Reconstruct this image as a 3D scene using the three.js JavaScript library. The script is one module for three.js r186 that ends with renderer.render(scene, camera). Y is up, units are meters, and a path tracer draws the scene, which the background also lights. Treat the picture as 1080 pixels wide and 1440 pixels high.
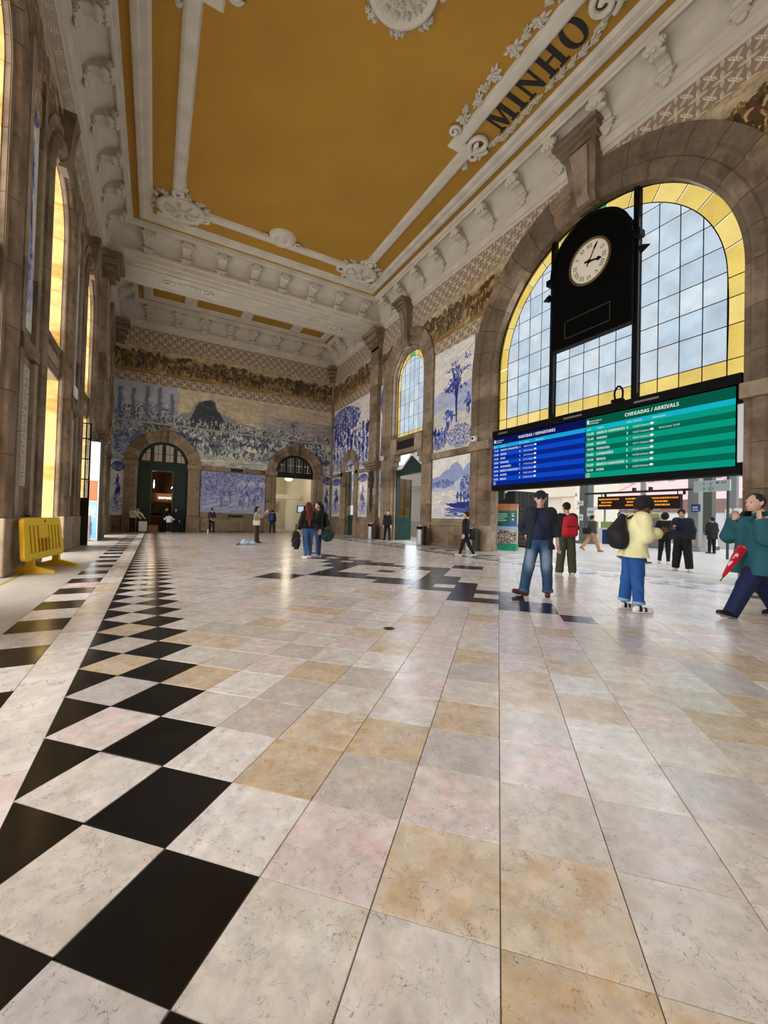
import * as THREE from 'three';
import { mergeGeometries, toCreasedNormals } from 'three/addons/utils/BufferGeometryUtils.js';
import { RectAreaLightUniformsLib } from 'three/addons/lights/RectAreaLightUniformsLib.js';
import { RoundedBoxGeometry } from 'three/addons/geometries/RoundedBoxGeometry.js';
import { FontLoader } from 'three/addons/loaders/FontLoader.js';
import { TextGeometry } from 'three/addons/geometries/TextGeometry.js';

// ---------------------------------------------------------------- camera, sky, daylight, exposure
const scene = new THREE.Scene();
const renderer = new THREE.WebGLRenderer();
renderer.toneMapping = THREE.LinearToneMapping;
renderer.toneMappingExposure = 1.0;
renderer.shadowMap.enabled = true;
RectAreaLightUniformsLib.init();

const FOCAL = 574.06, EYE = 1.2438, YAW = THREE.MathUtils.degToRad(29.33), PITCH = THREE.MathUtils.degToRad(1.0114), ROLL = THREE.MathUtils.degToRad(1.5123);
const camera = new THREE.PerspectiveCamera(THREE.MathUtils.radToDeg(2 * Math.atan(720 / FOCAL)), 0.75, 0.05, 400);
camera.position.set(0, EYE, 0);
camera.rotation.set(PITCH, -YAW, ROLL, 'YXZ');
camera.updateMatrixWorld(true);

scene.background = new THREE.Color().setRGB(1.72, 1.79, 1.86);          // overcast sky, even all round

// the hall in metres: x across (left wall -2.5, right wall 12.4), -z along the hall to the far end wall
const XL = -2.5, XR = 12.4, ZE = -30.9, ZN = 13.76, ZC = -8.6;          // ZC: middle of the hall, on the clock's axis
const CEIL = 14.65, COR = 13.3;
const LEFT_OPENINGS = [-25.35, -19.7, -14.0, -8.45, -2.8, 2.85, 8.5];  // centres of the street-side openings
const LEFT_HALF = 1.3;

// daylight through the street-side windows and the platform-side arches: one area light per opening, set in that opening
function daylight(name, w, h, pos, towards, color, intensity) {
  const l = new THREE.RectAreaLight(color, intensity, w, h);
  l.name = name; l.position.set(...pos); l.lookAt(...towards); scene.add(l);
}
const DAY = 0xf8f6fa, DAY_COOL = 0xeaf2ff;
for (const z of LEFT_OPENINGS) {
  daylight('window_daylight', 2.3, 4.0, [XL - 1.1, 8.1, z], [XL + 5, 8.1, z], DAY, 6.6);
  daylight('window_daylight', 2.3, 4.6, [XL - 1.1, 2.6, z], [XL + 5, 2.6, z], DAY, 7.2);
}
daylight('window_daylight', 7.4, 5.4, [XR + 0.28, 8.0, ZC], [XR - 5, 8.0, ZC], DAY_COOL, 2.6);
daylight('doorway_daylight', 8.2, 2.2, [XR + 0.44, 1.2, ZC], [XR - 5, 1.2, ZC], DAY_COOL, 0.8);
daylight('doorway_daylight', 2.4, 3.4, [XR + 0.7, 1.9, -19.4], [XR - 5, 1.9, -19.4], DAY_COOL, 2.2);
daylight('window_daylight', 2.9, 4.4, [XR + 0.28, 8.4, -19.7], [XR - 5, 8.4, -19.7], DAY_COOL, 2.6);
daylight('window_daylight', 2.9, 4.4, [XR + 0.28, 8.4, 2.5], [XR - 5, 8.4, 2.5], DAY_COOL, 2.6);

// ---------------------------------------------------------------- helpers
const V = (x, y, z) => new THREE.Vector3(x, y, z);
const _o = V(0, EYE, 0);
function ray(u, v) { return V((u - 540) / FOCAL, (720 - v) / FOCAL, -1).applyQuaternion(camera.quaternion); }
const onX = (u, v, x) => { const d = ray(u, v); return d.multiplyScalar(x / d.x).add(_o); };
const onZ = (u, v, z) => { const d = ray(u, v); return d.multiplyScalar(z / d.z).add(_o); };
const onY = (u, v, y = 0) => { const d = ray(u, v); return d.multiplyScalar((y - EYE) / d.y).add(_o); };

function rng(seed) { let a = seed >>> 0; return () => { a |= 0; a = a + 0x6D2B79F5 | 0; let t = Math.imul(a ^ a >>> 15, 1 | a); t = t + Math.imul(t ^ t >>> 7, 61 | t) ^ t; return ((t ^ t >>> 14) >>> 0) / 4294967296; }; }
const clamp = (x, a = 0, b = 1) => Math.min(b, Math.max(a, x)), lerp = (a, b, t) => a + (b - a) * t;
const smooth = (a, b, x) => { const t = clamp((x - a) / (b - a)); return t * t * (3 - 2 * t); };

const used = {};
function numbered(name) { used[name] = (used[name] ?? -1) + 1; return used[name] ? `${name}_${String(used[name]).padStart(3, '0')}` : name; }
function mesh(name, geo, mat, parent = scene) {
  const g = Array.isArray(geo) ? merge(geo) : geo;
  const m = new THREE.Mesh(g, mat); m.name = parent === scene ? numbered(name) : name; m.castShadow = m.receiveShadow = true; parent.add(m); return m;
}
function tag(o, label, category, group) { o.userData.label = label; o.userData.category = category; if (group) o.userData.group = group; return o; }
function thing(name, label, category, pos = [0, 0, 0], turn = 0, group) {
  const o = new THREE.Group(); o.name = numbered(name); o.position.set(...pos); o.rotation.y = turn; scene.add(o); return tag(o, label, category, group);
}
function structure(name, label, category) { const o = new THREE.Group(); o.name = name; o.userData.kind = 'structure'; scene.add(o); if (label) tag(o, label, category); return o; }
function copyOf(o, pos, turn, label) { const c = o.clone(); c.name = numbered(o.name.replace(/_\d+$/, '')); c.position.set(...pos); c.rotation.y = turn; c.userData = { ...o.userData }; if (label) c.userData.label = label; scene.add(c); return c; }

function merge(list) {
  const out = list.map((g) => { let h = g.index ? g.toNonIndexed() : g; for (const k of Object.keys(h.attributes)) if (!['position', 'normal', 'uv'].includes(k)) h.deleteAttribute(k); if (!h.attributes.uv) h.setAttribute('uv', new THREE.BufferAttribute(new Float32Array(h.attributes.position.count * 2), 2)); if (!h.attributes.normal) h.computeVertexNormals(); h.clearGroups(); return h; });
  return out.length === 1 ? out[0] : mergeGeometries(out);
}
// uv in metres, laid on by the way each face points in the thing's own axes
function metreUV(geo, k = 1) {
  const g = geo.index ? geo.toNonIndexed() : geo, p = g.attributes.position, uv = new Float32Array(p.count * 2), a = V(), b = V(), c = V(), n = V();
  for (let i = 0; i < p.count; i += 3) {
    a.fromBufferAttribute(p, i); b.fromBufferAttribute(p, i + 1); c.fromBufferAttribute(p, i + 2);
    n.copy(b).sub(a).cross(c.clone().sub(a)); const x = Math.abs(n.x), y = Math.abs(n.y), z = Math.abs(n.z);
    [a, b, c].forEach((q, j) => { const t = x >= y && x >= z ? [q.z, q.y] : y >= z ? [q.x, q.z] : [q.x, q.y]; uv[(i + j) * 2] = t[0] * k; uv[(i + j) * 2 + 1] = t[1] * k; });
  }
  g.setAttribute('uv', new THREE.BufferAttribute(uv, 2)); if (!g.attributes.normal) g.computeVertexNormals(); return g;
}
const box = (x0, x1, y0, y1, z0, z1) => metreUV(new THREE.BoxGeometry(Math.abs(x1 - x0), Math.abs(y1 - y0), Math.abs(z1 - z0)).translate((x0 + x1) / 2, (y0 + y1) / 2, (z0 + z1) / 2));
const rbox = (x0, x1, y0, y1, z0, z1, r = 0.02, s = 1) => metreUV(new RoundedBoxGeometry(Math.abs(x1 - x0), Math.abs(y1 - y0), Math.abs(z1 - z0), s, r).translate((x0 + x1) / 2, (y0 + y1) / 2, (z0 + z1) / 2));
function flipped(g) { for (const k of ['position', 'normal', 'uv', 'color']) { const a = g.attributes[k]; if (!a) continue; const n = a.itemSize, d = a.array; for (let i = 0; i < a.count; i += 3) for (let c = 0; c < n; c++) { const t = d[(i + 1) * n + c]; d[(i + 1) * n + c] = d[(i + 2) * n + c]; d[(i + 2) * n + c] = t; } if (k === 'normal') for (let i = 0; i < d.length; i++) d[i] = -d[i]; } return g; }
const lean3 = (g, dir) => { const n = g.attributes.normal; let s = 0; for (let i = 0; i < n.count; i++) s += n.getX(i) * dir.x + n.getY(i) * dir.y + n.getZ(i) * dir.z; return s; };
const facing = (g, dir) => (lean3(g, dir) < 0 ? flipped(g) : g);                          // open sheets: turn the way given
function convexOut(t) { const c = V(); t.forEach((p) => c.add(p)); c.divideScalar(t.length); for (let i = 0; i < t.length; i += 3) { const [a, b, d] = [t[i], t[i + 1], t[i + 2]], n = b.clone().sub(a).cross(d.clone().sub(a)); if (n.dot(a.clone().add(b).add(d).divideScalar(3).sub(c)) < 0) { t[i + 1] = d; t[i + 2] = b; } } return t; }
function soup(tris, crease) { const g = new THREE.BufferGeometry(); const a = new Float32Array(tris.length * 3); tris.forEach((p, i) => p.toArray(a, i * 3)); g.setAttribute('position', new THREE.BufferAttribute(a, 3)); g.computeVertexNormals(); return metreUV(crease ? toCreasedNormals(g, crease) : g); }
const cyl = (r0, r1, h, seg = 16, x = 0, y = 0, z = 0) => new THREE.CylinderGeometry(r0, r1, h, seg).translate(x, y + h / 2, z);
const ball = (rx, ry, rz, x, y, z, a = 12, b = 8) => new THREE.SphereGeometry(1, a, b).scale(rx, ry, rz).translate(x, y, z);
function tube(pts, r, seg = 24, rad = 6) { return new THREE.TubeGeometry(new THREE.CatmullRomCurve3(pts), seg, r, rad); }
function bar(a, b, r, seg = 8) { const d = b.clone().sub(a), g = new THREE.CylinderGeometry(r, r, d.length(), seg); g.applyQuaternion(new THREE.Quaternion().setFromUnitVectors(V(0, 1, 0), d.normalize())); const m = a.clone().add(b).multiplyScalar(0.5); return g.translate(m.x, m.y, m.z); }
const lathe = (pts, seg = 32) => new THREE.LatheGeometry(pts.map(([r, y]) => new THREE.Vector2(r, y)), seg);
// a closed outline swept through stations; each station maps (o, d) to a point; caps at both ends
function sweepBlock(poly, stations, crease = 0.6, caps = true) {
  const rows = stations.map((f) => poly.map(([o, d]) => f(o, d))), t = [], n = poly.length, mid = (r) => r.reduce((s, p) => s.add(p), V()).divideScalar(n);
  const along = mid(rows[1]).sub(mid(rows[0])), eo = stations[0](1, 0).sub(stations[0](0, 0)), ed = stations[0](0, 1).sub(stations[0](0, 0)), area = poly.reduce((s, p, i) => { const q = poly[(i + 1) % n]; return s + p[0] * q[1] - p[1] * q[0]; }, 0), flip = eo.cross(ed).dot(along) * area > 0;
  for (let s = 0; s + 1 < rows.length; s++) for (let i = 0; i < n; i++) { const j = (i + 1) % n; const q = [rows[s][i], rows[s + 1][i], rows[s + 1][j], rows[s][j]]; flip ? t.push(q[0], q[2], q[1], q[0], q[3], q[2]) : t.push(q[0], q[1], q[2], q[0], q[2], q[3]); }
  if (caps) { const f = THREE.ShapeUtils.triangulateShape(poly.map(([a, b]) => new THREE.Vector2(a, b)), []); const cap = (a, b, c, dir) => (b.clone().sub(a).cross(c.clone().sub(a)).dot(dir) > 0 ? t.push(a, b, c) : t.push(a, c, b)), end = mid(rows.at(-1)).sub(mid(rows.at(-2))); for (const [a, b, c] of f) { cap(rows[0][a], rows[0][b], rows[0][c], along.clone().negate()); cap(rows.at(-1)[a], rows.at(-1)[b], rows.at(-1)[c], end); } }
  return soup(t, crease);
}
// an open profile (inset, height) carried round a closed path in plan, mitred at the corners
function sweepPlan(path, profile, crease = 0.5) {
  const n = path.length, off = path.map((p, i) => {
    const a = path[(i + n - 1) % n], b = path[(i + 1) % n], d0 = V(p[0] - a[0], 0, p[1] - a[1]).normalize(), d1 = V(b[0] - p[0], 0, b[1] - p[1]).normalize();
    const n0 = V(-d0.z, 0, d0.x), n1 = V(-d1.z, 0, d1.x), m = n0.clone().add(n1); m.multiplyScalar(2 / m.lengthSq()); return m;
  });
  const at = (i, [o, y]) => V(path[i][0] + off[i].x * o, y, path[i][1] + off[i].z * o), t = [];
  for (let i = 0; i < n; i++) for (let k = 0; k + 1 < profile.length; k++) { const j = (i + 1) % n, a = at(i, profile[k]), b = at(j, profile[k]), c = at(j, profile[k + 1]), d = at(i, profile[k + 1]); t.push(a, b, c, a, c, d); }
  return facing(soup(t, crease), V(0, -1, 0));
}
const extrude = (pts, depth, bevel = 0) => { const s = new THREE.Shape(pts.map(([x, y]) => new THREE.Vector2(x, y))); return new THREE.ExtrudeGeometry(s, { depth, bevelEnabled: bevel > 0, bevelSize: bevel, bevelThickness: bevel, bevelSegments: 1, curveSegments: 8 }); };

// ---------------------------------------------------------------- procedural textures
function lattice(seed, n = 64) { const r = rng(seed), a = new Float32Array(n * n).map(() => r()); return (x, y, per) => { const xi = Math.floor(x), yi = Math.floor(y), fx = x - xi, fy = y - yi, u = fx * fx * (3 - 2 * fx), v = fy * fy * (3 - 2 * fy), w = (i, p) => ((i % p) + p) % p, h = (i, j) => a[w(i, per) % n + (w(j, per) % n) * n]; return lerp(lerp(h(xi, yi), h(xi + 1, yi), u), lerp(h(xi, yi + 1), h(xi + 1, yi + 1), u), v); }; }
function fbm(seed) { const f = lattice(seed); return (u, v, base, oct = 4) => { let s = 0, a = 0.5, t = 0, p = base; for (let i = 0; i < oct; i++) { s += a * f(u * p + i * 7, v * p + i * 3, p); t += a; a *= 0.5; p = Math.min(64, p * 2); } return s / t; }; }
function texture(w, h, fn, srgb = true) {
  const d = new Uint8Array(w * h * 4);
  for (let y = 0; y < h; y++) for (let x = 0; x < w; x++) { const c = fn((x + 0.5) / w, (y + 0.5) / h, x, y), i = (y * w + x) * 4; d[i] = clamp(c[0], 0, 255); d[i + 1] = clamp(c[1], 0, 255); d[i + 2] = clamp(c[2], 0, 255); d[i + 3] = 255; }
  const t = new THREE.DataTexture(d, w, h); t.magFilter = THREE.LinearFilter; t.minFilter = THREE.LinearMipmapLinearFilter; t.wrapS = t.wrapT = THREE.RepeatWrapping; if (srgb) t.colorSpace = THREE.SRGBColorSpace; t.needsUpdate = true; return t;
}
function canvas(w, h, draw) { const c = document.createElement('canvas'); c.width = w; c.height = h; draw(c.getContext('2d'), w, h); const t = new THREE.CanvasTexture(c); t.colorSpace = THREE.SRGBColorSpace; t.wrapS = t.wrapT = THREE.RepeatWrapping; return t; }
const std = (color, roughness = 0.7, more = {}) => new THREE.MeshStandardMaterial({ color, roughness, ...more });

function stoneTexture(seed, base, spread, warm) {
  const f = fbm(seed), g = lattice(seed + 5), r = rng(seed + 9);
  return texture(512, 512, (u, v) => { const a = f(u, v, 4, 5) - 0.5, b = f(u + 0.37, v, 16, 3) - 0.5, s = (r() - 0.5) * 0.16, st = smooth(0.56, 0.75, f(u, v + 0.5, 3, 4)); const k = 1 + a * spread + b * 0.25 + s; return [base[0] * k - st * 26 * warm, base[1] * k - st * 30 * warm, base[2] * k - st * 34 * warm]; });
}
const stoneMap = stoneTexture(11, [140, 123, 101], 0.42, 0.6), stoneMap2 = stoneTexture(12, [150, 132, 108], 0.36, 0.5), stoneMap3 = stoneTexture(13, [126, 108, 87], 0.44, 0.6);
const stoneRepeat = (t) => { t.repeat.set(0.5, 0.5); return t; };
const STONES = [stoneMap, stoneMap2, stoneMap3].map((t) => new THREE.MeshStandardMaterial({ map: stoneRepeat(t), roughness: 0.82, bumpMap: t, bumpScale: 0.0015 }));
const STONE = STONES[0];
const yellowLitStone = new THREE.MeshStandardMaterial({ map: stoneRepeat(stoneTexture(14, [210, 175, 106], 0.45, 0.9)), roughness: 0.85 });  // reveal stone, the yellow cast of light through the window glass mixed into its colour
const plasterTex = (() => { const f = fbm(21), r = rng(3); return texture(256, 256, (u, v) => { const k = 0.95 + (f(u, v, 4, 4) - 0.5) * 0.16 + (r() - 0.5) * 0.05; return [205 * k, 196 * k, 177 * k]; }); })();
plasterTex.repeat.set(0.5, 0.5);
const PLASTER = new THREE.MeshStandardMaterial({ map: plasterTex, roughness: 0.8 });
const ochreTex = (() => { const f = fbm(22), r = rng(4); return texture(512, 512, (u, v) => { const k = 0.97 + (f(u, v, 3, 4) - 0.5) * 0.12 + (r() - 0.5) * 0.08; return [168 * k, 124 * k, 32 * k]; }); })();
ochreTex.repeat.set(0.25, 0.25);
const OCHRE = new THREE.MeshStandardMaterial({ map: ochreTex, roughness: 0.75 });
const matte = (c, r = 0.8) => new THREE.MeshPhysicalMaterial({ color: c, roughness: r, specularIntensity: 0.2 });
const BLACK = matte(0x070708, 0.6), IRON = matte(0x0a0c0b, 0.6), GREEN = std(0x0c2b22, 0.5), DARKWOOD = std(0x1a1410, 0.6), STEEL = std(0xb9bcbb, 0.4, { metalness: 0.35 }), WHITE = std(0xe9e7e2, 0.6);
// ---------------------------------------------------------------- floor
const floor = structure('floor', 'polished marble station floor laid diagonally with black borders', 'floor');
const marbleBases = [[226, 220, 212], [218, 210, 199], [229, 221, 216], [217, 200, 174], [227, 214, 210], [208, 203, 198], [226, 221, 210], [220, 206, 184], [212, 203, 194], [234, 230, 224]];
const marbleTex = marbleBases.map((b, n) => {
  const f = fbm(100 + n), g = fbm(200 + n), h = fbm(300 + n), q = fbm(500 + n), r = rng(400 + n), tan = n === 3 || n === 7, pink = n === 2 || n === 4;
  return texture(320, 320, (u, v) => {
    const w = f(u, v, 3, 4), w2 = q(u, v, 7, 3), a = g(u + w * 0.3 + w2 * 0.06, v + w2 * 0.22, 8, 4), c = h(u - w2 * 0.14, v + w * 0.25, 14, 3), where = smooth(0.42, 0.62, q(u + 0.4, v, 5, 3));
    const vein = (1 - smooth(0.0, 0.011, Math.abs(a - 0.5))) * smooth(0.32, 0.55, h(u, v + 0.3, 12, 2)) * (0.4 + where), fossil = Math.max((1 - smooth(0.0, 0.018, Math.abs(c - 0.42))) * smooth(0.46, 0.6, f(u + 0.5, v, 6, 3)), (1 - smooth(0.0, 0.02, Math.abs(h(u + w2 * 0.1, v, 20, 2) - 0.62))) * smooth(0.5, 0.62, q(u, v + 0.4, 8, 2)) * 0.8);
    const patch = smooth(0.48, 0.72, f(u + 0.2, v + 0.7, 4, 5)), rose = smooth(0.5, 0.7, g(u + 0.6, v + 0.1, 3, 4)), k = 1 + (w - 0.5) * 0.1 + (w2 - 0.5) * 0.14 + (c - 0.5) * 0.1 + (r() - 0.5) * 0.06 - vein * 0.24 - fossil * 0.24;
    return [(b[0] - patch * (tan ? 5 : 3)) * k, (b[1] - patch * (tan ? 13 : 6) - rose * (pink ? 10 : 3)) * k, (b[2] - patch * (tan ? 24 : 10) - rose * (pink ? 8 : 3)) * k];
  });
});
const polish = (() => { const f = fbm(77); return texture(256, 256, (u, v) => { const k = 150 + (f(u, v, 4, 4) - 0.5) * 130; return [k, k, k]; }, false); })();
const MARBLE = marbleTex.map((t) => new THREE.MeshStandardMaterial({ map: t, roughness: 0.42, roughnessMap: polish }));
const blackTex = (() => { const f = fbm(60), r = rng(61); return texture(256, 256, (u, v) => { const sc = (1 - smooth(0, 0.006, Math.abs(f(u, v, 4, 4) - 0.5))) * 18 * r(), k = 15 + (f(u, v, 5, 4) - 0.5) * 12 + sc; return [k, k, k * 1.08]; }); })();
const BLACKMARBLE = new THREE.MeshStandardMaterial({ map: blackTex, roughness: 0.36, roughnessMap: polish });
const greyTex = (() => { const f = fbm(64), r = rng(65); return texture(512, 512, (u, v) => { const k = 1 + (f(u, v, 4, 5) - 0.5) * 0.28 + (r() - 0.5) * 0.07; return [178 * k, 172 * k, 160 * k]; }); })();
greyTex.repeat.set(0.4, 0.4);
const GREYSTONE = new THREE.MeshStandardMaterial({ map: greyTex, roughness: 0.45 });
mesh('bedding', box(XL, XR, -0.3, -0.004, ZE, ZN), std(0x6c6255, 0.9), floor);
mesh('side_paving', box(XL - 1.25, -1.285, -0.004, 0, ZE, ZN), GREYSTONE, floor);
mesh('side_paving', box(11.045, XR + 0.46, -0.004, 0, ZE, ZN), GREYSTONE, floor);

const G = 0.4, GX = 0.0739, GZ = -1.7252, Q = G * Math.SQRT1_2, LB = -0.482, RB = 10.242;  // diagonal grid: its origin, half diagonal, side borders
const cellAt = (a, b) => [GX + Q * (a - b), GZ - Q * (a + b + 1)];                        // middle of cell (a, b)
const blackSet = new Set(), put = (a, b) => { blackSet.add(a + ',' + b); blackSet.add((40 - a) + ',' + (6 - b)); };
for (let a = 17; a <= 23; a++) { put(a, 0); put(a, 6); put(17, a - 17); put(23, a - 17); }
put(20, 3);
for (const [a, b] of [[15, -1], [15, 0], [16, 0], [16, 1], [16, 2], [17, -1], [18, -1], [19, -1], [17, -2], [16, -2], [15, -2], [14, -2], [13, -2], [13, -3], [15, -3], [15, -4], [14, -4], [13, -4], [12, -4], [12, -5], [13, -5], [11, -6], [15, 7], [16, 7], [15, 8], [16, 8], [18, 5], [18, 4], [22, 1]]) put(a, b);
const cells = [], rt = rng(5);
for (let s = -2; s <= 37; s++) for (let d = -40; d <= 110; d++) {
  if ((s + d) & 1) continue; const a = (s + d) / 2, b = (d - s) / 2, [x, z] = cellAt(a, b); if (z < ZE + 0.3 || z > ZN - 0.3 || x - Q < LB - Q - 0.05 || x + Q > RB + Q + 0.05) continue;
  const k = Math.floor(rt() * 14), mat = [0, 0, 1, 2, 2, 3, 4, 5, 6, 6, 7, 8, 9, 1][k], turn = Math.floor(rt() * 4);
  const black = s === 0 || s === 34 || blackSet.has(a + ',' + b);
  cells.push({ x, z, black, mat, turn, s });
}
const W = G / 2 - 0.0016, tileGeo = (() => { const y0 = -0.004, c = 0.0016, t = []; const P = (k, i, y) => V([-1, 1, 1, -1][i] * k, y, [-1, -1, 1, 1][i] * k); for (let i = 0; i < 4; i++) { const j = (i + 1) % 4; t.push(P(W, i, y0), P(W - c, j, 0), P(W - c, i, 0), P(W, i, y0), P(W, j, y0), P(W - c, j, 0)); } t.push(P(W - c, 0, 0), P(W - c, 2, 0), P(W - c, 1, 0), P(W - c, 0, 0), P(W - c, 3, 0), P(W - c, 2, 0)); const g = facing(soup(t), V(0, 1, 0)); const p = g.attributes.position, uv = g.attributes.uv; for (let i = 0; i < p.count; i++) uv.setXY(i, p.getX(i) / G + 0.5, p.getZ(i) / G + 0.5); return g; })();
// half tile against a side border, its long edge on the border; pointing to +x
const halfGeo = (() => { const w = Q - 0.0025, P = [V(0.001, 0, -w), V(0.001, 0, w), V(w, 0, 0)], B = P.map((p) => p.clone().setY(-0.004)), t = [P[0], P[1], P[2]]; for (let i = 0; i < 3; i++) { const j = (i + 1) % 3; t.push(P[i], B[i], B[j], P[i], B[j], P[j]); } const g = soup(convexOut(t)); const p = g.attributes.position, uv = g.attributes.uv; for (let i = 0; i < p.count; i++) uv.setXY(i, p.getX(i) / G, p.getZ(i) / G); return g; })();
// slabs whose tone stands out in the photograph, by a point on each
for (const [u, v, m] of [[120, 1240, 1], [340, 1330, 0], [330, 1150, 9], [470, 1165, 4], [440, 1330, 6], [600, 1330, 0], [615, 1230, 7], [780, 1270, 7], [800, 1390, 3], [410, 1080, 3], [520, 1100, 8], [635, 1120, 2], [770, 1150, 1], [650, 1060, 5], [500, 1030, 7], [570, 1040, 3], [390, 1015, 8], [660, 1008, 3], [590, 985, 0], [450, 944, 3], [520, 965, 8], [290, 1060, 9], [360, 960, 9], [250, 1000, 6], [950, 1050, 6], [1000, 1130, 5], [950, 1260, 1], [860, 1070, 6], [760, 1030, 1], [750, 1090, 2], [860, 940, 9], [180, 1110, 0], [160, 1400, 5], [410, 890, 8], [600, 930, 0], [330, 1000, 0], [700, 900, 0], [560, 940, 6]]) { const p = onY(u, v); let best = null, bd = 0.2; for (const c of cells) { const d = Math.hypot(c.x - p.x, c.z - p.z); if (d < bd) { bd = d; best = c; } } if (best) best.mat = m; }
const pieces = [];
for (const c of cells) {
  const left = c.x - Q < LB - 0.02, right = c.x + Q > RB + 0.02;
  pieces.push(left || right ? { geo: halfGeo, x: left ? LB : RB, z: c.z, ry: left ? 0 : Math.PI, black: true } : { geo: tileGeo, x: c.x, z: c.z, ry: Math.PI / 4 + c.turn * Math.PI / 2, black: c.black, mat: c.mat });
}
// plain strip and ladder band along each side
const stripGeo = (len) => { const g = box(-0.157, 0.157, -0.004, 0, -len / 2 + 0.0015, len / 2 - 0.0015); return g; }, S1 = stripGeo(0.62), S2 = stripGeo(0.8), LBAR = metreUV(new THREE.BoxGeometry(0.476, 0.004, 0.562).translate(0, -0.002, 0));
for (const side of [0, 1]) {
  const sx = side ? RB + 0.16 : LB - 0.16, lx = side ? RB + 0.56 : LB - 0.56;
  for (let z = ZN - 0.6, k = 0; z > ZE + 0.5; k++) { const len = k % 3 ? 0.62 : 0.8; pieces.push({ geo: k % 3 ? S1 : S2, x: sx, z: z - len / 2, ry: 0, mat: [0, 9, 7, 1, 5, 4][Math.floor(rt() * 6)] }); z -= len; }
  for (let k = -30; k < 46; k++) { const z = -4.54 - k * 0.5656 * 1.0; if (z < ZE + 0.4 || z > ZN - 0.4) continue; pieces.push({ geo: LBAR, x: lx, z, ry: 0, black: k % 2 === 0, mat: rt() < 0.5 ? 9 : 5 }); }
}
const camFwd = V(Math.sin(YAW), 0, -Math.cos(YAW));
const seenSize = (p) => { const d = p.x * camFwd.x + p.z * camFwd.z, r = p.x * Math.cos(YAW) + p.z * Math.sin(YAW); return d > 0.5 && Math.abs(r / d) < 1.02 && EYE / d < 1.4 ? 1 / (d * d * d) : 0; };
pieces.forEach((p) => { p.size = seenSize(p); });
pieces.sort((a, b) => b.size - a.size);
const rest = new Map();
pieces.forEach((p, i) => {
  const mat = p.black ? BLACKMARBLE : MARBLE[p.mat ?? 0];
  if (i < 300 && p.size > 0) { const m = mesh('tile', p.geo, mat, floor); m.position.set(p.x, 0, p.z); m.rotation.y = p.ry; } else { if (!rest.has(mat)) rest.set(mat, []); rest.get(mat).push(p.geo.clone().rotateY(p.ry).translate(p.x, 0, p.z)); }
});
for (const [mat, list] of rest) { const m = mesh('tile_field', list, mat, floor); m.userData.kind = 'stuff'; }
// marks lying on the floor
const drain = thing('floor_drain', 'round bronze drain cover set in the pale floor tiles', 'drain', [2.37, 0, -4.03]);
mesh('cover', lathe([[0, 0.004], [0.045, 0.004], [0.055, 0.0055], [0.062, 0.0045], [0.066, 0]], 28), std(0x5a4632, 0.45, { metalness: 0.6 }), drain);
for (const r of [0.018, 0.034]) mesh('ring', new THREE.TorusGeometry(r, 0.0022, 6, 24).rotateX(Math.PI / 2).translate(0, 0.0045, 0), std(0x33281d, 0.5, { metalness: 0.5 }), drain);
const stickerTex = canvas(128, 64, (g) => { g.fillStyle = '#d9a6ac'; g.fillRect(0, 0, 128, 64); const r = rng(9); g.fillStyle = '#efdcd8'; for (let i = 0; i < 70; i++) g.fillRect(r() * 128, r() * 64, 3 + r() * 10, 2 + r() * 3); });
const stk = mesh('floor_sticker', new THREE.CylinderGeometry(0.2, 0.2, 0.001, 28), std(0xffffff, 0.6, { map: stickerTex })); stk.position.set(-1.03, 0.0008, -8.55); tag(stk, 'worn pink round sticker on a black bar of the floor border', 'sticker');
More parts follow.
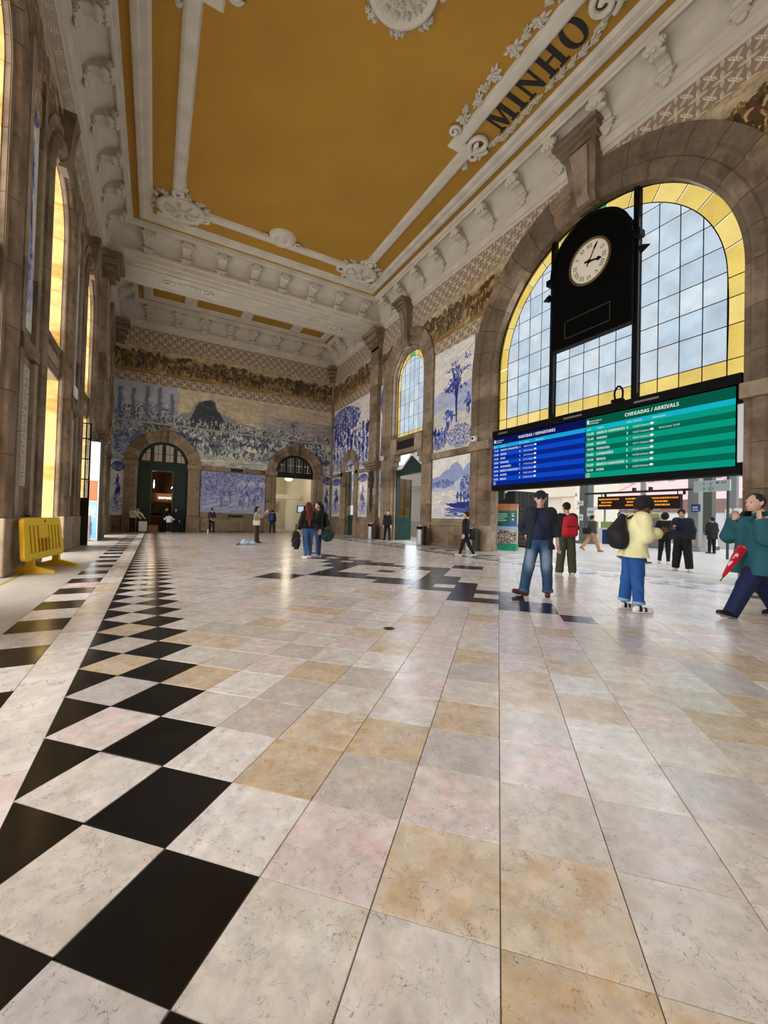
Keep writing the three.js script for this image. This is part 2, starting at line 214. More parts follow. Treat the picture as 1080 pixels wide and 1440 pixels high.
// ---------------------------------------------------------------- painted tile pictures (generic scenes in the colours of the panels)
function brush(g, r) {
  const dab = (x, y, w, h, c, rot = 0) => { g.fillStyle = c; g.save(); g.translate(x, y); g.rotate(rot); g.beginPath(); g.ellipse(0, 0, Math.max(0.3, w), Math.max(0.3, h), 0, 0, 6.3); g.fill(); g.restore(); };
  return {
    dab,
    cloud(x, y, w, h, n, cs, s = 1) { for (let i = 0; i < n; i++) { const a = r() * 6.3, q = Math.sqrt(r()); dab(x + Math.cos(a) * w * q, y + Math.sin(a) * h * q, (1 + r() * 3) * s, (0.6 + r() * 1.6) * s, cs[Math.floor(r() * cs.length)], r() * 3); } },
    hill(pts, c, W, H) { g.fillStyle = c; g.beginPath(); g.moveTo(-5, H + 5); pts.forEach(([x, y], i) => (i ? g.quadraticCurveTo((pts[i - 1][0] + x) / 2 * W + (r() - 0.5) * 10, Math.min(pts[i - 1][1], y) * H, x * W, y * H) : g.lineTo(x * W, y * H))); g.lineTo(W + 5, H + 5); g.closePath(); g.fill(); },
    figure(x, y, h, cs) { const c = () => cs[Math.floor(r() * cs.length)]; dab(x, y - h * 0.92, h * 0.07, h * 0.08, c()); for (let k = 0; k < 5; k++) dab(x + (r() - 0.5) * h * 0.12, y - h * (0.45 + r() * 0.3), h * (0.07 + r() * 0.07), h * (0.12 + r() * 0.12), c(), (r() - 0.5)); for (const s of [-1, 1]) dab(x + s * h * 0.06, y - h * 0.2, h * 0.045, h * 0.2, c(), s * 0.12); dab(x + (r() < 0.5 ? -1 : 1) * h * 0.18, y - h * 0.6, h * 0.14, h * 0.03, c(), r() - 0.5); },
    rider(x, y, h, cs) { const c = () => cs[Math.floor(r() * cs.length)]; dab(x, y - h * 0.42, h * 0.34, h * 0.15, c(), (r() - 0.5) * 0.3); const s = r() < 0.5 ? -1 : 1; dab(x + s * h * 0.34, y - h * 0.62, h * 0.08, h * 0.19, c(), s * 0.5); for (let k = 0; k < 4; k++) dab(x + (k / 3 - 0.5) * h * 0.6, y - h * 0.16, h * 0.04, h * 0.18, c(), (r() - 0.5) * 0.8); this.figure(x, y - h * 0.42, h * 0.62, cs); },
    strokes(x0, x1, y0, y1, n, cs, len, w, slope = 0) { for (let i = 0; i < n; i++) { g.strokeStyle = cs[Math.floor(r() * cs.length)]; g.lineWidth = w * (0.5 + r()); const x = lerp(x0, x1, r()), y = lerp(y0, y1, r()), l = len * (0.4 + r()); g.beginPath(); g.moveTo(x, y); g.lineTo(x + l, y + l * slope + (r() - 0.5) * 3); g.stroke(); } },
    tree(x, y, h, cs, lean = 0) { g.strokeStyle = cs[0]; g.lineCap = 'round'; for (let k = 0; k < 5; k++) { g.lineWidth = h * 0.035 * (1 - k * 0.12); g.beginPath(); g.moveTo(x + (r() - 0.5) * 3, y); g.quadraticCurveTo(x + lean * h * 0.3, y - h * 0.5, x + lean * h + (k - 2) * h * 0.05, y - h * (0.7 + r() * 0.15)); g.stroke(); } for (let k = 0; k < 22; k++) { const sx = (r() - 0.5) * 0.62, yy = 0.5 + r() * 0.46; g.lineWidth = h * 0.006; g.beginPath(); g.moveTo(x + lean * h, y - h * (yy - 0.12)); g.lineTo(x + lean * h + sx * h * 0.7, y - h * yy); g.stroke(); this.cloud(x + lean * h + sx * h * 0.8, y - h * yy, h * 0.085, h * 0.04, 18, cs, h / 170); } },
    joints(W, H, step, c) { g.strokeStyle = c; g.lineWidth = 0.7; g.beginPath(); for (let x = 0; x <= W; x += step) { g.moveTo(x, 0); g.lineTo(x, H); } for (let y = 0; y <= H; y += step) { g.moveTo(0, y); g.lineTo(W, y); } g.stroke(); },
  };
}
// brushed look: the drawn picture is warped a little and broken up with patches of glaze tone
function glazed(w, h, tone, seed, draw, warp = 5, mixIn = 0.45, vary = 0.2) {
  return canvas(w, h, (g) => {
    draw(g, w, h); const im = g.getImageData(0, 0, w, h), src = new Uint8ClampedArray(im.data), f = fbm(seed), e = fbm(seed + 1), r = rng(seed + 2), ax = w / 200, ay = h / 200;
    for (let y = 0; y < h; y++) for (let x = 0; x < w; x++) {
      const u = x / 200, v = y / 200, a = f(u / 2 % 1, v / 2 % 1, 16, 3), b = e(u / 2 % 1, v / 2 % 1, 16, 3), c = f(u / 3 % 1, v / 3 % 1, 40, 2), sx = clamp(Math.round(x + (a - 0.5) * warp * 4), 0, w - 1), sy = clamp(Math.round(y + (b - 0.5) * warp * 4), 0, h - 1), i = (y * w + x) * 4, j = (sy * w + sx) * 4, m = smooth(0.5, 0.68, c) * mixIn, k = 0.99 + (a - 0.5) * vary + (r() - 0.5) * 0.08;
      for (let q = 0; q < 3; q++) im.data[i + q] = clamp(lerp(src[j + q], tone[q], m) * k, 0, 255);
    }
    g.putImageData(im, 0, 0);
  });
}
const BLUES = ['#1c2c86', '#2b3f9e', '#4a5fb4', '#17226b', '#6f82c6'], PALE = ['#e6e4d8', '#d8dae0', '#c6cde0', '#efeadb'], MIDB = ['#8696cc', '#a9b5d8', '#5f74ba', '#c3cbe0'];
const pictures = {
  tree: glazed(384, 672, [120, 134, 186], 700, (g, w, h) => { const r = rng(31), b = brush(g, r); g.fillStyle = '#efece1'; g.fillRect(0, 0, w, h); b.strokes(0, w, 0, h * 0.5, 120, ['rgba(150,165,205,.35)', 'rgba(235,228,205,.6)'], 70, 5, -0.3); b.hill([[0, 0.45], [0.3, 0.4], [0.6, 0.46], [1, 0.38]], '#b9c2d8', w, h); b.hill([[0, 0.62], [0.3, 0.58], [0.7, 0.66], [1, 0.6]], '#d6d3c4', w, h); b.strokes(0, w, h * 0.42, h * 0.75, 160, MIDB, 34, 2, -0.25); b.tree(w * 0.6, h * 0.74, h * 0.62, BLUES, 0.0); for (let i = 0; i < 5; i++) b.figure(w * (0.3 + r() * 0.25), h * (0.74 + r() * 0.08), h * 0.2, [...BLUES, ...PALE]); b.figure(w * 0.88, h * 0.7, h * 0.2, BLUES); for (let i = 0; i < 4; i++) b.figure(w * (0.06 + i * 0.09), h * (0.9 + r() * 0.05), h * 0.17, BLUES); b.cloud(w * 0.7, h * 0.88, w * 0.32, h * 0.11, 900, [...BLUES, '#cfd4e4'], 1.5); b.cloud(w * 0.15, h * 0.92, w * 0.2, h * 0.06, 300, BLUES, 1.6); b.joints(w, h, 19, 'rgba(200,205,215,.25)'); }, 3, 0.096, 0.12),
  boat: glazed(384, 400, [150, 162, 202], 710, (g, w, h) => { const r = rng(32), b = brush(g, r); g.fillStyle = '#f1eee4'; g.fillRect(0, 0, w, h); b.hill([[0, 0.32], [0.2, 0.3], [0.45, 0.2], [0.62, 0.1], [0.8, 0.24], [1, 0.12]], '#9aa9d4', w, h); b.hill([[0, 0.5], [0.3, 0.46], [0.6, 0.42], [1, 0.3]], '#c9d0de', w, h); b.cloud(w * 0.3, h * 0.43, w * 0.28, h * 0.07, 420, MIDB.concat(BLUES), 1.8); g.fillStyle = '#f1edde'; g.fillRect(0, h * 0.55, w, h); b.strokes(0, w, h * 0.55, h, 240, ['#cfd6e6', '#b7c2de', '#efe9d8'], 60, 3, 0); b.cloud(w * 0.88, h * 0.5, w * 0.14, h * 0.2, 420, BLUES, 1.8); for (let i = 0; i < 5; i++) b.figure(w * (0.68 + i * 0.08), h * 0.74, h * 0.18, BLUES); g.fillStyle = '#1e2c84'; g.beginPath(); g.moveTo(w * 0.27, h * 0.64); g.quadraticCurveTo(w * 0.36, h * 0.8, w * 0.62, h * 0.74); g.lineTo(w * 1.1, h * 0.72); g.lineTo(w * 1.1, h * 0.86); g.quadraticCurveTo(w * 0.4, h * 0.88, w * 0.27, h * 0.64); g.fill(); b.strokes(w * 0.35, w, h * 0.83, h * 0.97, 260, BLUES, 46, 3, 0); b.strokes(w * 0.3, w, h * 0.9, h, 120, PALE, 30, 2, 0); b.joints(w, h, 19, 'rgba(200,205,215,.25)'); }, 3, 0.084, 0.12),
  crowd: glazed(512, 512, [96, 108, 168], 720, (g, w, h) => { const r = rng(33), b = brush(g, r); g.fillStyle = '#edeae0'; g.fillRect(0, 0, w, h); b.cloud(w * 0.3, h * 0.22, w * 0.42, h * 0.2, 1500, BLUES, 2.4); for (let i = 0; i < 9; i++) { g.fillStyle = BLUES[i % 4]; g.fillRect(w * (0.05 + i * 0.07), h * (0.12 + r() * 0.15), w * 0.025, h * 0.4); } for (let row = 0; row < 4; row++) for (let i = 0; i < 11; i++) b.figure(w * (0.03 + i * 0.095 + r() * 0.03), h * (0.58 + row * 0.13), h * 0.24, [...BLUES, ...BLUES, ...PALE]); b.cloud(w * 0.5, h * 0.85, w * 0.5, h * 0.14, 900, [...BLUES, ...PALE], 2); b.joints(w, h, 12, 'rgba(200,205,215,.2)'); }, 3, 0.096, 0.12),
  strip: glazed(128, 384, [130, 142, 186], 730, (g, w, h) => { const r = rng(34), b = brush(g, r); g.fillStyle = '#ebe8de'; g.fillRect(0, 0, w, h); b.cloud(w * 0.5, h * 0.12, w * 0.5, h * 0.09, 260, BLUES, 2); for (let i = 0; i < 6; i++) b.figure(w * (0.2 + r() * 0.6), h * (0.5 + i * 0.08), h * 0.24, BLUES); b.cloud(w * 0.5, h * 0.8, w * 0.5, h * 0.14, 200, MIDB, 2); }, 3, 0.096, 0.12),
  band: canvas(96, 512, (g, w, h) => { const r = rng(35), b = brush(g, r); g.fillStyle = '#c9c3ac'; g.fillRect(0, 0, w, h); for (let i = 0; i < 16; i++) { b.cloud(w * 0.5, h * (i + 0.5) / 16, w * 0.4, h * 0.022, 70, ['#7d86a8', '#5d6a9a', '#a99b6a', '#e3dcc6'], 2); b.dab(w * 0.5, h * (i + 0.5) / 16, 13, 9, '#8a7c52'); b.dab(w * 0.5, h * (i + 0.5) / 16, 8, 5, '#d9d3bd'); } }),
  battle: glazed(1536, 528, [140, 146, 146], 740, (g, w, h) => {
    const r = rng(36), b = brush(g, r), D = ['#4b545e', '#3f4958', '#667080', '#56606a', '#79828c'], L = ['#d0d3ca', '#e3e0ce', '#b4bdc2', '#ebe4c8'];
    g.fillStyle = '#dccda8'; g.fillRect(0, 0, w, h); b.strokes(w * 0.35, w, 0, h * 0.35, 300, ['#d3bf92', '#bfb094', '#cfc0a2'], 160, 6, 0.06); b.strokes(w * 0.6, w, h * 0.2, h * 0.5, 300, ['#a99f94', '#b3a694', '#9a96a0'], 140, 5, 0.03);
    g.fillStyle = '#b4bccb'; g.fillRect(0, 0, w * 0.24, h * 0.62); for (let i = 0; i < 9; i++) { g.fillStyle = i % 2 ? '#c6cad0' : '#6d7d9e'; g.fillRect(w * (0.01 + i * 0.025), h * (0.02 + r() * 0.1), w * 0.014, h * (0.35 + r() * 0.2)); }
    b.hill([[0.2, 0.52], [0.29, 0.3], [0.34, 0.12], [0.38, 0.08], [0.42, 0.26], [0.5, 0.36], [0.7, 0.5], [1.02, 0.62]], '#949c92', w, h); b.hill([[0.3, 0.4], [0.345, 0.14], [0.375, 0.1], [0.41, 0.26], [0.44, 0.4]], '#39424a', w, h * 0.9);
    b.hill([[0, 0.6], [0.3, 0.5], [0.6, 0.58], [1, 0.66]], '#b4bab2', w, h);
    b.cloud(w * 0.6, h * 0.66, w * 0.42, h * 0.2, 2600, [...D, ...L], 3); b.cloud(w * 0.12, h * 0.5, w * 0.14, h * 0.25, 500, [...D, '#7f8fb4', '#aab4c8'], 3);
    for (let i = 0; i < 220; i++) { const q = r(); b.figure(w * (0.18 + r() * 0.8), h * (0.42 + q * 0.22), h * (0.07 + q * 0.08), [...D, ...L]); }
    for (let i = 0; i < 70; i++) { const q = r(); b.rider(w * (0.02 + r() * 0.96), h * (0.58 + q * 0.34), h * (0.14 + q * 0.12), [...D, ...D, ...L]); }
    for (let i = 0; i < 60; i++) { const x = r() * w, y = h * (0.3 + r() * 0.4); g.strokeStyle = D[i % 5]; g.lineWidth = 1.6; g.beginPath(); g.moveTo(x, y); g.lineTo(x + (r() - 0.5) * 26, y - 30 - r() * 40); g.stroke(); }
    b.strokes(0, w, h * 0.86, h, 420, [...L, '#d8cf9e', '#7f8a90'], 60, 4, 0.1); b.cloud(w * 0.06, h * 0.78, w * 0.07, h * 0.16, 300, ['#5768a6', '#7f90c4', '#aab4d0'], 3); b.tree(w * 0.78, h * 0.42, h * 0.2, ['#3c4648', '#4e5858'], 0); b.joints(w, h, 14, 'rgba(210,210,205,.12)');
  }, 4, 0.22, 0.2),
  station: glazed(640, 400, [146, 152, 196], 750, (g, w, h) => { const r = rng(37), b = brush(g, r), C = ['#6a74ae', '#7c86bc', '#a0a8d0', '#5b659f']; g.fillStyle = '#a9aed0'; g.fillRect(0, 0, w, h); b.cloud(w * 0.5, h * 0.4, w * 0.6, h * 0.5, 1600, C, 3.4); b.strokes(0, w * 0.9, h * 0.62, h, 160, ['#b9bddb', '#9aa2cc', '#c9cce2'], 130, 7, -0.25); for (const x of [0.62, 0.78, 0.95]) { b.dab(w * x, h * 0.28, w * 0.06, h * 0.1, '#cdd2e4'); b.dab(w * x, h * 0.34, w * 0.04, h * 0.07, '#a8b0d2'); } for (let i = 0; i < 14; i++) b.figure(w * (0.1 + r() * 0.85), h * (0.62 + r() * 0.25), h * 0.36, [...C, '#c9cee4', '#b0b7d6']); b.figure(w * 0.66, h * 0.92, h * 0.5, ['#d3d8ea', '#b9c0dc', '#8790c2']); g.strokeStyle = 'rgba(200,205,225,.5)'; g.lineWidth = 3; for (const x of [0.33, 0.66]) { g.beginPath(); g.moveTo(w * x, 0); g.lineTo(w * x, h); g.stroke(); } g.beginPath(); g.moveTo(0, h * 0.3); g.lineTo(w, h * 0.3); g.moveTo(0, h * 0.58); g.lineTo(w, h * 0.58); g.stroke(); }, 4, 0.22, 0.2),
  frieze: glazed(1536, 200, [110, 92, 66], 760, (g, w, h) => { const r = rng(38), b = brush(g, r), D = ['#3b2c1c', '#4a3a20', '#5a3a24', '#39301e', '#6a5432', '#54502a', '#4f3440'], L = ['#a58a5c', '#8c7a44', '#b39a70', '#7c5a36', '#9a6a44']; g.fillStyle = '#b5a380'; g.fillRect(0, 0, w, h); b.strokes(0, w, 0, h * 0.3, 160, ['#bfae8c', '#ab9974', '#c6b592'], 120, 5, 0); b.strokes(0, w, h * 0.72, h, 260, ['#9a743f', '#7d6636', '#a9783f', '#85703e'], 90, 5, 0); for (let i = 0; i < 90; i++) b.cloud((i + r()) / 90 * w, h * (0.26 + r() * 0.36), 24, 18, 70, i % 3 ? D : L, 2.4); for (let i = 0; i < 90; i++) b.figure((i + r()) / 90 * w, h * (0.72 + r() * 0.16), h * (0.4 + r() * 0.16), [...D, ...D, ...L]); for (let i = 0; i < 14; i++) b.rider(r() * w, h * 0.84, h * 0.5, [...D, ...L]); b.joints(w, h, 15, 'rgba(60,50,40,.18)'); }, 4, 0.3, 0.25),
  border: canvas(128, 128, (g, w, h) => { g.fillStyle = '#94806a'; g.fillRect(0, 0, w, h); const petal = (x, y, a) => { g.save(); g.translate(x, y); g.rotate(a); g.fillStyle = '#cfc2ac'; g.beginPath(); g.moveTo(0, 3); g.quadraticCurveTo(26, 20, 56, 0); g.quadraticCurveTo(26, -20, 0, -3); g.fill(); g.fillStyle = '#9c8670'; g.beginPath(); g.moveTo(8, 0); g.quadraticCurveTo(28, 9, 50, 0); g.fill(); g.restore(); }; for (let k = 0; k < 4; k++) { petal(64, 64, k * Math.PI / 2 + Math.PI / 4); } for (const [x, y] of [[0, 0], [128, 0], [0, 128], [128, 128]]) for (let k = 0; k < 4; k++) petal(x, y, k * Math.PI / 2); g.fillStyle = '#efe6d2'; g.beginPath(); g.arc(64, 64, 9, 0, 7); g.fill(); g.fillStyle = '#6a4a3c'; g.beginPath(); g.arc(64, 64, 4, 0, 7); g.fill(); }),
};
const GLAZE = Object.fromEntries(Object.entries(pictures).map(([k, t]) => [k, new THREE.MeshStandardMaterial({ map: t, roughness: 0.28 })]));
// ---------------------------------------------------------------- walls; each side has a map (along the wall, height, out from the face) -> world
const PR = (s, y, d) => V(XR - d, y, s), PL = (s, y, d) => V(XL + d, y, s), PE = (s, y, d) => V(s, y, ZE + d), PN = (s, y, d) => V(s, y, ZN - d);
const DARKSTONE = new THREE.MeshStandardMaterial({ map: stoneRepeat(stoneTexture(15, [104, 88, 70], 0.4, 0.5)), roughness: 0.85 });
const rs = rng(41), pickStone = () => STONES[Math.floor(rs() * 3)];
const TOP = CEIL + 0.35;
function wallBody(parent, P, s0, s1, openings, thick, mat = STONE) {
  const pts = [[s0, -0.3], [s0, TOP], [s1, TOP], [s1, -0.3]].reverse(), out = [[s0, TOP], [s0, -0.3]];
  for (const { c, hw, ys, y0 = -0.3 } of [...openings].sort((a, b) => a.c - b.c)) { out.push([c - hw, -0.3]); for (let k = 0; k <= 28; k++) { const t = Math.PI * k / 28; out.push([c - Math.cos(t) * hw, ys + Math.sin(t) * hw]); } out.push([c + hw, -0.3]); }
  out.push([s1, -0.3], [s1, TOP]);
  const g = extrude(out, thick).toNonIndexed(), p = g.attributes.position; for (let i = 0; i < p.count; i++) { const q = P(p.getX(i), p.getY(i), -p.getZ(i)); p.setXYZ(i, q.x, q.y, q.z); }
  g.computeVertexNormals(); const J0 = P(0, 0, 0), det = P(1, 0, 0).sub(J0).cross(P(0, 1, 0).sub(J0)).dot(P(0, 0, -1).sub(J0)); const gg = metreUV(g); return mesh('masonry', det < 0 ? flipped(gg) : gg, mat, parent);
}
const blockP = (P, s0, s1, y0, y1, d0, d1, r = 0.012) => { const a = P(s0, y0, d0), b = P(s1, y1, d1); return rbox(Math.min(a.x, b.x), Math.max(a.x, b.x), y0, y1, Math.min(a.z, b.z), Math.max(a.z, b.z), Math.min(r, Math.abs(y1 - y0) / 3), 1); };
const J = 0.005;
function courses(parent, P, s0, s1, y0, y1, d0, d1, step, name = 'stone_block') { const n = Math.max(1, Math.round((y1 - y0) / step)); for (let k = 0; k < n; k++) mesh(name, blockP(P, s0, s1, lerp(y0, y1, k / n) + J, lerp(y0, y1, (k + 1) / n) - J, d0, d1), pickStone(), parent); }
function rowOf(parent, P, s0, s1, y0, y1, d0, d1, step, name = 'stone_block') { const n = Math.max(1, Math.round((s1 - s0) / step)); for (let k = 0; k < n; k++) mesh(name, blockP(P, lerp(s0, s1, k / n) + J, lerp(s0, s1, (k + 1) / n) - J, y0, y1, d0, d1), pickStone(), parent); }
function archSurround(parent, P, { c, hw, ys, y0 = 0 }, poly, nV, step, mats, arcSteps = 5, name = 'voussoir') {
  const pick = mats ?? pickStone, nJ = Math.max(1, Math.round((ys - y0) / step));
  for (const side of [-1, 1]) for (let k = 0; k < nJ; k++) { const a = lerp(y0, ys, k / nJ) + J, b = lerp(y0, ys, (k + 1) / nJ) - J; mesh('jamb_block', sweepBlock(poly, [a, b].map((y) => (o, d) => P(c + side * (hw + o), y, d))), pick(), parent); }
  for (let k = 0; k < nV; k++) { const a = Math.PI * k / nV + 0.004 / Math.max(1, hw / 2), b = Math.PI * (k + 1) / nV - 0.004 / Math.max(1, hw / 2); mesh(name, sweepBlock(poly, Array.from({ length: arcSteps + 1 }, (_, i) => { const t = lerp(a, b, i / arcSteps); return (o, d) => P(c - Math.cos(t) * (hw + o), ys + Math.sin(t) * (hw + o), d); })), pick(), parent); }
}
function picture(parent, name, P, s0, s1, y0, y1, mat, flip, d = 0.03, label) {
  const q = [P(s0, y0, d), P(s1, y0, d), P(s1, y1, d), P(s0, y1, d)], b = [P(s0, y0, -0.02), P(s1, y0, -0.02), P(s1, y1, -0.02), P(s0, y1, -0.02)], t = [q[0], q[1], q[2], q[0], q[2], q[3]];
  for (let i = 0; i < 4; i++) { const j = (i + 1) % 4; t.push(q[i], b[i], b[j], q[i], b[j], q[j]); }
  const g = soup(t), uv = g.attributes.uv, U = flip ? [1, 0, 0, 1, 0, 1] : [0, 1, 1, 0, 1, 0], W = [0, 0, 1, 0, 1, 1]; for (let i = 0; i < uv.count; i++) i < 6 ? uv.setXY(i, U[i], W[i]) : uv.setXY(i, 0.01, 0.01);
  facing(g, P(0, 0, 1).sub(P(0, 0, 0)));
  const m = mesh(name, g, mat, parent); if (label) m.userData.label = label; return m;
}
function bandPanel(parent, name, P, y0, y1, fL, fR, mat, period, d = 0.03, label, vRep = 1) {
  const N = 14, M = 24, t = [], uv = [];
  for (let i = 0; i < N; i++) { const ya = lerp(y0, y1, i / N), yb = lerp(y0, y1, (i + 1) / N); for (let k = 0; k < M; k++) { const q = [[lerp(fL(ya), fR(ya), k / M), ya], [lerp(fL(ya), fR(ya), (k + 1) / M), ya], [lerp(fL(yb), fR(yb), (k + 1) / M), yb], [lerp(fL(yb), fR(yb), k / M), yb]]; for (const j of [0, 1, 2, 0, 2, 3]) { t.push(P(q[j][0], q[j][1], d)); uv.push(q[j][0] / period, (q[j][1] - y0) / (y1 - y0) * vRep); } } }
  const g = soup(t); g.setAttribute('uv', new THREE.BufferAttribute(new Float32Array(uv), 2)); facing(g, P(0, 0, 1).sub(P(0, 0, 0))); const m = mesh(name, g, mat, parent); if (label) m.userData.label = label; return m;
}
const flat = (s) => () => s, under = ({ c, hw, ys }, side, o = 0.5) => (y) => c + side * (y < ys ? hw + o : y - ys < hw + o ? Math.sqrt((hw + o) ** 2 - (y - ys) ** 2) : 0);
const B2 = [9.72, 10.34], FR = [10.34, 12.25], B1 = [12.25, 13.32];
function bands(parent, P, segs, frieze) { for (const [l, r] of segs) { bandPanel(parent, 'tile_border', P, B1[0], B1[1], l, r, GLAZE.border, 0.54, 0.034, 'beige and brown star patterned tile border', 2); bandPanel(parent, 'tile_frieze', P, FR[0], FR[1], l, r, frieze, 14.8, 0.03, 'brown painted tile frieze with small figures'); bandPanel(parent, 'tile_border', P, B2[0], B2[1], l, r, GLAZE.border, 0.6, 0.034, 'beige and brown star patterned tile border'); } }
function corbel(parent, P, s0, s1, y0, y1, reach, n = 4) { const t = []; for (let k = 0; k < n; k++) mesh('corbel', blockP(P, s0 - 0.09 * k, s1 + 0.09 * k, lerp(y0, y1, k / n), lerp(y0, y1, (k + 1) / n), -0.05, lerp(0.3, reach, k / (n - 1)), 0.03), STONES[2], parent); }

// ---- right wall (platform side)
const wallRight = structure('wall_right', 'platform side wall with stone arches and blue painted tile panels', 'wall');
const archA = { c: ZC, hw: 4.3, ys: 7.7 }, archB = { c: -19.7, hw: 1.7, ys: 9.5 }, archB2 = { c: 2.5, hw: 1.7, ys: 9.5 }, archC = { c: -27.3, hw: 0.72, ys: 4.75 };
wallBody(wallRight, PR, ZE - 0.6, ZN + 0.6, [archA, archB, archB2, archC], 0.46);
const polyA = [[1.15, -0.05], [1.15, 0.15], [0.74, 0.15], [0.68, 0.08], [0.44, 0.08], [0.38, 0.13], [0.16, 0.13], [0.05, 0.02], [-0.06, 0.02], [-0.06, -0.28], [0, -0.28], [0, -0.05]];
archSurround(wallRight, PR, archA, polyA, 17, 1.1, () => (rs() < 0.5 ? DARKSTONE : STONES[2]), 6);
const polyB = [[0.95, -0.05], [0.95, 0.14], [0.56, 0.14], [0.5, 0.06], [0.34, 0.06], [0.28, 0.1], [0.1, 0.1], [0.02, 0], [-0.1, 0], [-0.1, -0.2], [-0.2, -0.2], [-0.2, -0.3], [0, -0.3], [0, -0.05]];
archSurround(wallRight, PR, archB, polyB, 11, 1.1); archSurround(wallRight, PR, archB2, polyB, 11, 1.1);
archSurround(wallRight, PR, archC, [[0.78, -0.05], [0.78, 0.12], [0.4, 0.12], [0.34, 0.06], [0.1, 0.06], [0, 0], [0, -0.05]], 9, 1.1);
// keystones
const keystone = (P, c, y0, y1, w0, w1, d0, d1) => { const f = (y, w, d) => [P(c - w, y, -0.05), P(c + w, y, -0.05), P(c + w, y, d), P(c - w, y, d)], t = [], rows = [f(y0, w0, d0 * 0.7), f(lerp(y0, y1, 0.15), w0 * 1.02, d0), f(lerp(y0, y1, 0.6), lerp(w0, w1, 0.5), lerp(d0, d1, 0.35)), f(y1, w1, d1)]; for (let k = 0; k < 3; k++) for (let i = 0; i < 4; i++) { const j = (i + 1) % 4; t.push(rows[k][i], rows[k][j], rows[k + 1][j], rows[k][i], rows[k + 1][j], rows[k + 1][i]); } for (const r of [rows[0], rows[3]]) t.push(r[0], r[1], r[2], r[0], r[2], r[3]); return soup(convexOut(t)); };
for (const [c, y0, y1, w] of [[ZC, 11.85, 13.7, 0.42], [archB.c, 11.05, 13.2, 0.28], [archB2.c, 11.05, 13.2, 0.28]]) {
  mesh('keystone', keystone(PR, c, y0, y1, w, w * 1.35, 0.3, 0.5), STONES[2], wallRight); mesh('keystone', keystone(PR, c, y0 + 0.1, y1 - 0.1, w * 0.5, w * 0.75, 0.36, 0.58), STONES[0], wallRight);
  for (let k = 0; k < 3; k++) mesh('keystone_cap', blockP(PR, c - w * (1.6 + k * 0.18), c + w * (1.6 + k * 0.18), y1 + k * 0.16, y1 + 0.16 + k * 0.16, -0.05, 0.6 + k * 0.14, 0.02), STONES[2], wallRight);
}
// pier between the two arches: dado, framed panels, ledge
function bay(z0, z1, upper, lower) {
  rowOf(wallRight, PR, z0, z1, 0.16, 1.02, -0.02, 0.06, 1.5, 'dado_block'); mesh('plinth', blockP(PR, z0, z1, 0, 0.16, -0.02, 0.12), STONES[2], wallRight); mesh('dado_cap', blockP(PR, z0, z1, 1.02, 1.16, -0.02, 0.13), STONE, wallRight);
  picture(wallRight, 'azulejo_panel', PR, z0, z1, 1.36, 4.33, lower, false, 0.03, 'square blue and white tile panel with a boat'); rowOf(wallRight, PR, z0, z1, 4.36, 4.66, -0.02, 0.13, 1.5, 'ledge_block'); picture(wallRight, 'azulejo_panel', PR, z0, z1, 4.68, 9.72, upper, false, 0.03, 'tall blue and white tile panel with a tree');
  mesh('panel_frame', blockP(PR, z0, z1, 1.16, 1.36, -0.02, 0.05), STONE, wallRight);
}
bay(-17.05, -14.05, GLAZE.tree, GLAZE.boat); bay(-3.15, -0.15, GLAZE.tree, GLAZE.boat);
picture(wallRight, 'azulejo_panel', PR, -30.6, -23.9, 4.68, 9.72, GLAZE.crowd, false, 0.03, 'wide blue and white tile panel crowded with figures');
picture(wallRight, 'azulejo_panel', PR, -30.75, -28.8, 1.36, 4.4, GLAZE.strip, false, 0.03, 'narrow blue and white tile panel'); picture(wallRight, 'azulejo_panel', PR, -25.8, -24.3, 1.36, 4.4, GLAZE.strip, true, 0.03, 'narrow blue and white tile panel');
picture(wallRight, 'azulejo_panel', PR, -22.8, -22.35, 1.36, 9.72, GLAZE.strip, true, 0.03, 'narrow blue and white tile panel');
rowOf(wallRight, PR, -30.9, -28.1, 0, 1.06, -0.02, 0.1, 1.4, 'dado_block'); rowOf(wallRight, PR, -26.5, -24.0, 0, 1.06, -0.02, 0.1, 1.3, 'dado_block'); rowOf(wallRight, PR, -30.9, -28.1, 4.42, 4.66, -0.02, 0.12, 1.4, 'ledge_block'); rowOf(wallRight, PR, -26.5, -24.3, 4.42, 4.66, -0.02, 0.12, 1.2, 'ledge_block');
bands(wallRight, PR, [[flat(-30.7), flat(-23.9)], [flat(-22.7), under(archB, -1)], [under(archB, 1), under(archA, -1)], [under(archA, 1), under(archB2, -1)], [under(archB2, 1), flat(ZN)]], GLAZE.frieze);
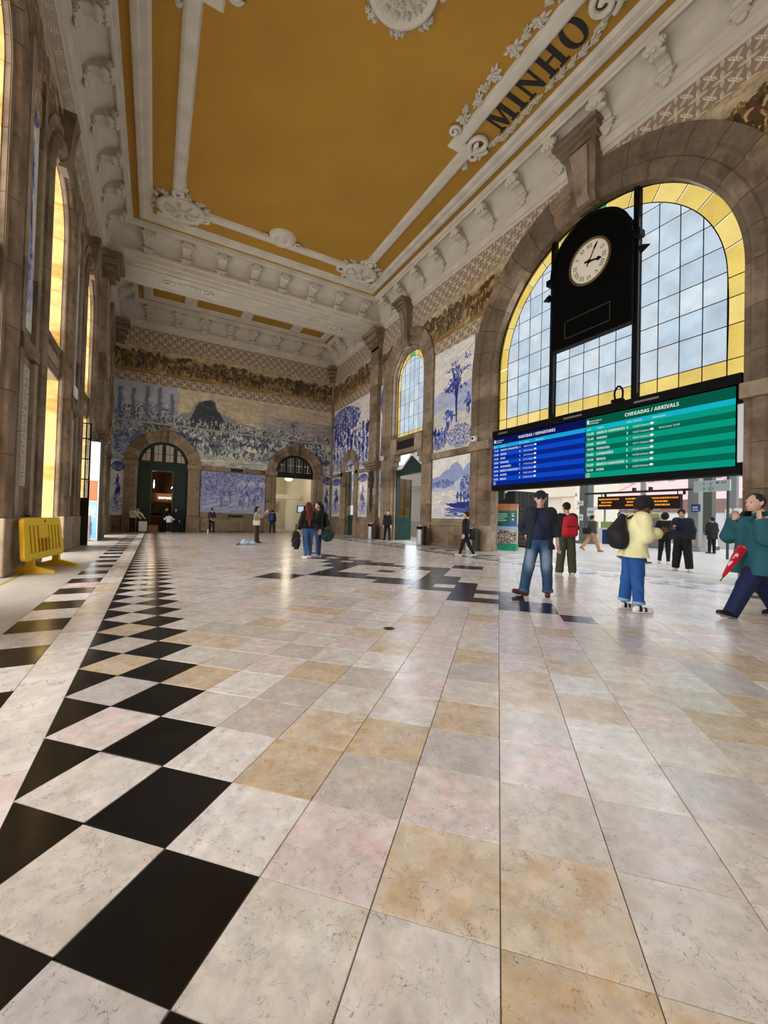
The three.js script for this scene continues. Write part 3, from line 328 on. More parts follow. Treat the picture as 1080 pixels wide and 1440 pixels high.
// pilaster that carries the beam
function pilaster(parent, P, s0, s1, plaque) {
  courses(parent, P, s0, s1, 1.12, 4.3, -0.02, 0.28, 1.06); courses(parent, P, s0 + 0.06, s1 - 0.06, 4.95, 12.3, -0.02, 0.3, 1.2); mesh('pedestal', blockP(P, s0 - 0.1, s1 + 0.1, 0, 1.12, -0.02, 0.4, 0.03), STONES[2], parent);
  for (let k = 0; k < 4; k++) mesh('capital', blockP(P, s0 - 0.06 - k * 0.08, s1 + 0.06 + k * 0.08, 4.3 + k * 0.16, 4.46 + k * 0.16, -0.02, 0.32 + k * 0.09, 0.03), STONES[2], parent);
  corbel(parent, P, s0, s1, 12.1, 13.32, 0.85, 4);
  if (plaque) { const g = [ball(0.36, 0.62, 0.08, 0, 0.75, 0, 16, 12), ball(0.16, 0.16, 0.09, 0, 0.05, 0), ball(0.22, 0.5, 0.07, 0, -0.55, 0, 14, 10), ball(0.1, 0.18, 0.06, 0, -1.12, 0)]; for (let i = 0; i < 8; i++) g.push(ball(0.07, 0.1, 0.05, Math.sin(i * 0.8) * 0.34, 0.75 + Math.cos(i * 0.8) * 0.56, 0.02)); mesh('carved_plaque', g.map((q) => q.rotateY(-Math.PI / 2).translate(XR - 0.3, 3.0, (s0 + s1) / 2)), std(0x1a1512, 0.5), parent).userData.label = 'dark carved oval plaque'; }
}
pilaster(wallRight, PR, -23.9, -22.75, true); pilaster(wallRight, PR, 5.55, 6.7, false);
corbel(wallRight, PR, -30.88, -30.5, 12.2, 13.32, 0.7, 4); courses(wallRight, PR, -30.9, -30.62, 0, 12.2, -0.02, 0.16, 1.3);
// transom over the door in arch B
function transom(parent, P, c, hw) {
  const b = (s0, s1, y0, y1, d0, d1, m = STONE) => mesh('transom_block', blockP(P, s0, s1, y0, y1, d0, d1, 0.02), m, parent);
  b(c - hw + 0.02, c + hw - 0.02, 5.25, 5.9, -0.42, -0.02); b(c - hw + 0.02, c + hw - 0.02, 5.9, 6.06, -0.42, 0.08, STONES[2]); b(c - hw + 0.02, c + hw - 0.02, 5.08, 5.25, -0.42, 0.06, STONES[2]);
  for (const s of [-1, 1]) { b(c + s * (hw - 0.02), c + s * (hw - 0.75), 5.1, 6.0, -0.42, 0.1, STONES[1]); b(c + s * (hw - 0.02), c + s * (hw - 0.5), 4.72, 5.1, -0.42, 0.06, STONES[2]); b(c + s * (hw - 0.02), c + s * (hw - 0.3), 4.4, 4.72, -0.42, 0.04, STONES[0]); }
}
transom(wallRight, PR, archB.c, archB.hw); transom(wallRight, PR, archB2.c, archB2.hw);
mesh('name_plate', blockP(PR, -20.62, -18.72, 5.34, 5.82, -0.02, 0.04, 0.01), std(0x0e120e, 0.4), wallRight).userData.label = 'dark plate with worn letters';
// impost ledge on the jambs of the big arch
for (const s of [-1, 1]) mesh('impost', blockP(PR, archA.c + s * (archA.hw - 0.08), archA.c + s * (archA.hw + 1.17), 4.36, 4.74, -0.3, 0.24, 0.03), STONES[1], wallRight);
for (const s of [-1, 1]) mesh('pier_base', blockP(PR, archA.c + s * (archA.hw - 0.08), archA.c + s * (archA.hw + 1.19), 0, 1.1, -0.3, 0.21, 0.03), STONES[1], wallRight);

// ---- far end wall
const wallEnd = structure('wall_end', 'far end wall covered in a grey blue tile scene above two arched doorways', 'wall');
const doorL = { c: 0.44, hw: 1.48, ys: 4.52 }, doorR = { c: 9.42, hw: 1.48, ys: 4.52 };
wallBody(wallEnd, PE, XL - 1.3, XR + 0.9, [doorL, doorR], 0.6);
for (const d of [doorL, doorR]) {
  archSurround(wallEnd, PE, d, [[0.72, -0.05], [0.72, 0.14], [0.4, 0.14], [0.36, 0.08], [0.12, 0.1], [0, 0.02], [0, -0.05]], 13, 1.15);
  for (const s of [-1, 1]) { mesh('impost', blockP(PE, d.c + s * (d.hw - 0.06), d.c + s * (d.hw + 0.86), 4.3, 4.62, -0.1, 0.22, 0.03), STONES[1], wallEnd); mesh('pier_base', blockP(PE, d.c + s * (d.hw - 0.04), d.c + s * (d.hw + 0.8), 0, 1.06, -0.1, 0.2, 0.03), STONES[1], wallEnd); }
  mesh('keystone', keystone(PE, d.c, 5.95, 7.0, 0.14, 0.22, 0.22, 0.32), STONES[2], wallEnd); mesh('keystone', [ball(0.12, 0.3, 0.1, d.c, 6.55, ZE + 0.32), ball(0.18, 0.1, 0.1, d.c, 6.9, ZE + 0.34)], STONES[2], wallEnd);
}
rowOf(wallEnd, PE, 2.72, 7.14, 0.14, 1.0, -0.02, 0.08, 1.5, 'dado_block'); mesh('plinth', blockP(PE, 2.72, 7.14, 0, 0.14, -0.02, 0.13), STONES[2], wallEnd); mesh('dado_cap', blockP(PE, 2.72, 7.14, 1.0, 1.34, -0.02, 0.12), STONE, wallEnd); rowOf(wallEnd, PE, 2.78, 7.1, 4.32, 4.62, -0.02, 0.14, 1.5, 'ledge_block');
rowOf(wallEnd, PE, 11.7, XR, 0, 1.06, -0.02, 0.08, 1, 'dado_block'); rowOf(wallEnd, PE, XL, -1.8, 0, 1.06, -0.02, 0.08, 1, 'dado_block');
picture(wallEnd, 'azulejo_panel', PE, 2.72, 7.12, 1.38, 4.28, GLAZE.station, false, 0.03, 'lilac blue tile panel between the doorways');
picture(wallEnd, 'azulejo_panel', PE, XL, -1.75, 1.06, 4.6, GLAZE.strip, false, 0.03, 'narrow tile strip'); picture(wallEnd, 'azulejo_panel', PE, 11.66, XR, 1.06, 4.6, GLAZE.strip, true, 0.03, 'narrow tile strip');
for (const [l, r] of [[flat(XL), under(doorL, -1, 0.3)], [under(doorL, 1, 0.3), under(doorR, -1, 0.3)], [under(doorR, 1, 0.3), flat(XR)]]) {
  const m = bandPanel(wallEnd, 'azulejo_panel', PE, 4.6, B2[0], l, r, GLAZE.battle, 14.8, 0.03, 'wide grey blue tile scene of riders and a crowd'); const uv = m.geometry.attributes.uv; for (let i = 0; i < uv.count; i++) uv.setX(i, uv.getX(i) + 2.4 / 14.8);
}
bands(wallEnd, PE, [[flat(XL), flat(XR)]], GLAZE.frieze);
mesh('sign_plate', blockP(PE, 4.65, 5.5, 4.36, 4.58, 0.1, 0.18), std(0x0d100d, 0.5), wallEnd); mesh('sign_plate', blockP(PE, 4.55, 5.6, 1.1, 1.26, 0.08, 0.16), std(0x0d100d, 0.5), wallEnd);
corbel(wallEnd, PE, XR - 0.4, XR - 0.02, 12.2, 13.32, 0.7, 4); corbel(wallEnd, PE, XL + 0.02, XL + 0.5, 12.0, 13.32, 0.9, 4);
const rail = thing('hanging_rail', 'long pale metal rail fixed across the far tile wall above the doorways', 'rail', [0, 0, 0]);
mesh('bar', bar(V(-2.2, 7.12, ZE + 0.42), V(12.3, 7.0, ZE + 0.42), 0.055), std(0xb9b8b2, 0.4, { metalness: 0.4 }), rail); for (const x of [-2.0, 0.5, 3.5, 7.2, 12.1]) mesh('bracket', bar(V(x, 7.1, ZE), V(x, 7.08, ZE + 0.42), 0.025), STEEL, rail);

// ---- left wall (street side)
const wallLeft = structure('wall_left', 'street side wall of dark stone piers between tall arched window openings', 'wall');
const leftArch = LEFT_OPENINGS.map((c) => ({ c, hw: LEFT_HALF, ys: 9.3 }));
wallBody(wallLeft, PL, ZE - 0.6, ZN + 0.6, leftArch, 1.3);
const polyL = [[0.84, -0.05], [0.84, 0.07], [0.64, 0.07], [0.6, 0.0], [0.52, 0.0], [0.48, 0.1], [0.38, 0.16], [0.24, 0.16], [0.13, 0.1], [0.08, 0.02], [-0.015, -0.02], [-0.015, -0.13], [0.05, -0.13], [0.05, -0.05]];
const lining = [[0.02, -0.11], [-0.035, -0.11], [-0.035, -1.29], [0.02, -1.29]];
leftArch.forEach((a, i) => {
  archSurround(wallLeft, PL, { ...a, y0: 1.08 }, polyL, 9, 1.25, () => STONES[2]); archSurround(wallLeft, PL, a, lining, 5, 1.55, () => yellowLitStone, 5, 'reveal_block');
  const b = (y0, y1, d0, d1, m) => mesh('transom_block', blockP(PL, a.c - a.hw + 0.03, a.c + a.hw - 0.03, y0, y1, d0, d1, 0.03), m, wallLeft); b(5.25, 5.85, -0.75, -0.16, STONES[0]); b(5.85, 6.05, -0.8, -0.08, STONES[2]); b(5.08, 5.25, -0.78, -0.1, STONES[2]); b(5.4, 5.7, -0.3, -0.1, STONES[1]);
  mesh('keystone', keystone(PL, a.c, 10.5, 12.0, 0.2, 0.3, 0.2, 0.34), STONES[2], wallLeft);
});
const pierEdges = [ZE, ...LEFT_OPENINGS.flatMap((c) => [c - LEFT_HALF, c + LEFT_HALF]), ZN];
for (let k = 0; k < pierEdges.length; k += 2) {
  const z0 = pierEdges[k], z1 = pierEdges[k + 1], w = z1 - z0, n = Math.max(1, Math.round(w / 1.6));
  for (let i = 0; i < n; i++) mesh('pedestal_block', blockP(PL, lerp(z0, z1, i / n) + J, lerp(z0, z1, (i + 1) / n) - J, 0, 1.08, -0.05, 0.17, 0.04), STONES[i % 2], wallLeft);
  if (w > 2.5) mesh('ledge_block', blockP(PL, z0 + 0.86, z1 - 0.86, 4.5, 4.78, -0.05, 0.14, 0.03), STONES[2], wallLeft);
  if (w > 2.5) { const c = (z0 + z1) / 2; picture(wallLeft, 'azulejo_strip', PL, c - 0.36, c + 0.36, 1.75, 4.3, GLAZE.band, false, 0.02, 'narrow ornamental tile strip'); picture(wallLeft, 'azulejo_strip', PL, c - 0.36, c + 0.36, 5.1, 10.6, GLAZE.strip, false, 0.02, 'narrow tile strip'); for (const s of [-1, 1]) { courses(wallLeft, PL, c + s * 0.42, c + s * 0.66, 1.12, 4.48, -0.05, 0.1, 1.7, 'frame_block'); courses(wallLeft, PL, c + s * 0.42, c + s * 0.66, 4.8, 10.8, -0.05, 0.1, 1.5, 'frame_block'); } }
}
bands(wallLeft, PL, [flat(ZE + 0.1), ...leftArch.flatMap((a) => [under(a, -1, 0.4), under(a, 1, 0.4)]), flat(ZN)].reduce((out, f, i, all) => (i % 2 ? [...out, [all[i - 1], f]] : out), []), GLAZE.frieze);
pilaster(wallLeft, PL, -23.95, -22.75, false); pilaster(wallLeft, PL, 5.55, 6.7, false);

// ---- near end wall, behind the camera
const wallBack = structure('wall_back', 'tiled end wall at the entrance end of the hall', 'wall');
wallBody(wallBack, PN, XL - 1.3, XR + 0.9, [], 0.6); picture(wallBack, 'azulejo_panel', PN, XL, XR, 4.6, B2[0], GLAZE.battle, true, 0.03); bands(wallBack, PN, [[flat(XL), flat(XR)]], GLAZE.frieze);
// ---------------------------------------------------------------- ceiling
const ceiling = structure('ceiling', 'ochre yellow ceiling with white plaster mouldings', 'ceiling');
mesh('panel', box(XL - 1.2, XR + 0.9, CEIL, CEIL + 0.3, ZE - 0.5, ZN + 0.5), OCHRE, ceiling).userData.label = 'plain ochre yellow field';
const rectPath = (x0, x1, z0, z1) => [[x0, z0], [x1, z0], [x1, z1], [x0, z1]];
const MZ0 = -22.95, MZ1 = 2 * ZC - MZ0;
const cornice = [[-0.02, COR - 0.02], [0.05, COR - 0.02], [0.08, COR + 0.07], [0.15, COR + 0.1], [0.2, COR + 0.2], [0.23, COR + 0.3], [0.3, COR + 0.34], [0.32, COR + 0.44], [0.27, COR + 0.46]];
for (let k = 0; k <= 10; k++) { const t = k / 10 * Math.PI / 2; cornice.push([1.0 - 0.73 * Math.cos(t), COR + 0.46 + 0.76 * Math.sin(t)]); }
cornice.push([1.0, COR + 1.16], [1.06, COR + 1.14], [1.1, COR + 1.2], [1.17, COR + 1.22], [1.24, CEIL + 0.01]);
const frameProfile = [[1.5, CEIL + 0.01], [1.5, CEIL - 0.08], [1.56, CEIL - 0.11], [1.68, CEIL - 0.11], [1.72, CEIL - 0.08], [1.9, CEIL - 0.08], [1.96, CEIL - 0.03], [2.03, CEIL + 0.01]];
const railProfile = [[-0.24, CEIL + 0.01], [-0.22, CEIL - 0.07], [-0.14, CEIL - 0.12], [0.1, CEIL - 0.12], [0.17, CEIL - 0.09], [0.2, CEIL - 0.05], [0.24, CEIL + 0.01]];
const mainTrim = structure('trim_1', 'white plaster cornice and mouldings round the large ochre ceiling field', 'cornice'), endTrim = structure('trim_2', 'white plaster cornice round the small ceiling bay at the far end', 'cornice'), nearTrim = structure('trim_3', 'white plaster cornice round the ceiling bay at the entrance end', 'cornice');
mesh('cornice', sweepPlan(rectPath(XL, XR, MZ0, MZ1), cornice), PLASTER, mainTrim); mesh('outer_frame', sweepPlan(rectPath(XL, XR, MZ0, MZ1), frameProfile), PLASTER, mainTrim);
const rl = XL + 2.96, rr = XR - 2.96, rz0 = MZ0 + 3.1, rz1 = MZ1 - 3.1, notch = 0.5, nz0 = ZC - 2.75, nz1 = ZC + 2.75;
mesh('inner_rail', sweepPlan([[rl, rz0], [rr, rz0], [rr, nz0], [rr - notch, nz0], [rr - notch, nz1], [rr, nz1], [rr, rz1], [rl, rz1], [rl, nz1], [rl + notch, nz1], [rl + notch, nz0], [rl, nz0]], railProfile), PLASTER, mainTrim);
for (const [t, z0, z1] of [[endTrim, ZE, -25.0], [nearTrim, 2 * ZC + 25.0, ZN]]) {
  mesh('cornice', sweepPlan(rectPath(XL, XR, z0, z1), cornice), PLASTER, t); mesh('outer_frame', sweepPlan(rectPath(XL, XR, z0, z1), frameProfile), PLASTER, t);
  for (const x of [1.6, 5, 8.4]) mesh('cross_rib', box(x - 0.35, x + 0.35, CEIL - 0.08, CEIL + 0.01, z0 + 1.96, z1 - 1.96), PLASTER, t);
}
// transverse beams
for (const [z0, z1, n] of [[-25.0, MZ0, 4], [MZ1, 2 * ZC + 25.0, 5]]) {
  const b = structure('trim_' + n, n === 4 ? 'white plaster beam across the hall with relief ornaments' : 'white plaster beam at the entrance end of the hall', 'beam');
  mesh('beam', box(XL, XR, COR - 0.04, CEIL, z0, z1), PLASTER, b); mesh('soffit_frame', sweepPlan(rectPath(XL + 0.3, XR - 0.3, z0 + 0.25, z1 - 0.25), [[0, COR - 0.03], [0, COR - 0.1], [0.12, COR - 0.1], [0.16, COR - 0.03]]), PLASTER, b);
  for (const x of [1.2, 8.8]) { const g = []; for (let k = -3; k <= 3; k++) g.push(ball(0.2 - Math.abs(k) * 0.02, 0.07, 0.34 - Math.abs(k) * 0.05, x + k * 0.24, COR - 0.06, (z0 + z1) / 2)); for (const s of [-1, 1]) g.push(new THREE.TorusGeometry(0.16, 0.06, 6, 14).rotateX(Math.PI / 2).translate(x + s * 1.0, COR - 0.07, (z0 + z1) / 2)); mesh('shell_ornament', g, PLASTER, b); }
}
// consoles in the cove: one shape, many copies
const consoleGeo = (() => {
  const prof = [[0.26, 0.44], [0.34, 0.4], [0.42, 0.46], [0.44, 0.56], [0.4, 0.68], [0.46, 0.78], [0.62, 0.84], [0.8, 0.84], [0.94, 0.88], [1.04, 0.98], [1.06, 1.1], [1.02, 1.2], [0.9, 1.24], [0.7, 1.2], [0.4, 0.98], [0.27, 0.7]];
  const body = new THREE.ExtrudeGeometry(new THREE.Shape(prof.map(([a, b]) => new THREE.Vector2(a, b))), { depth: 0.2, bevelEnabled: true, bevelSize: 0.02, bevelThickness: 0.02, bevelSegments: 1 }).translate(0, 0, -0.1);
  const roll = (r, x, y, w) => new THREE.CylinderGeometry(r, r, w, 12).rotateX(Math.PI / 2).translate(x, y, 0), g = [body, roll(0.11, 0.95, 1.0, 0.36), roll(0.06, 0.95, 1.0, 0.42), roll(0.075, 0.4, 0.56, 0.3), roll(0.04, 0.4, 0.56, 0.36)];
  for (const s of [-1, 0, 1]) { g.push(ball(0.1, 0.07, 0.05, 0.78, 0.86, s * 0.11, 8, 6), ball(0.06, 0.09, 0.05, 0.98, 0.9, s * 0.11, 8, 6)); }
  g.push(ball(0.05, 0.11, 0.09, 0.36, 0.36, 0, 8, 6), ball(0.045, 0.07, 0.16, 0.33, 0.44, 0, 8, 6));
  const out = merge(g); out.scale(1, 1, 1.45); return merge([out, extrude([[-0.62, 0], [-0.3, 0.05], [-0.12, 0.13], [0, 0.2], [0.12, 0.13], [0.3, 0.05], [0.62, 0]], 0.05, 0.01).rotateY(Math.PI / 2).translate(0.26, 0.44, 0)]);
})();
function consoles(parent, x, z, turn) { const m = mesh('console', consoleGeo, PLASTER, parent); m.position.set(x, COR, z); m.rotation.y = turn; }
for (let z = ZC - 0.86; z > MZ0 + 1.1; z -= 1.69) { for (const q of [z, 2 * ZC - z]) { consoles(mainTrim, XR, q, Math.PI); consoles(mainTrim, XL, q, 0); } }
for (let x = 5.1 - 0.82; x > XL + 1.0; x -= 1.65) for (const q of [x, 10.1 - x]) { consoles(mainTrim, q, MZ0, -Math.PI / 2); consoles(mainTrim, q, MZ1, Math.PI / 2); consoles(endTrim, q, ZE, -Math.PI / 2); consoles(endTrim, q, -25.0, Math.PI / 2); consoles(nearTrim, q, ZN, Math.PI / 2); }
for (const z of [-29.4, -27.95, -26.5]) { consoles(endTrim, XR, z, Math.PI); consoles(endTrim, XL, z, 0); }
// plaster ornaments on the ceiling field
const spiral = (cx, cz, r, turns, dir, rad, a0 = 0) => { const p = []; for (let k = 0; k <= 40; k++) { const t = k / 40, q = r * (1 - 0.82 * t), a = a0 + dir * turns * 6.283 * t; p.push(V(cx + Math.cos(a) * q, CEIL - 0.07 - t * 0.05, cz + Math.sin(a) * q)); } return tube(p, rad, 44, 7); };
const leafGeo = (() => { const pts = [], n = 7; for (let k = 0; k <= n * 4; k++) { const t = k / (n * 4), a = t * 6.283, r = 0.78 + 0.22 * Math.cos(a * n); pts.push(new THREE.Vector2(Math.cos(a) * r * (1 + 0.18 * Math.cos(a)), Math.sin(a) * r * (0.9 - 0.25 * Math.cos(a)))); } const g = new THREE.ExtrudeGeometry(new THREE.Shape(pts), { depth: 0.35, bevelEnabled: true, bevelSize: 0.28, bevelThickness: 0.55, bevelSegments: 3, bevelOffset: -0.28 }); const rib = new THREE.SphereGeometry(1, 8, 6).scale(0.8, 0.14, 0.5).translate(0.05, 0, 0.75); return merge([g.rotateX(Math.PI / 2), rib.rotateX(Math.PI / 2)]); })();
const leafLump = (x, z, l, w, a, y = CEIL - 0.05) => leafGeo.clone().scale(l * 1.15, 0.1, w * 1.15).rotateY(-a).translate(x, y + 0.06, z);
function cartouche(name, cx, cz, sx, sz) {   // corner shield between scrolls
  const g = [ball(0.62, 0.13, 0.5, cx, CEIL - 0.06, cz, 20, 10), new THREE.TorusGeometry(0.56, 0.1, 8, 28).scale(1.15, 0.9, 1).rotateX(Math.PI / 2).translate(cx, CEIL - 0.1, cz)];
  for (let k = 0; k < 14; k++) { const a = k / 14 * 6.283; g.push(leafLump(cx + Math.cos(a) * 0.78, cz + Math.sin(a) * 0.62, 0.2, 0.1, a + (k % 2 ? 0.5 : -0.4))); }
  for (let k = 0; k < 7; k++) { const a = k / 7 * 6.283; g.push(leafLump(cx + Math.cos(a) * 0.3, cz + Math.sin(a) * 0.22, 0.16, 0.07, a, CEIL - 0.19)); } g.push(ball(0.12, 0.07, 0.1, cx, CEIL - 0.2, cz));
  g.push(spiral(cx + sx * 0.75, cz - sz * 0.1, 0.26, 1.4, sx * sz, 0.06), spiral(cx - sx * 0.1, cz + sz * 0.72, 0.24, 1.4, -sx * sz, 0.06), leafLump(cx + sx * 1.05, cz + sz * 0.05, 0.34, 0.12, 0), leafLump(cx, cz + sz * 1.0, 0.12, 0.34, 0));
  g.push(rbox(cx - 0.3 * sx - 0.42, cx - 0.3 * sx + 0.42, CEIL - 0.17, CEIL + 0.01, cz - sz * 0.5 - 0.1, cz - sz * 0.5 + 0.1, 0.03));
  mesh(name, merge(g).translate(-cx, -CEIL, -cz).scale(1.3, 1.1, 1.3).translate(cx, CEIL, cz), PLASTER, mainTrim);
}
for (const [x, z, sx, sz] of [[rl + 0.15, rz0 - 0.05, 1, 1], [rr - 0.15, rz0 - 0.05, -1, 1], [rl + 0.15, rz1, 1, -1], [rr - 0.15, rz1, -1, -1]]) { cartouche('corner_cartouche', x, z, sx, sz); }
mesh('paint_mark', ball(0.16, 0.02, 0.22, XL + 2.35, CEIL - 0.12, MZ0 + 3.35, 14, 6), std(0x14204a, 0.6), mainTrim).userData.label = 'small dark blue oval';
for (const z of [rz0 + 0.35, rz1 - 0.35]) { const s = z < ZC ? 1 : -1, g = [lathe([[0, -0.16], [0.16, -0.15], [0.2, -0.08], [0.3, -0.1], [0.36, -0.17], [0.46, -0.18], [0.54, -0.1], [0.6, -0.1], [0.66, 0]], 36).translate(4.95, CEIL, z)]; for (const k of [-1, 1]) g.push(leafLump(4.95 + k * 0.85, z - s * 0.2, 0.24, 0.12, k * 0.3), leafLump(4.95 + k * 1.1, z - s * 0.3, 0.2, 0.08, k * 0.2), spiral(4.95 + k * 0.75, z - s * 0.05, 0.14, 1.2, k, 0.045)); mesh('volute_disc', g, PLASTER, mainTrim); }
{ const g = [lathe([[0, -0.24], [0.14, -0.22], [0.18, -0.12], [0.42, -0.1], [0.7, -0.1], [0.74, -0.18], [0.84, -0.2], [0.92, -0.14], [0.95, 0]], 48).translate(5.0, CEIL, ZC)]; for (let k = 0; k < 12; k++) { const a = k / 12 * 6.283; g.push(leafLump(5 + Math.cos(a) * 0.42, ZC + Math.sin(a) * 0.42, 0.2, 0.09, a, CEIL - 0.13), leafLump(5 + Math.cos(a + 0.26) * 0.6, ZC + Math.sin(a + 0.26) * 0.6, 0.1, 0.07, a, CEIL - 0.13)); } for (let k = 0; k < 8; k++) { const a = k / 8 * 6.283 + 0.39; g.push(leafLump(5 + Math.cos(a) * 1.02, ZC + Math.sin(a) * 1.02, 0.13, 0.16, a), leafLump(5 + Math.cos(a + 0.14) * 1.04, ZC + Math.sin(a + 0.14) * 1.04, 0.08, 0.1, a), leafLump(5 + Math.cos(a - 0.14) * 1.04, ZC + Math.sin(a - 0.14) * 1.04, 0.08, 0.1, a)); } mesh('ceiling_rosette', g, PLASTER, mainTrim); }
// scrolls and acanthus leaves round the lettered panels
for (const side of [1, -1]) {
  const X = (x) => side > 0 ? x : XL + XR - x, g = [];
  for (const s of [-1, 1]) { const Z = (d) => ZC + s * d;
    g.push(spiral(X(rr + 0.15), Z(2.3), 0.42, 1.6, s * side, 0.09, s > 0 ? 0 : 0), spiral(X(rr + 0.3), Z(2.75), 0.24, 1.3, -s * side, 0.07), leafLump(X(rr + 0.55), Z(2.0), 0.1, 0.4, 0.3 * s), leafLump(X(rr + 0.1), Z(3.1), 0.12, 0.26, 0), leafLump(X(rr + 0.35), Z(3.3), 0.1, 0.2, 0.4));
    for (let k = 0; k < 5; k++) g.push(leafLump(X(rr + 0.72 - k * 0.015), Z(1.7 - k * 0.36), 0.08 + 0.02 * (k % 2), 0.22, 0.25 * s));
    g.push(spiral(X(rr - notch - 0.42), Z(2.35), 0.2, 1.4, -s * side, 0.06), leafLump(X(rr - notch - 0.4), Z(1.9), 0.18, 0.24, 0.6 * s), leafLump(X(rr - notch - 0.56), Z(1.62), 0.1, 0.16, 0.2), leafLump(X(rr - notch - 0.42), Z(1.2), 0.14, 0.3, -0.4 * s), leafLump(X(rr - notch - 0.5), Z(0.8), 0.12, 0.2, 0.5 * s), leafLump(X(rr - notch - 0.5), Z(0.4), 0.2, 0.3, -0.3 * s)); }
  mesh('scroll_ornament', g, PLASTER, mainTrim);
}
const serif = await new FontLoader().loadAsync('fonts/droid/droid_serif_bold.typeface.json');
{ let x = 0; for (const ch of 'MINHO') { const t = new TextGeometry(ch, { font: serif, size: 0.86, depth: 0.03, curveSegments: 6 }); t.scale(0.75, 1, 1); t.computeBoundingBox(); const w = t.boundingBox.max.x; const L = mesh('letter', t, std(0x14120f, 0.7), mainTrim); L.matrixAutoUpdate = false; L.matrix.makeBasis(V(0, 0, 1), V(-1, 0, 0), V(0, -1, 0)).setPosition(XR - 2.42, CEIL + 0.005, ZC - 1.66 + x); L.userData.label = 'black letter ' + ch; x += w + 0.05; } }
// ---------------------------------------------------------------- leaded windows
const glassTex = (seed, c, amp) => { const f = fbm(seed), r = rng(seed); const t = texture(128, 128, (u, v) => { const k = 1 + (f(u, v, 4, 4) - 0.5) * amp + (r() - 0.5) * 0.03; return [c[0] * k, c[1] * k, c[2] * k]; }); t.repeat.set(0.5, 0.5); return t; };
const pane = (map) => new THREE.MeshPhysicalMaterial({ map, transmission: 1, roughness: 0.3, thickness: 0, ior: 1.45 });
const CLEAR = [pane(glassTex(51, [166, 173, 179], 0.2)), pane(glassTex(52, [158, 168, 176], 0.22)), pane(glassTex(53, [171, 177, 181], 0.18)), pane(glassTex(54, [153, 165, 175], 0.24))];
const YELLOW = [pane(glassTex(55, [190, 164, 86], 0.16)), pane(glassTex(56, [194, 170, 98], 0.14)), pane(glassTex(57, [184, 156, 76], 0.18))];
const rw = rng(58);
function clipConvex(poly, clip) { let out = poly; for (let i = 0; i < clip.length && out.length; i++) { const a = clip[i], b = clip[(i + 1) % clip.length], side = (p) => (b[0] - a[0]) * (p[1] - a[1]) - (b[1] - a[1]) * (p[0] - a[0]), res = []; for (let k = 0; k < out.length; k++) { const p = out[k], q = out[(k + 1) % out.length], s = side(p), t = side(q); if (s >= 0) res.push(p); if (s * t < 0) { const f = s / (s - t); res.push([lerp(p[0], q[0], f), lerp(p[1], q[1], f)]); } } out = res; } return out; }
const areaOf = (p) => Math.abs(p.reduce((s, a, i) => { const b = p[(i + 1) % p.length]; return s + a[0] * b[1] - a[1] * b[0]; }, 0)) / 2;
function flatPoly(poly, P, d) { const t = [], q = poly.map(([s, y]) => P(s, y, d)); for (let i = 1; i + 1 < q.length; i++) t.push(q[0], q[i], q[i + 1]); return soup(t); }
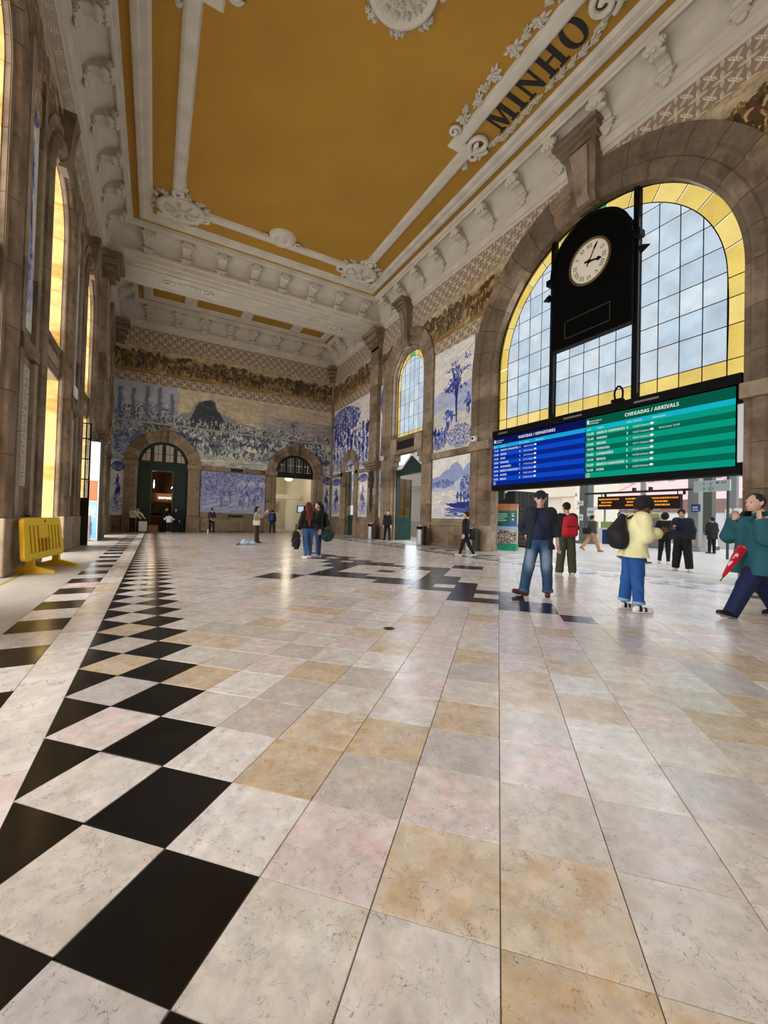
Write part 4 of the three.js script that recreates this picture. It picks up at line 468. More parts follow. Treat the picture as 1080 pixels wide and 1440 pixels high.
function leadedWindow(w, P, { c, hw, ys }, bottom, border, verticals, horizontals, mullions, d, barR, ringN) {
  const ri = hw - border, outline = (h, y0) => { const o = [[c - h, y0], [c + h, y0]]; for (let k = 0; k <= 36; k++) { const t = Math.PI * k / 36; o.push([c + Math.cos(t) * h, ys + Math.sin(t) * h]); } return o; };
  const inner = outline(ri, bottom + border), yb = bottom + border, hs = [yb, ...horizontals, ys + ri + 0.1], arcY = (s, h) => ys + Math.sqrt(Math.max(0, h * h - (s - c) ** 2));
  const addPane = (poly, mats) => { if (poly.length > 2 && areaOf(poly) > 0.004) mesh('pane', flatPoly(poly, P, d), mats[Math.floor(rw() * mats.length)], w); };
  for (let i = 0; i + 1 < verticals.length; i++) { const a = c + verticals[i] + 0.008, b = c + verticals[i + 1] - 0.008; for (let k = 0; k + 1 < hs.length; k++) addPane(clipConvex([[a, hs[k] + 0.008], [b, hs[k] + 0.008], [b, hs[k + 1] - 0.008], [a, hs[k + 1] - 0.008]], inner), CLEAR); addPane([[a, bottom], [b, bottom], [b, yb - 0.008], [a, yb - 0.008]], YELLOW); }
  for (const s of [-1, 1]) { const a = c + s * (ri + 0.008), b = c + s * hw, ps = [bottom, ...hs.filter((y) => y < ys - 0.2), ys]; for (let k = 0; k + 1 < ps.length; k++) { addPane([[a, ps[k] + 0.008], [b, ps[k] + 0.008], [b, ps[k + 1] - 0.008], [a, ps[k + 1] - 0.008]], YELLOW); mesh('glazing_bar', bar(P(c + s * ri, ps[k], d + 0.01), P(c + s * hw, ps[k], d + 0.01), barR, 5), IRON, w); } }
  for (let k = 0; k < ringN; k++) { const a = Math.PI * k / ringN + 0.004, b = Math.PI * (k + 1) / ringN - 0.004, poly = []; for (let i = 0; i <= 4; i++) { const t = lerp(a, b, i / 4); poly.push([c + Math.cos(t) * (hw), ys + Math.sin(t) * (hw)]); } for (let i = 4; i >= 0; i--) { const t = lerp(a, b, i / 4); poly.push([c + Math.cos(t) * (ri + 0.008), ys + Math.sin(t) * (ri + 0.008)]); } const q = poly, t = []; for (let i = 0; i < 4; i++) { const A = q[i], B = q[i + 1], C = q[8 - i], D = q[9 - i]; t.push(P(...A, d), P(...B, d), P(...C, d), P(...A, d), P(...C, d), P(...D, d)); } mesh('pane', soup(t), k === Math.floor(ringN / 2) ? GREENGLASS : YELLOW[k % 3], w); const e = Math.PI * k / ringN; mesh('glazing_bar', bar(P(c + Math.cos(e) * ri, ys + Math.sin(e) * ri, d + 0.01), P(c + Math.cos(e) * hw, ys + Math.sin(e) * hw, d + 0.01), barR, 5), IRON, w); }
  for (const v of verticals) mesh('glazing_bar', bar(P(c + v, bottom, d + 0.01), P(c + v, arcY(c + v, ri), d + 0.01), barR, 5), IRON, w);
  for (const y of [yb, ...horizontals]) { const h = y < ys ? ri : Math.sqrt(Math.max(0, ri * ri - (y - ys) ** 2)); mesh('glazing_bar', bar(P(c - h, y, d + 0.012), P(c + h, y, d + 0.012), barR, 5), IRON, w); }
  for (const h of [ri, hw]) { const p = [P(c - h, bottom, d + 0.012), P(c - h, ys, d + 0.012)]; for (let k = 1; k < 24; k++) { const t = Math.PI * k / 24; p.push(P(c - Math.cos(t) * h, ys + Math.sin(t) * h, d + 0.012)); } p.push(P(c + h, ys, d + 0.012), P(c + h, bottom, d + 0.012)); mesh('glazing_bar', new THREE.TubeGeometry(new THREE.CatmullRomCurve3(p, false, 'chordal'), 70, barR * (h === hw ? 1.8 : 1.1), 5), IRON, w); }
  for (const v of mullions) mesh('mullion', blockP(P, c + v - 0.085, c + v + 0.085, bottom - 0.05, arcY(c + v, hw), d - 0.05, d + 0.16, 0.015), IRON, w);
}
const GREENGLASS = pane(glassTex(59, [70, 140, 70], 0.2));
const window1 = structure('window_1', 'huge arched leaded window with a yellow glass border behind the clock', 'window');
leadedWindow(window1, PR, { c: ZC, hw: 4.26, ys: 7.7 }, 5.08, 0.49, [-3.77, -3.2, -2.64, -2.08, -1.5, -0.84, -0.28, 0.28, 0.84, 1.5, 2.1, 2.66, 3.22, 3.77], [6.46, 7.17, 7.88, 8.59, 9.32, 10.08, 10.76], [-1.5, 1.5], -0.34, 0.013, 15);
const windowB = [[archB, 'window_2', 'narrow arched leaded window with yellow border above the far platform door'], [archB2, 'window_3', 'narrow arched leaded window with yellow border on the entrance side of the clock']];
for (const [a, n, l] of windowB) leadedWindow(structure(n, l, 'window'), PR, { c: a.c, hw: 1.5, ys: a.ys }, 6.06, 0.3, [-1.2, -0.72, -0.24, 0.24, 0.72, 1.2], [7.2, 8.05, 8.9, 9.75, 10.4], [], -0.31, 0.011, 9);
// street windows: yellow and clear glazing at the outer face, doors below
LEFT_OPENINGS.forEach((c, i) => { const w = structure('window_' + (i + 4), 'tall arched street window between stone piers, opening ' + (i + 1) + ' from the far end', 'window'); const a = { c, hw: 1.26, ys: 9.3 }; leadedWindow(w, PL, a, 6.06, 0.28, [-0.98, -0.49, 0, 0.49, 0.98], [7.4, 8.4, 9.4], [], -1.18, 0.012, 7); });
// black beam and departure boards in the big arch
const board = thing('departure_board', 'long twin departure and arrival display board under the big arched window', 'board', [XR, 0, ZC], -Math.PI / 2);
const bz0 = -4.2, bz1 = 4.22, split = 0.06;
mesh('housing', [rbox(bz0, bz1, 2.56, 5.06, -0.32, -0.06, 0.02), rbox(bz0, bz1, 4.78, 5.06, -0.06, 0.06, 0.02), rbox(bz0, bz1, 2.58, 2.78, -0.06, 0.02, 0.02)], BLACK, board);
function screenArt(kind) {
  const dep = kind === 'dep', C = dep ? ['#08165c', '#082a94', '#0a50d6', '#18b4ee'] : ['#04604a', '#02735a', '#06a88a', '#12c4d8'];
  return canvas(1280, 600, (g, w, h) => {
    g.fillStyle = C[0]; g.fillRect(0, 0, w, h); const top = h * 0.15; g.fillStyle = C[3]; g.fillRect(0, top, w, h * 0.075); const y0 = top + h * 0.075, rh = (h - y0) / 9;
    for (let k = 0; k < 9; k++) { g.fillStyle = C[k % 2 ? 1 : 2]; if (dep) g.fillStyle = C[k % 2 ? 2 : 1]; g.fillRect(0, y0 + k * rh, w, rh + 1); }
    g.fillStyle = '#fff'; g.font = 'bold 44px sans-serif'; g.fillText(dep ? 'PARTIDAS / DEPARTURES' : 'CHEGADAS / ARRIVALS', dep ? w * 0.32 : w * 0.32, h * 0.1);
    g.fillRect(14, h * 0.04, 22, 40); g.font = 'bold 18px sans-serif'; g.fillText('Infraestruturas', 42, h * 0.075); g.fillText('de Portugal', 42, h * 0.112);
    g.font = '20px sans-serif'; g.fillText('Hora', 16, top + 32); g.fillText(dep ? 'Destino' : 'Origem', 130, top + 32); g.fillText('Linha', dep ? 420 : 430, top + 32); g.fillText('Comboio', 490, top + 32); g.fillText('Observações', 660, top + 32);
    const names = dep ? ['MARCO CANAVESES', 'BRAGA', 'OVAR', 'PENAFIEL', 'GUIMARÃES', 'MARCO CANAVESES', 'AVEIRO', 'BRAGA'] : ['MARCO CANAVESES', 'AVEIRO', 'BRAGA', 'PENAFIEL', 'GUIMARÃES', 'BRAGA', 'MARCO CANAVESES', 'OVAR'], times = ['13:20', '13:40', '13:45', '13:50', '14:00', '14:10', '14:20', '14:30'], lines = [5, 3, 1, 6, 2, 1, 4, 2];
    g.font = 'bold 31px sans-serif';
    for (let k = 0; k < 8; k++) { const y = y0 + (k + 0.76) * rh; g.fillText(times[k], 14, y); g.fillText(names[k], 124, y); g.fillText(String(lines[k]), 428, y); g.font = '24px sans-serif'; g.fillText(String(15600 + k * 37), 486, y); g.fillText('Urbano', 556, y); g.font = 'bold 31px sans-serif'; g.beginPath(); g.ellipse(660, y - 11, 18, 11, 0, 0, 7); g.fill(); }
    if (!dep) { g.font = '22px sans-serif'; g.fillText('Nova hora: 13:48', 720, y0 + 1.7 * rh); }
    g.lineWidth = 5; g.strokeStyle = '#fff'; g.beginPath(); g.arc(34, y0 + 8.5 * rh, 18, 0, 7); g.stroke(); g.font = 'bold 26px sans-serif'; g.fillText('i', 30, y0 + 8.5 * rh + 10);
  });
}
for (const [kind, a, b] of [['dep', bz0 + 0.02, split - 0.02], ['arr', split, bz1 - 0.14]]) {
  const t = screenArt(kind), m = new THREE.MeshPhysicalMaterial({ color: 0x020202, roughness: 0.9, specularIntensity: 0.05, emissive: 0xffffff, emissiveMap: t, emissiveIntensity: 0.8 });
  const g = new THREE.BoxGeometry(b - a, 1.98, 0.06); const s = mesh('screen', g, [BLACK, BLACK, BLACK, BLACK, m, BLACK], board); s.position.set((a + b) / 2, 3.77, -0.04); s.userData.label = kind === 'dep' ? 'blue departures screen' : 'green arrivals screen';
  daylight('screen_light', b - a, 1.9, [XR - 0.03, 3.77, ZC + (a + b) / 2], [XR - 5, 3.77, ZC + (a + b) / 2], kind === 'dep' ? 0x2050d8 : 0x10a888, 0.25);
}
for (const [z, w] of [[-3.6, 0.5], [-0.4, 0.7], [2.0, 0.7]]) mesh('maker_plate', rbox(z - w / 2, z + w / 2, 4.88, 4.94, 0.05, 0.066, 0.004), std(0x6a6a66, 0.5), board);
mesh('side_panel', [rbox(bz1 - 0.1, bz1 + 0.05, 2.85, 4.3, -0.3, 0.02, 0.02)], STEEL, board);
const hook = thing('loop_fitting', 'black loop fitting standing on the departure board beam', 'fitting', [XR + 0.02, 5.06, ZC + 1.12], -Math.PI / 2);
mesh('base', rbox(-0.17, 0.17, 0, 0.1, -0.1, 0.1, 0.02), BLACK, hook); mesh('loop', tube([V(-0.08, 0.05, 0), V(-0.1, 0.35, 0), V(0.02, 0.5, 0), V(0.14, 0.36, 0), V(0.14, 0.05, 0)], 0.03), BLACK, hook);
// clock in its black housing
const clock = thing('station_clock', 'round white clock with roman numerals in a black arched housing', 'clock', [XR, 0, ZC + 0.04], -Math.PI / 2);
{ const pts = [[-1.42, 7.5], [1.42, 7.5], [1.42, 10.1]]; for (let k = 1; k < 24; k++) { const t = Math.PI * k / 24; pts.push([1.42 * Math.cos(t), 10.15 + 1.42 * Math.sin(t)]); } pts.push([-1.42, 10.1]); mesh('housing', extrude(pts, 0.26, 0.03).translate(0, 0, -0.3), matte(0x030303, 0.9), clock);
  mesh('hood', [new THREE.TorusGeometry(1.42, 0.07, 8, 40, Math.PI).translate(0, 10.15, 0), rbox(-1.68, -1.36, 10.0, 10.22, -0.3, 0.02, 0.03), rbox(1.36, 1.68, 10.0, 10.22, -0.3, 0.02, 0.03), new THREE.ConeGeometry(0.16, 0.3, 4).rotateZ(Math.PI / 2).translate(-1.78, 9.6, -0.14), new THREE.ConeGeometry(0.16, 0.3, 4).rotateZ(-Math.PI / 2).translate(1.78, 9.6, -0.14)], matte(0x040404, 0.8), clock);
  mesh('frame_strip', [rbox(-0.85, 0.82, 8.32, 8.36, 0, 0.03, 0.008), rbox(-0.85, 0.82, 7.72, 7.76, 0, 0.03, 0.008), rbox(-0.85, -0.81, 7.72, 8.36, 0, 0.03, 0.008), rbox(0.78, 0.82, 7.72, 8.36, 0, 0.03, 0.008)], std(0x211d12, 0.5), clock);
  const dial = canvas(512, 512, (g) => { g.fillStyle = '#e6dfc8'; g.fillRect(0, 0, 512, 512); g.translate(256, 256); g.fillStyle = '#1a1814'; for (let k = 0; k < 60; k++) { g.save(); g.rotate(k * Math.PI / 30); g.fillRect(-2.5, -246, 5, k % 5 ? 8 : 14); g.restore(); } g.font = 'bold 66px serif'; g.textAlign = 'center'; ['XII', 'I', 'II', 'III', 'IIII', 'V', 'VI', 'VII', 'VIII', 'IX', 'X', 'XI'].forEach((n, k) => { g.save(); g.rotate(k * Math.PI / 6); g.scale(0.8, 1); g.fillText(n, 0, -170); g.restore(); }); });
  const face = new THREE.CircleGeometry(0.69, 48), fm = mesh('dial', new THREE.CylinderGeometry(0.69, 0.69, 0.03, 48).rotateX(Math.PI / 2), [std(0xd8d2bc, 0.5), std(0xffffff, 0.5, { map: dial }), std(0xd8d2bc)], clock); fm.position.set(0.05, 10.03, 0.0);
  { const g = fm.geometry, uv = g.attributes.uv, p = g.attributes.position; for (let i = 0; i < uv.count; i++) uv.setXY(i, p.getX(i) / 1.38 + 0.5, p.getY(i) / 1.38 + 0.5); }
  mesh('bezel', new THREE.TorusGeometry(0.72, 0.045, 10, 48).translate(0.05, 10.03, 0.01), std(0x6b5a36, 0.4, { metalness: 0.6 }), clock);
  const hand = (l, w, a) => { const g = extrude([[-w, -0.16], [w, -0.16], [w * 0.8, l * 0.6], [w * 2.2, l * 0.72], [0, l], [-w * 2.2, l * 0.72], [-w * 0.8, l * 0.6]], 0.012); return g.rotateZ(-a).translate(0.05, 10.03, 0.03); };
  mesh('minute_hand', hand(0.6, 0.016, 0.5), BLACK, clock); mesh('hour_hand', hand(0.46, 0.034, 1.78), BLACK, clock); mesh('hub', new THREE.CylinderGeometry(0.06, 0.06, 0.03, 16).rotateX(Math.PI / 2).translate(0.05, 10.03, 0.04), BLACK, clock); }

// ---------------------------------------------------------------- doors
function fanlight(parent, c, hw, ys, z, glass, frame) {
  mesh('fan_frame', [new THREE.TorusGeometry(hw - 0.1, 0.1, 6, 32, Math.PI).scale(1, 1, 0.7).translate(c, ys, z), rbox(c - hw, c + hw, ys - 0.18, ys + 0.12, z - 0.09, z + 0.09, 0.02), ...[-0.68, 0, 0.68].map((x) => rbox(c + x - 0.085, c + x + 0.085, ys, ys + Math.sqrt((hw - 0.1) ** 2 - x * x), z - 0.07, z + 0.07, 0.02))], frame, parent);
  for (const [a, b] of [[-1.28, -0.79], [-0.57, -0.11], [0.11, 0.57], [0.79, 1.28]]) { const inner = []; for (let k = 0; k <= 24; k++) { const t = Math.PI * k / 24; inner.push([c + Math.cos(t) * (hw - 0.2), ys + Math.sin(t) * (hw - 0.2)]); } const m = (a + b) / 2; for (const [p, q] of [[a, m - 0.015], [m + 0.015, b]]) for (const [u, v] of [[0.14, 0.62], [0.66, 1.3]]) { const poly = clipConvex([[c + p, ys + u], [c + q, ys + u], [c + q, ys + v], [c + p, ys + v]], inner); if (poly.length > 2 && areaOf(poly) > 0.01) mesh('pane', flatPoly(poly, (s, y) => V(s, y, z)), glass, parent); } }
}
const milk = new THREE.MeshPhysicalMaterial({ color: 0xd8cdbf, transmission: 0.35, roughness: 0.95, thickness: 0 });
const door1 = structure('door_1', 'dark green shop doorway with an arched fanlight in the far wall', 'door');
fanlight(door1, doorL.c, 1.48, 4.56, ZE - 0.22, milk, GREEN);
for (const [a, b] of [[-1.04, -0.28], [1.06, 1.92]]) { mesh('leaf', rbox(a, b, 0, 4.42, ZE - 0.3, ZE - 0.16, 0.02), GREEN, door1); for (const [y0, y1] of [[0.25, 1.3], [1.5, 4.1]]) mesh('leaf_panel', rbox(a + 0.12, b - 0.12, y0, y1, ZE - 0.18, ZE - 0.13, 0.02), GREEN, door1); }
mesh('header', rbox(-0.28, 1.06, 4.1, 4.42, ZE - 0.3, ZE - 0.16, 0.02), GREEN, door1); mesh('inner_frame', [rbox(-0.28, -0.22, 0, 4.1, ZE - 0.34, ZE - 0.14, 0.01), rbox(1.0, 1.06, 0, 4.1, ZE - 0.34, ZE - 0.14, 0.01), rbox(-0.28, 1.06, 4.04, 4.1, ZE - 0.34, ZE - 0.14, 0.01)], std(0x5c5a50, 0.5), door1);
const door2 = structure('door_2', 'open arched doorway with a dark fanlight leading to a white passage', 'door');
fanlight(door2, doorR.c, 1.48, 4.56, ZE - 0.22, std(0x34332c, 0.2), std(0x0a0d0b, 0.5)); mesh('header', rbox(doorR.c - 1.48, doorR.c + 1.48, 4.24, 4.42, ZE - 0.34, ZE - 0.12, 0.02), std(0x0a0d0b, 0.5), door2);
// shop behind door 1
const shopWall = std(0x6b4a34, 0.8), shop = structure('wall_shop', 'brown shop room seen through the green doorway', 'room');
mesh('shell', [box(-1.7, -1.6, 0, 6.4, -37.2, ZE - 0.6), box(3.4, 3.5, 0, 6.4, -37.2, ZE - 0.6), box(-1.7, 3.5, 0, 6.4, -37.3, -37.2), box(-1.7, 3.5, 6.4, 6.5, -37.3, ZE - 0.55)], shopWall, shop); mesh('shop_floor', box(-1.7, 3.5, -0.1, 0, -37.3, ZE), std(0x4a4038, 0.6), shop);
mesh('fascia', rbox(-1.5, 3.3, 2.1, 2.75, -35.3, -35.1, 0.02), std(0x8a6544, 0.7), shop);
const shelf = thing('shop_shelf', 'lit shop shelf wall with green and yellow goods behind the counter', 'shelf', [0.3, 0, -35.6]);
{ const t = canvas(256, 128, (g) => { g.fillStyle = '#a9a25a'; g.fillRect(0, 0, 256, 128); const r = rng(71); for (let i = 0; i < 150; i++) { g.fillStyle = ['#8a9a3e', '#c9c070', '#5c7a3a', '#d9d0a0', '#6a5a34'][Math.floor(r() * 5)]; g.fillRect(r() * 256, Math.floor(r() * 5) * 26 + 6, 4 + r() * 8, 16); } }); mesh('back_board', rbox(-1.3, 1.2, 1.25, 2.0, -0.3, -0.24, 0.01), std(0xffffff, 0.6, { map: t }), shelf); const uv = shelf.children[0].geometry.attributes.uv; for (let i = 0; i < uv.count; i++) uv.setXY(i, uv.getX(i) / 2.5, uv.getY(i) / 0.75); for (const y of [1.25, 1.62, 2.0]) mesh('board', rbox(-1.35, 1.25, y, y + 0.03, -0.32, 0.02, 0.005), std(0x7c5a3c, 0.6), shelf); }
const counter = thing('shop_counter', 'pale wooden shop counter inside the green doorway', 'counter', [0.6, 0, -34.4]); mesh('front', rbox(-1.4, 1.6, 0, 1.0, -0.3, 0.3, 0.02), std(0x94795c, 0.6), counter); mesh('worktop', rbox(-1.45, 1.65, 1.0, 1.06, -0.36, 0.36, 0.015), std(0xc6b49a, 0.5), counter);
const sans = await new FontLoader().loadAsync('fonts/droid/droid_sans_bold.typeface.json');
const shopSign = thing('shop_sign', 'small white letters glowing on the brown shop fascia', 'sign', [0.1, 2.32, -35.06]);
{ const t = new TextGeometry('ONYMO', { font: sans, size: 0.17, depth: 0.03, curveSegments: 4 }); t.computeBoundingBox(); t.translate(0.1, 0, 0); mesh('letters', t, new THREE.MeshStandardMaterial({ color: 0xffffff, emissive: 0xfff4e6, emissiveIntensity: 1.4 }), shopSign); }
function tubeLamp(name, label, a, b, power) { const o = thing(name, label, 'lamp', [a.x, a.y, a.z]); const d = b.clone().sub(a); mesh('lamp_tube', bar(V(0, 0, 0), d, 0.03), new THREE.MeshStandardMaterial({ color: 0xffffff, emissive: 0xfff2df, emissiveIntensity: 1.6 }), o); mesh('cord', bar(V(0, 0, 0), V(0, 6.4 - a.y, 0), 0.008, 5), BLACK, o); const l = new THREE.PointLight(0xffe2bd, power); l.position.copy(d).multiplyScalar(0.5).add(V(0, -0.12, 0.1)); l.castShadow = true; l.name = 'lamp_light'; o.add(l); return o; }
tubeLamp('pendant_lamp', 'slim upright pendant lamp in the shop, over the shelves', V(-0.1, 3.7, -34.6), V(-0.1, 3.1, -34.6), 2.5); tubeLamp('pendant_lamp', 'slim slanting pendant lamp in the shop', V(1.35, 3.65, -34.2), V(1.05, 3.15, -35.0), 2.5);
// passage behind door 2
const passage = structure('wall_passage', 'white passage beyond the arched doorway of the far wall', 'room'), passWhite = std(0xd6cfbc, 0.8);
mesh('shell', [box(7.5, 7.6, 0, 6.4, -40.4, ZE - 0.6), box(11.3, 11.4, 0, 6.4, -40.4, ZE - 0.6), box(7.5, 11.4, 6.4, 6.5, -40.4, ZE - 0.55), box(7.5, 8.1, 0, 6.4, -40.5, -40.4), box(10.2, 11.4, 0, 6.4, -40.5, -40.4), box(8.1, 10.2, 3.2, 6.4, -40.5, -40.4)], passWhite, passage); mesh('passage_floor', box(7.5, 11.4, -0.1, 0, -52, ZE), GREYSTONE, passage);
mesh('portal', [rbox(7.6, 8.3, 0, 2.75, -35.4, -35.1, 0.02), rbox(7.6, 11.3, 2.75, 3.15, -35.45, -35.05, 0.02)], std(0xe6e1d2, 0.7), passage); mesh('dado', rbox(7.6, 8.32, 0, 0.75, -35.1, -35.04, 0.02), std(0x6e5236, 0.7), passage); mesh('dark_leaf', [rbox(8.3, 9.0, 0, 2.7, -35.3, -35.2, 0.02)], std(0x0c0b0a, 0.4), passage); mesh('leaf_handle', rbox(8.46, 8.52, 1.0, 2.6, -35.2, -35.16, 0.01), std(0xb0aca0, 0.4, { metalness: 0.6 }), passage);
const poster1 = thing('notice_poster', 'white notice with a pale red picture in the passage beyond the far doorway', 'poster', [9.5, 1.5, -36.9]); mesh('sheet', rbox(-0.45, 0.45, -1.2, 1.1, -0.02, 0.02, 0.005), std(0xe8e6e4, 0.6), poster1); mesh('picture', rbox(-0.3, 0.26, 0.1, 0.9, 0.015, 0.028, 0.004), std(0xdcb4ac, 0.6), poster1);
const screen1 = thing('info_screen', 'small light blue information screen on the passage wall', 'screen', [10.75, 1.9, -33.4]); mesh('case', rbox(-0.36, 0.36, -0.3, 0.3, -0.05, 0.02, 0.02), BLACK, screen1); mesh('display', rbox(-0.28, 0.2, -0.24, 0.24, 0.015, 0.03, 0.005), new THREE.MeshStandardMaterial({ color: 0x223344, emissive: 0xcfe6f2, emissiveIntensity: 0.8 }), screen1);
for (const [x, z, l] of [[9.5, -33.0, 'round white ceiling lamp in the passage, nearer the doorway'], [8.3, -37.5, 'round white ceiling lamp deep in the passage']]) { const o = thing('ceiling_lamp', l, 'lamp', [x, 4.3, z]); mesh('stem', bar(V(0, 0.1, 0), V(0, 2.1, 0), 0.015, 6), STEEL, o); mesh('lamp_shade', lathe([[0, -0.12], [0.2, -0.1], [0.33, 0], [0.34, 0.06], [0.2, 0.12], [0, 0.13]], 24), new THREE.MeshStandardMaterial({ color: 0xffffff, emissive: 0xfff4dc, emissiveIntensity: 1.2 }), o); const p = new THREE.PointLight(0xfff0d6, 6); p.position.set(0, -0.25, 0); p.castShadow = true; p.name = 'lamp_light'; o.add(p); }
// platform door in arch B
const door3 = structure('door_3', 'open dark green platform door with yellow glass under a small pediment', 'door');
mesh('pediment', extrude([[-1.5, 0], [1.6, 0], [1.6, 0.32], [1.02, 0.36], [0.1, 0.98], [-0.9, 0.3], [-1.5, 0.28]], 0.3, 0.02).rotateY(-Math.PI / 2).translate(XR + 0.62, 3.92, archB.c), GREEN, door3);
mesh('white_hood', extrude([[-1.5, 0.3], [-0.9, 0.32], [0.1, 1.0], [1.02, 0.38], [1.6, 0.34], [1.6, 0.46], [1.0, 0.62], [0.12, 1.3], [-0.9, 0.6], [-1.5, 0.5]], 0.2, 0.02).rotateY(-Math.PI / 2).translate(XR + 0.62, 3.92, archB.c), WHITE, door3);
mesh('post', [rbox(XR + 0.36, XR + 0.62, 0, 4.0, archB.c - 1.7, archB.c - 1.52, 0.02), rbox(XR + 0.36, XR + 0.62, 0, 4.0, archB.c + 1.52, archB.c + 1.7, 0.02)], GREEN, door3);
{ const a = V(XR + 0.5, 0, -21.25), b = V(XR + 1.62, 0, -21.5), leaf = new THREE.Group(); leaf.name = 'leaf'; leaf.position.copy(a); leaf.rotation.y = -Math.atan2(b.z - a.z, b.x - a.x); door3.add(leaf); const L = a.distanceTo(b), fr = std(0x14443a, 0.5);
  mesh('frame', [rbox(0, L, 0, 1.45, -0.03, 0.03, 0.01), rbox(0, 0.08, 1.45, 3.75, -0.03, 0.03, 0.01), rbox(L - 0.08, L, 1.45, 3.75, -0.03, 0.03, 0.01), rbox(0, L, 3.68, 3.75, -0.03, 0.03, 0.01), rbox(L / 2 - 0.02, L / 2 + 0.02, 1.45, 3.7, -0.03, 0.03, 0.005), rbox(0.12, L - 0.12, 0.2, 1.0, 0.02, 0.05, 0.01), extrude([[0.1, 1.05], [L - 0.1, 1.05], [L / 2, 1.4]], 0.04).translate(0, 0, 0.02)], fr, leaf);
  for (let k = 0; k < 3; k++) { mesh('muntin', rbox(0, L, 1.45 + (k + 1) * 0.56 - 0.015, 1.45 + (k + 1) * 0.56 + 0.015, -0.03, 0.03, 0.004), fr, leaf); } for (let k = 0; k < 4; k++) for (const i of [0, 1]) mesh('pane', box(i ? L / 2 + 0.02 : 0.08, i ? L - 0.08 : L / 2 - 0.02, 1.46 + k * 0.56, 1.99 + k * 0.56, -0.004, 0.004), YELLOW[(k + i) % 3], leaf); }
mesh('dark_leaf', rbox(XR + 0.5, XR + 0.58, 0, 2.85, archB.c + 1.0, archB.c + 1.6, 0.015), std(0x120d0b, 0.5), door3);
const door4 = structure('door_4', 'narrow arched doorway with a leaded glass light beside the far corner', 'door');
leadedWindow(door4, PR, { c: archC.c, hw: 0.7, ys: archC.ys }, 2.2, 0.02, [-0.68, -0.34, 0, 0.34, 0.68], [2.7, 3.2, 3.7, 4.2, 4.75], [], -0.3, 0.012, 5);
mesh('gate', [rbox(XR + 0.25, XR + 0.33, 0, 1.5, archC.c - 0.7, archC.c + 0.2, 0.02)], std(0x1d4038, 0.5), door4);
// street doors standing open in the second opening from the far end
const door5 = structure('door_5', 'black barred glass door leaf standing open beside a stone pier', 'door'), door6 = structure('door_6', 'open glazed door leaf with pale and light blue panels in the same street opening', 'door');
{ const z = -18.46, x0 = XL - 0.4, x1 = -2.12; mesh('lower_panel', rbox(x0, x1, 0, 1.7, z - 0.03, z + 0.03, 0.01), std(0x0e0d0c, 0.35), door5); mesh('bars', [rbox(x1 - 0.05, x1, 1.7, 4.5, z - 0.025, z + 0.025, 0.01), rbox(x0, x0 + 0.05, 1.7, 4.5, z - 0.025, z + 0.025, 0.01), rbox(x1 - 0.17, x1 - 0.14, 1.7, 4.45, z - 0.02, z + 0.02, 0.01), ...[1.7, 2.4, 3.15, 3.9, 4.46].map((y) => rbox(x0, x1, y, y + 0.04, z - 0.02, z + 0.02, 0.01))], BLACK, door5); for (const y of [1.74, 2.44, 3.19, 3.94]) mesh('pane', box(x0 + 0.05, x1 - 0.05, y, y + 0.5, z - 0.003, z + 0.003), pane(glassTex(63 + Math.round(y), [232, 236, 222], 0.2)), door5); }
{ const z = -21.04, x0 = XL - 0.4, x1 = -2.08; mesh('frame', [rbox(x0, x1, 0, 4.2, z - 0.05, z - 0.02, 0.01), rbox(x1 - 0.04, x1, 0, 4.2, z - 0.03, z + 0.03, 0.01), ...[0.06, 1.65, 2.55, 3.6, 4.16].map((y) => rbox(x0, x1, y, y + 0.04, z - 0.02, z + 0.03, 0.01))], std(0xd8d6cc, 0.5), door6); const sheets = [[0.1, 1.65, 0x8cc0dc], [1.69, 2.55, 0xb9785a], [2.59, 3.6, 0xe0d4c0], [3.64, 4.16, 0xdedad0]]; for (const [a, b, c] of sheets) mesh('glazed_panel', rbox(x0, x1 - 0.04, a, b, z - 0.015, z + 0.01, 0.004), std(c, 0.2), door6); mesh('print', extrude([[0, 0], [0.07, 0], [0.07, 0.3], [0.16, 0], [0.24, 0], [0.24, 0.5], [0.17, 0.5], [0.17, 0.2], [0.08, 0.5], [0, 0.5]], 0.004).translate(-2.42, 1.0, z + 0.011), std(0xe6f0f4, 0.4), door6); mesh('print', rbox(-2.44, -2.28, 0.25, 0.8, z + 0.008, z + 0.014, 0.002), std(0x4a7fc0, 0.4), door6); mesh('edge_post', rbox(x1, x1 + 0.09, 0, 4.3, z - 0.1, z + 0.02, 0.01), std(0x0b1715, 0.5), door6); }
// ---------------------------------------------------------------- the platforms beyond the big arch
const paving = (() => { const f = fbm(81), r = rng(82); const t = texture(256, 256, (u, v) => { const k = 1 + (f(u, v, 4, 4) - 0.5) * 0.14 + (r() - 0.5) * 0.04; return [206 * k, 203 * k, 200 * k]; }); t.repeat.set(0.3, 0.3); return std(0xffffff, 0.4, { map: t }); })();
const ground = structure('floor_platform', 'pale platform paving beyond the arches', 'floor');
mesh('paving', box(XR + 0.46, 90, -0.3, 0, -70, 40), paving, ground); mesh('street_paving', box(-30, XL - 1.25, -0.3, -0.002, -70, 40), GREYSTONE, ground);
const whiteWash = std(0xe8e6e0, 0.85), creamWash = std(0xe4dccb, 0.85);
const annex = thing('station_annex', 'white rendered building seen through the far platform door', 'building', [18, 0, -34]);
mesh('wall', box(-1, 5, 0, 5.6, -12, 12.6), whiteWash, annex); mesh('string_course', [box(-1.12, -0.9, 3.55, 3.75, -12, 12.7), box(-1.2, -0.9, 3.75, 3.83, -12, 12.7)], whiteWash, annex); mesh('dado', box(-1.1, -0.9, 0, 1.15, -12, 12.7), std(0xc9c4b8, 0.8), annex);
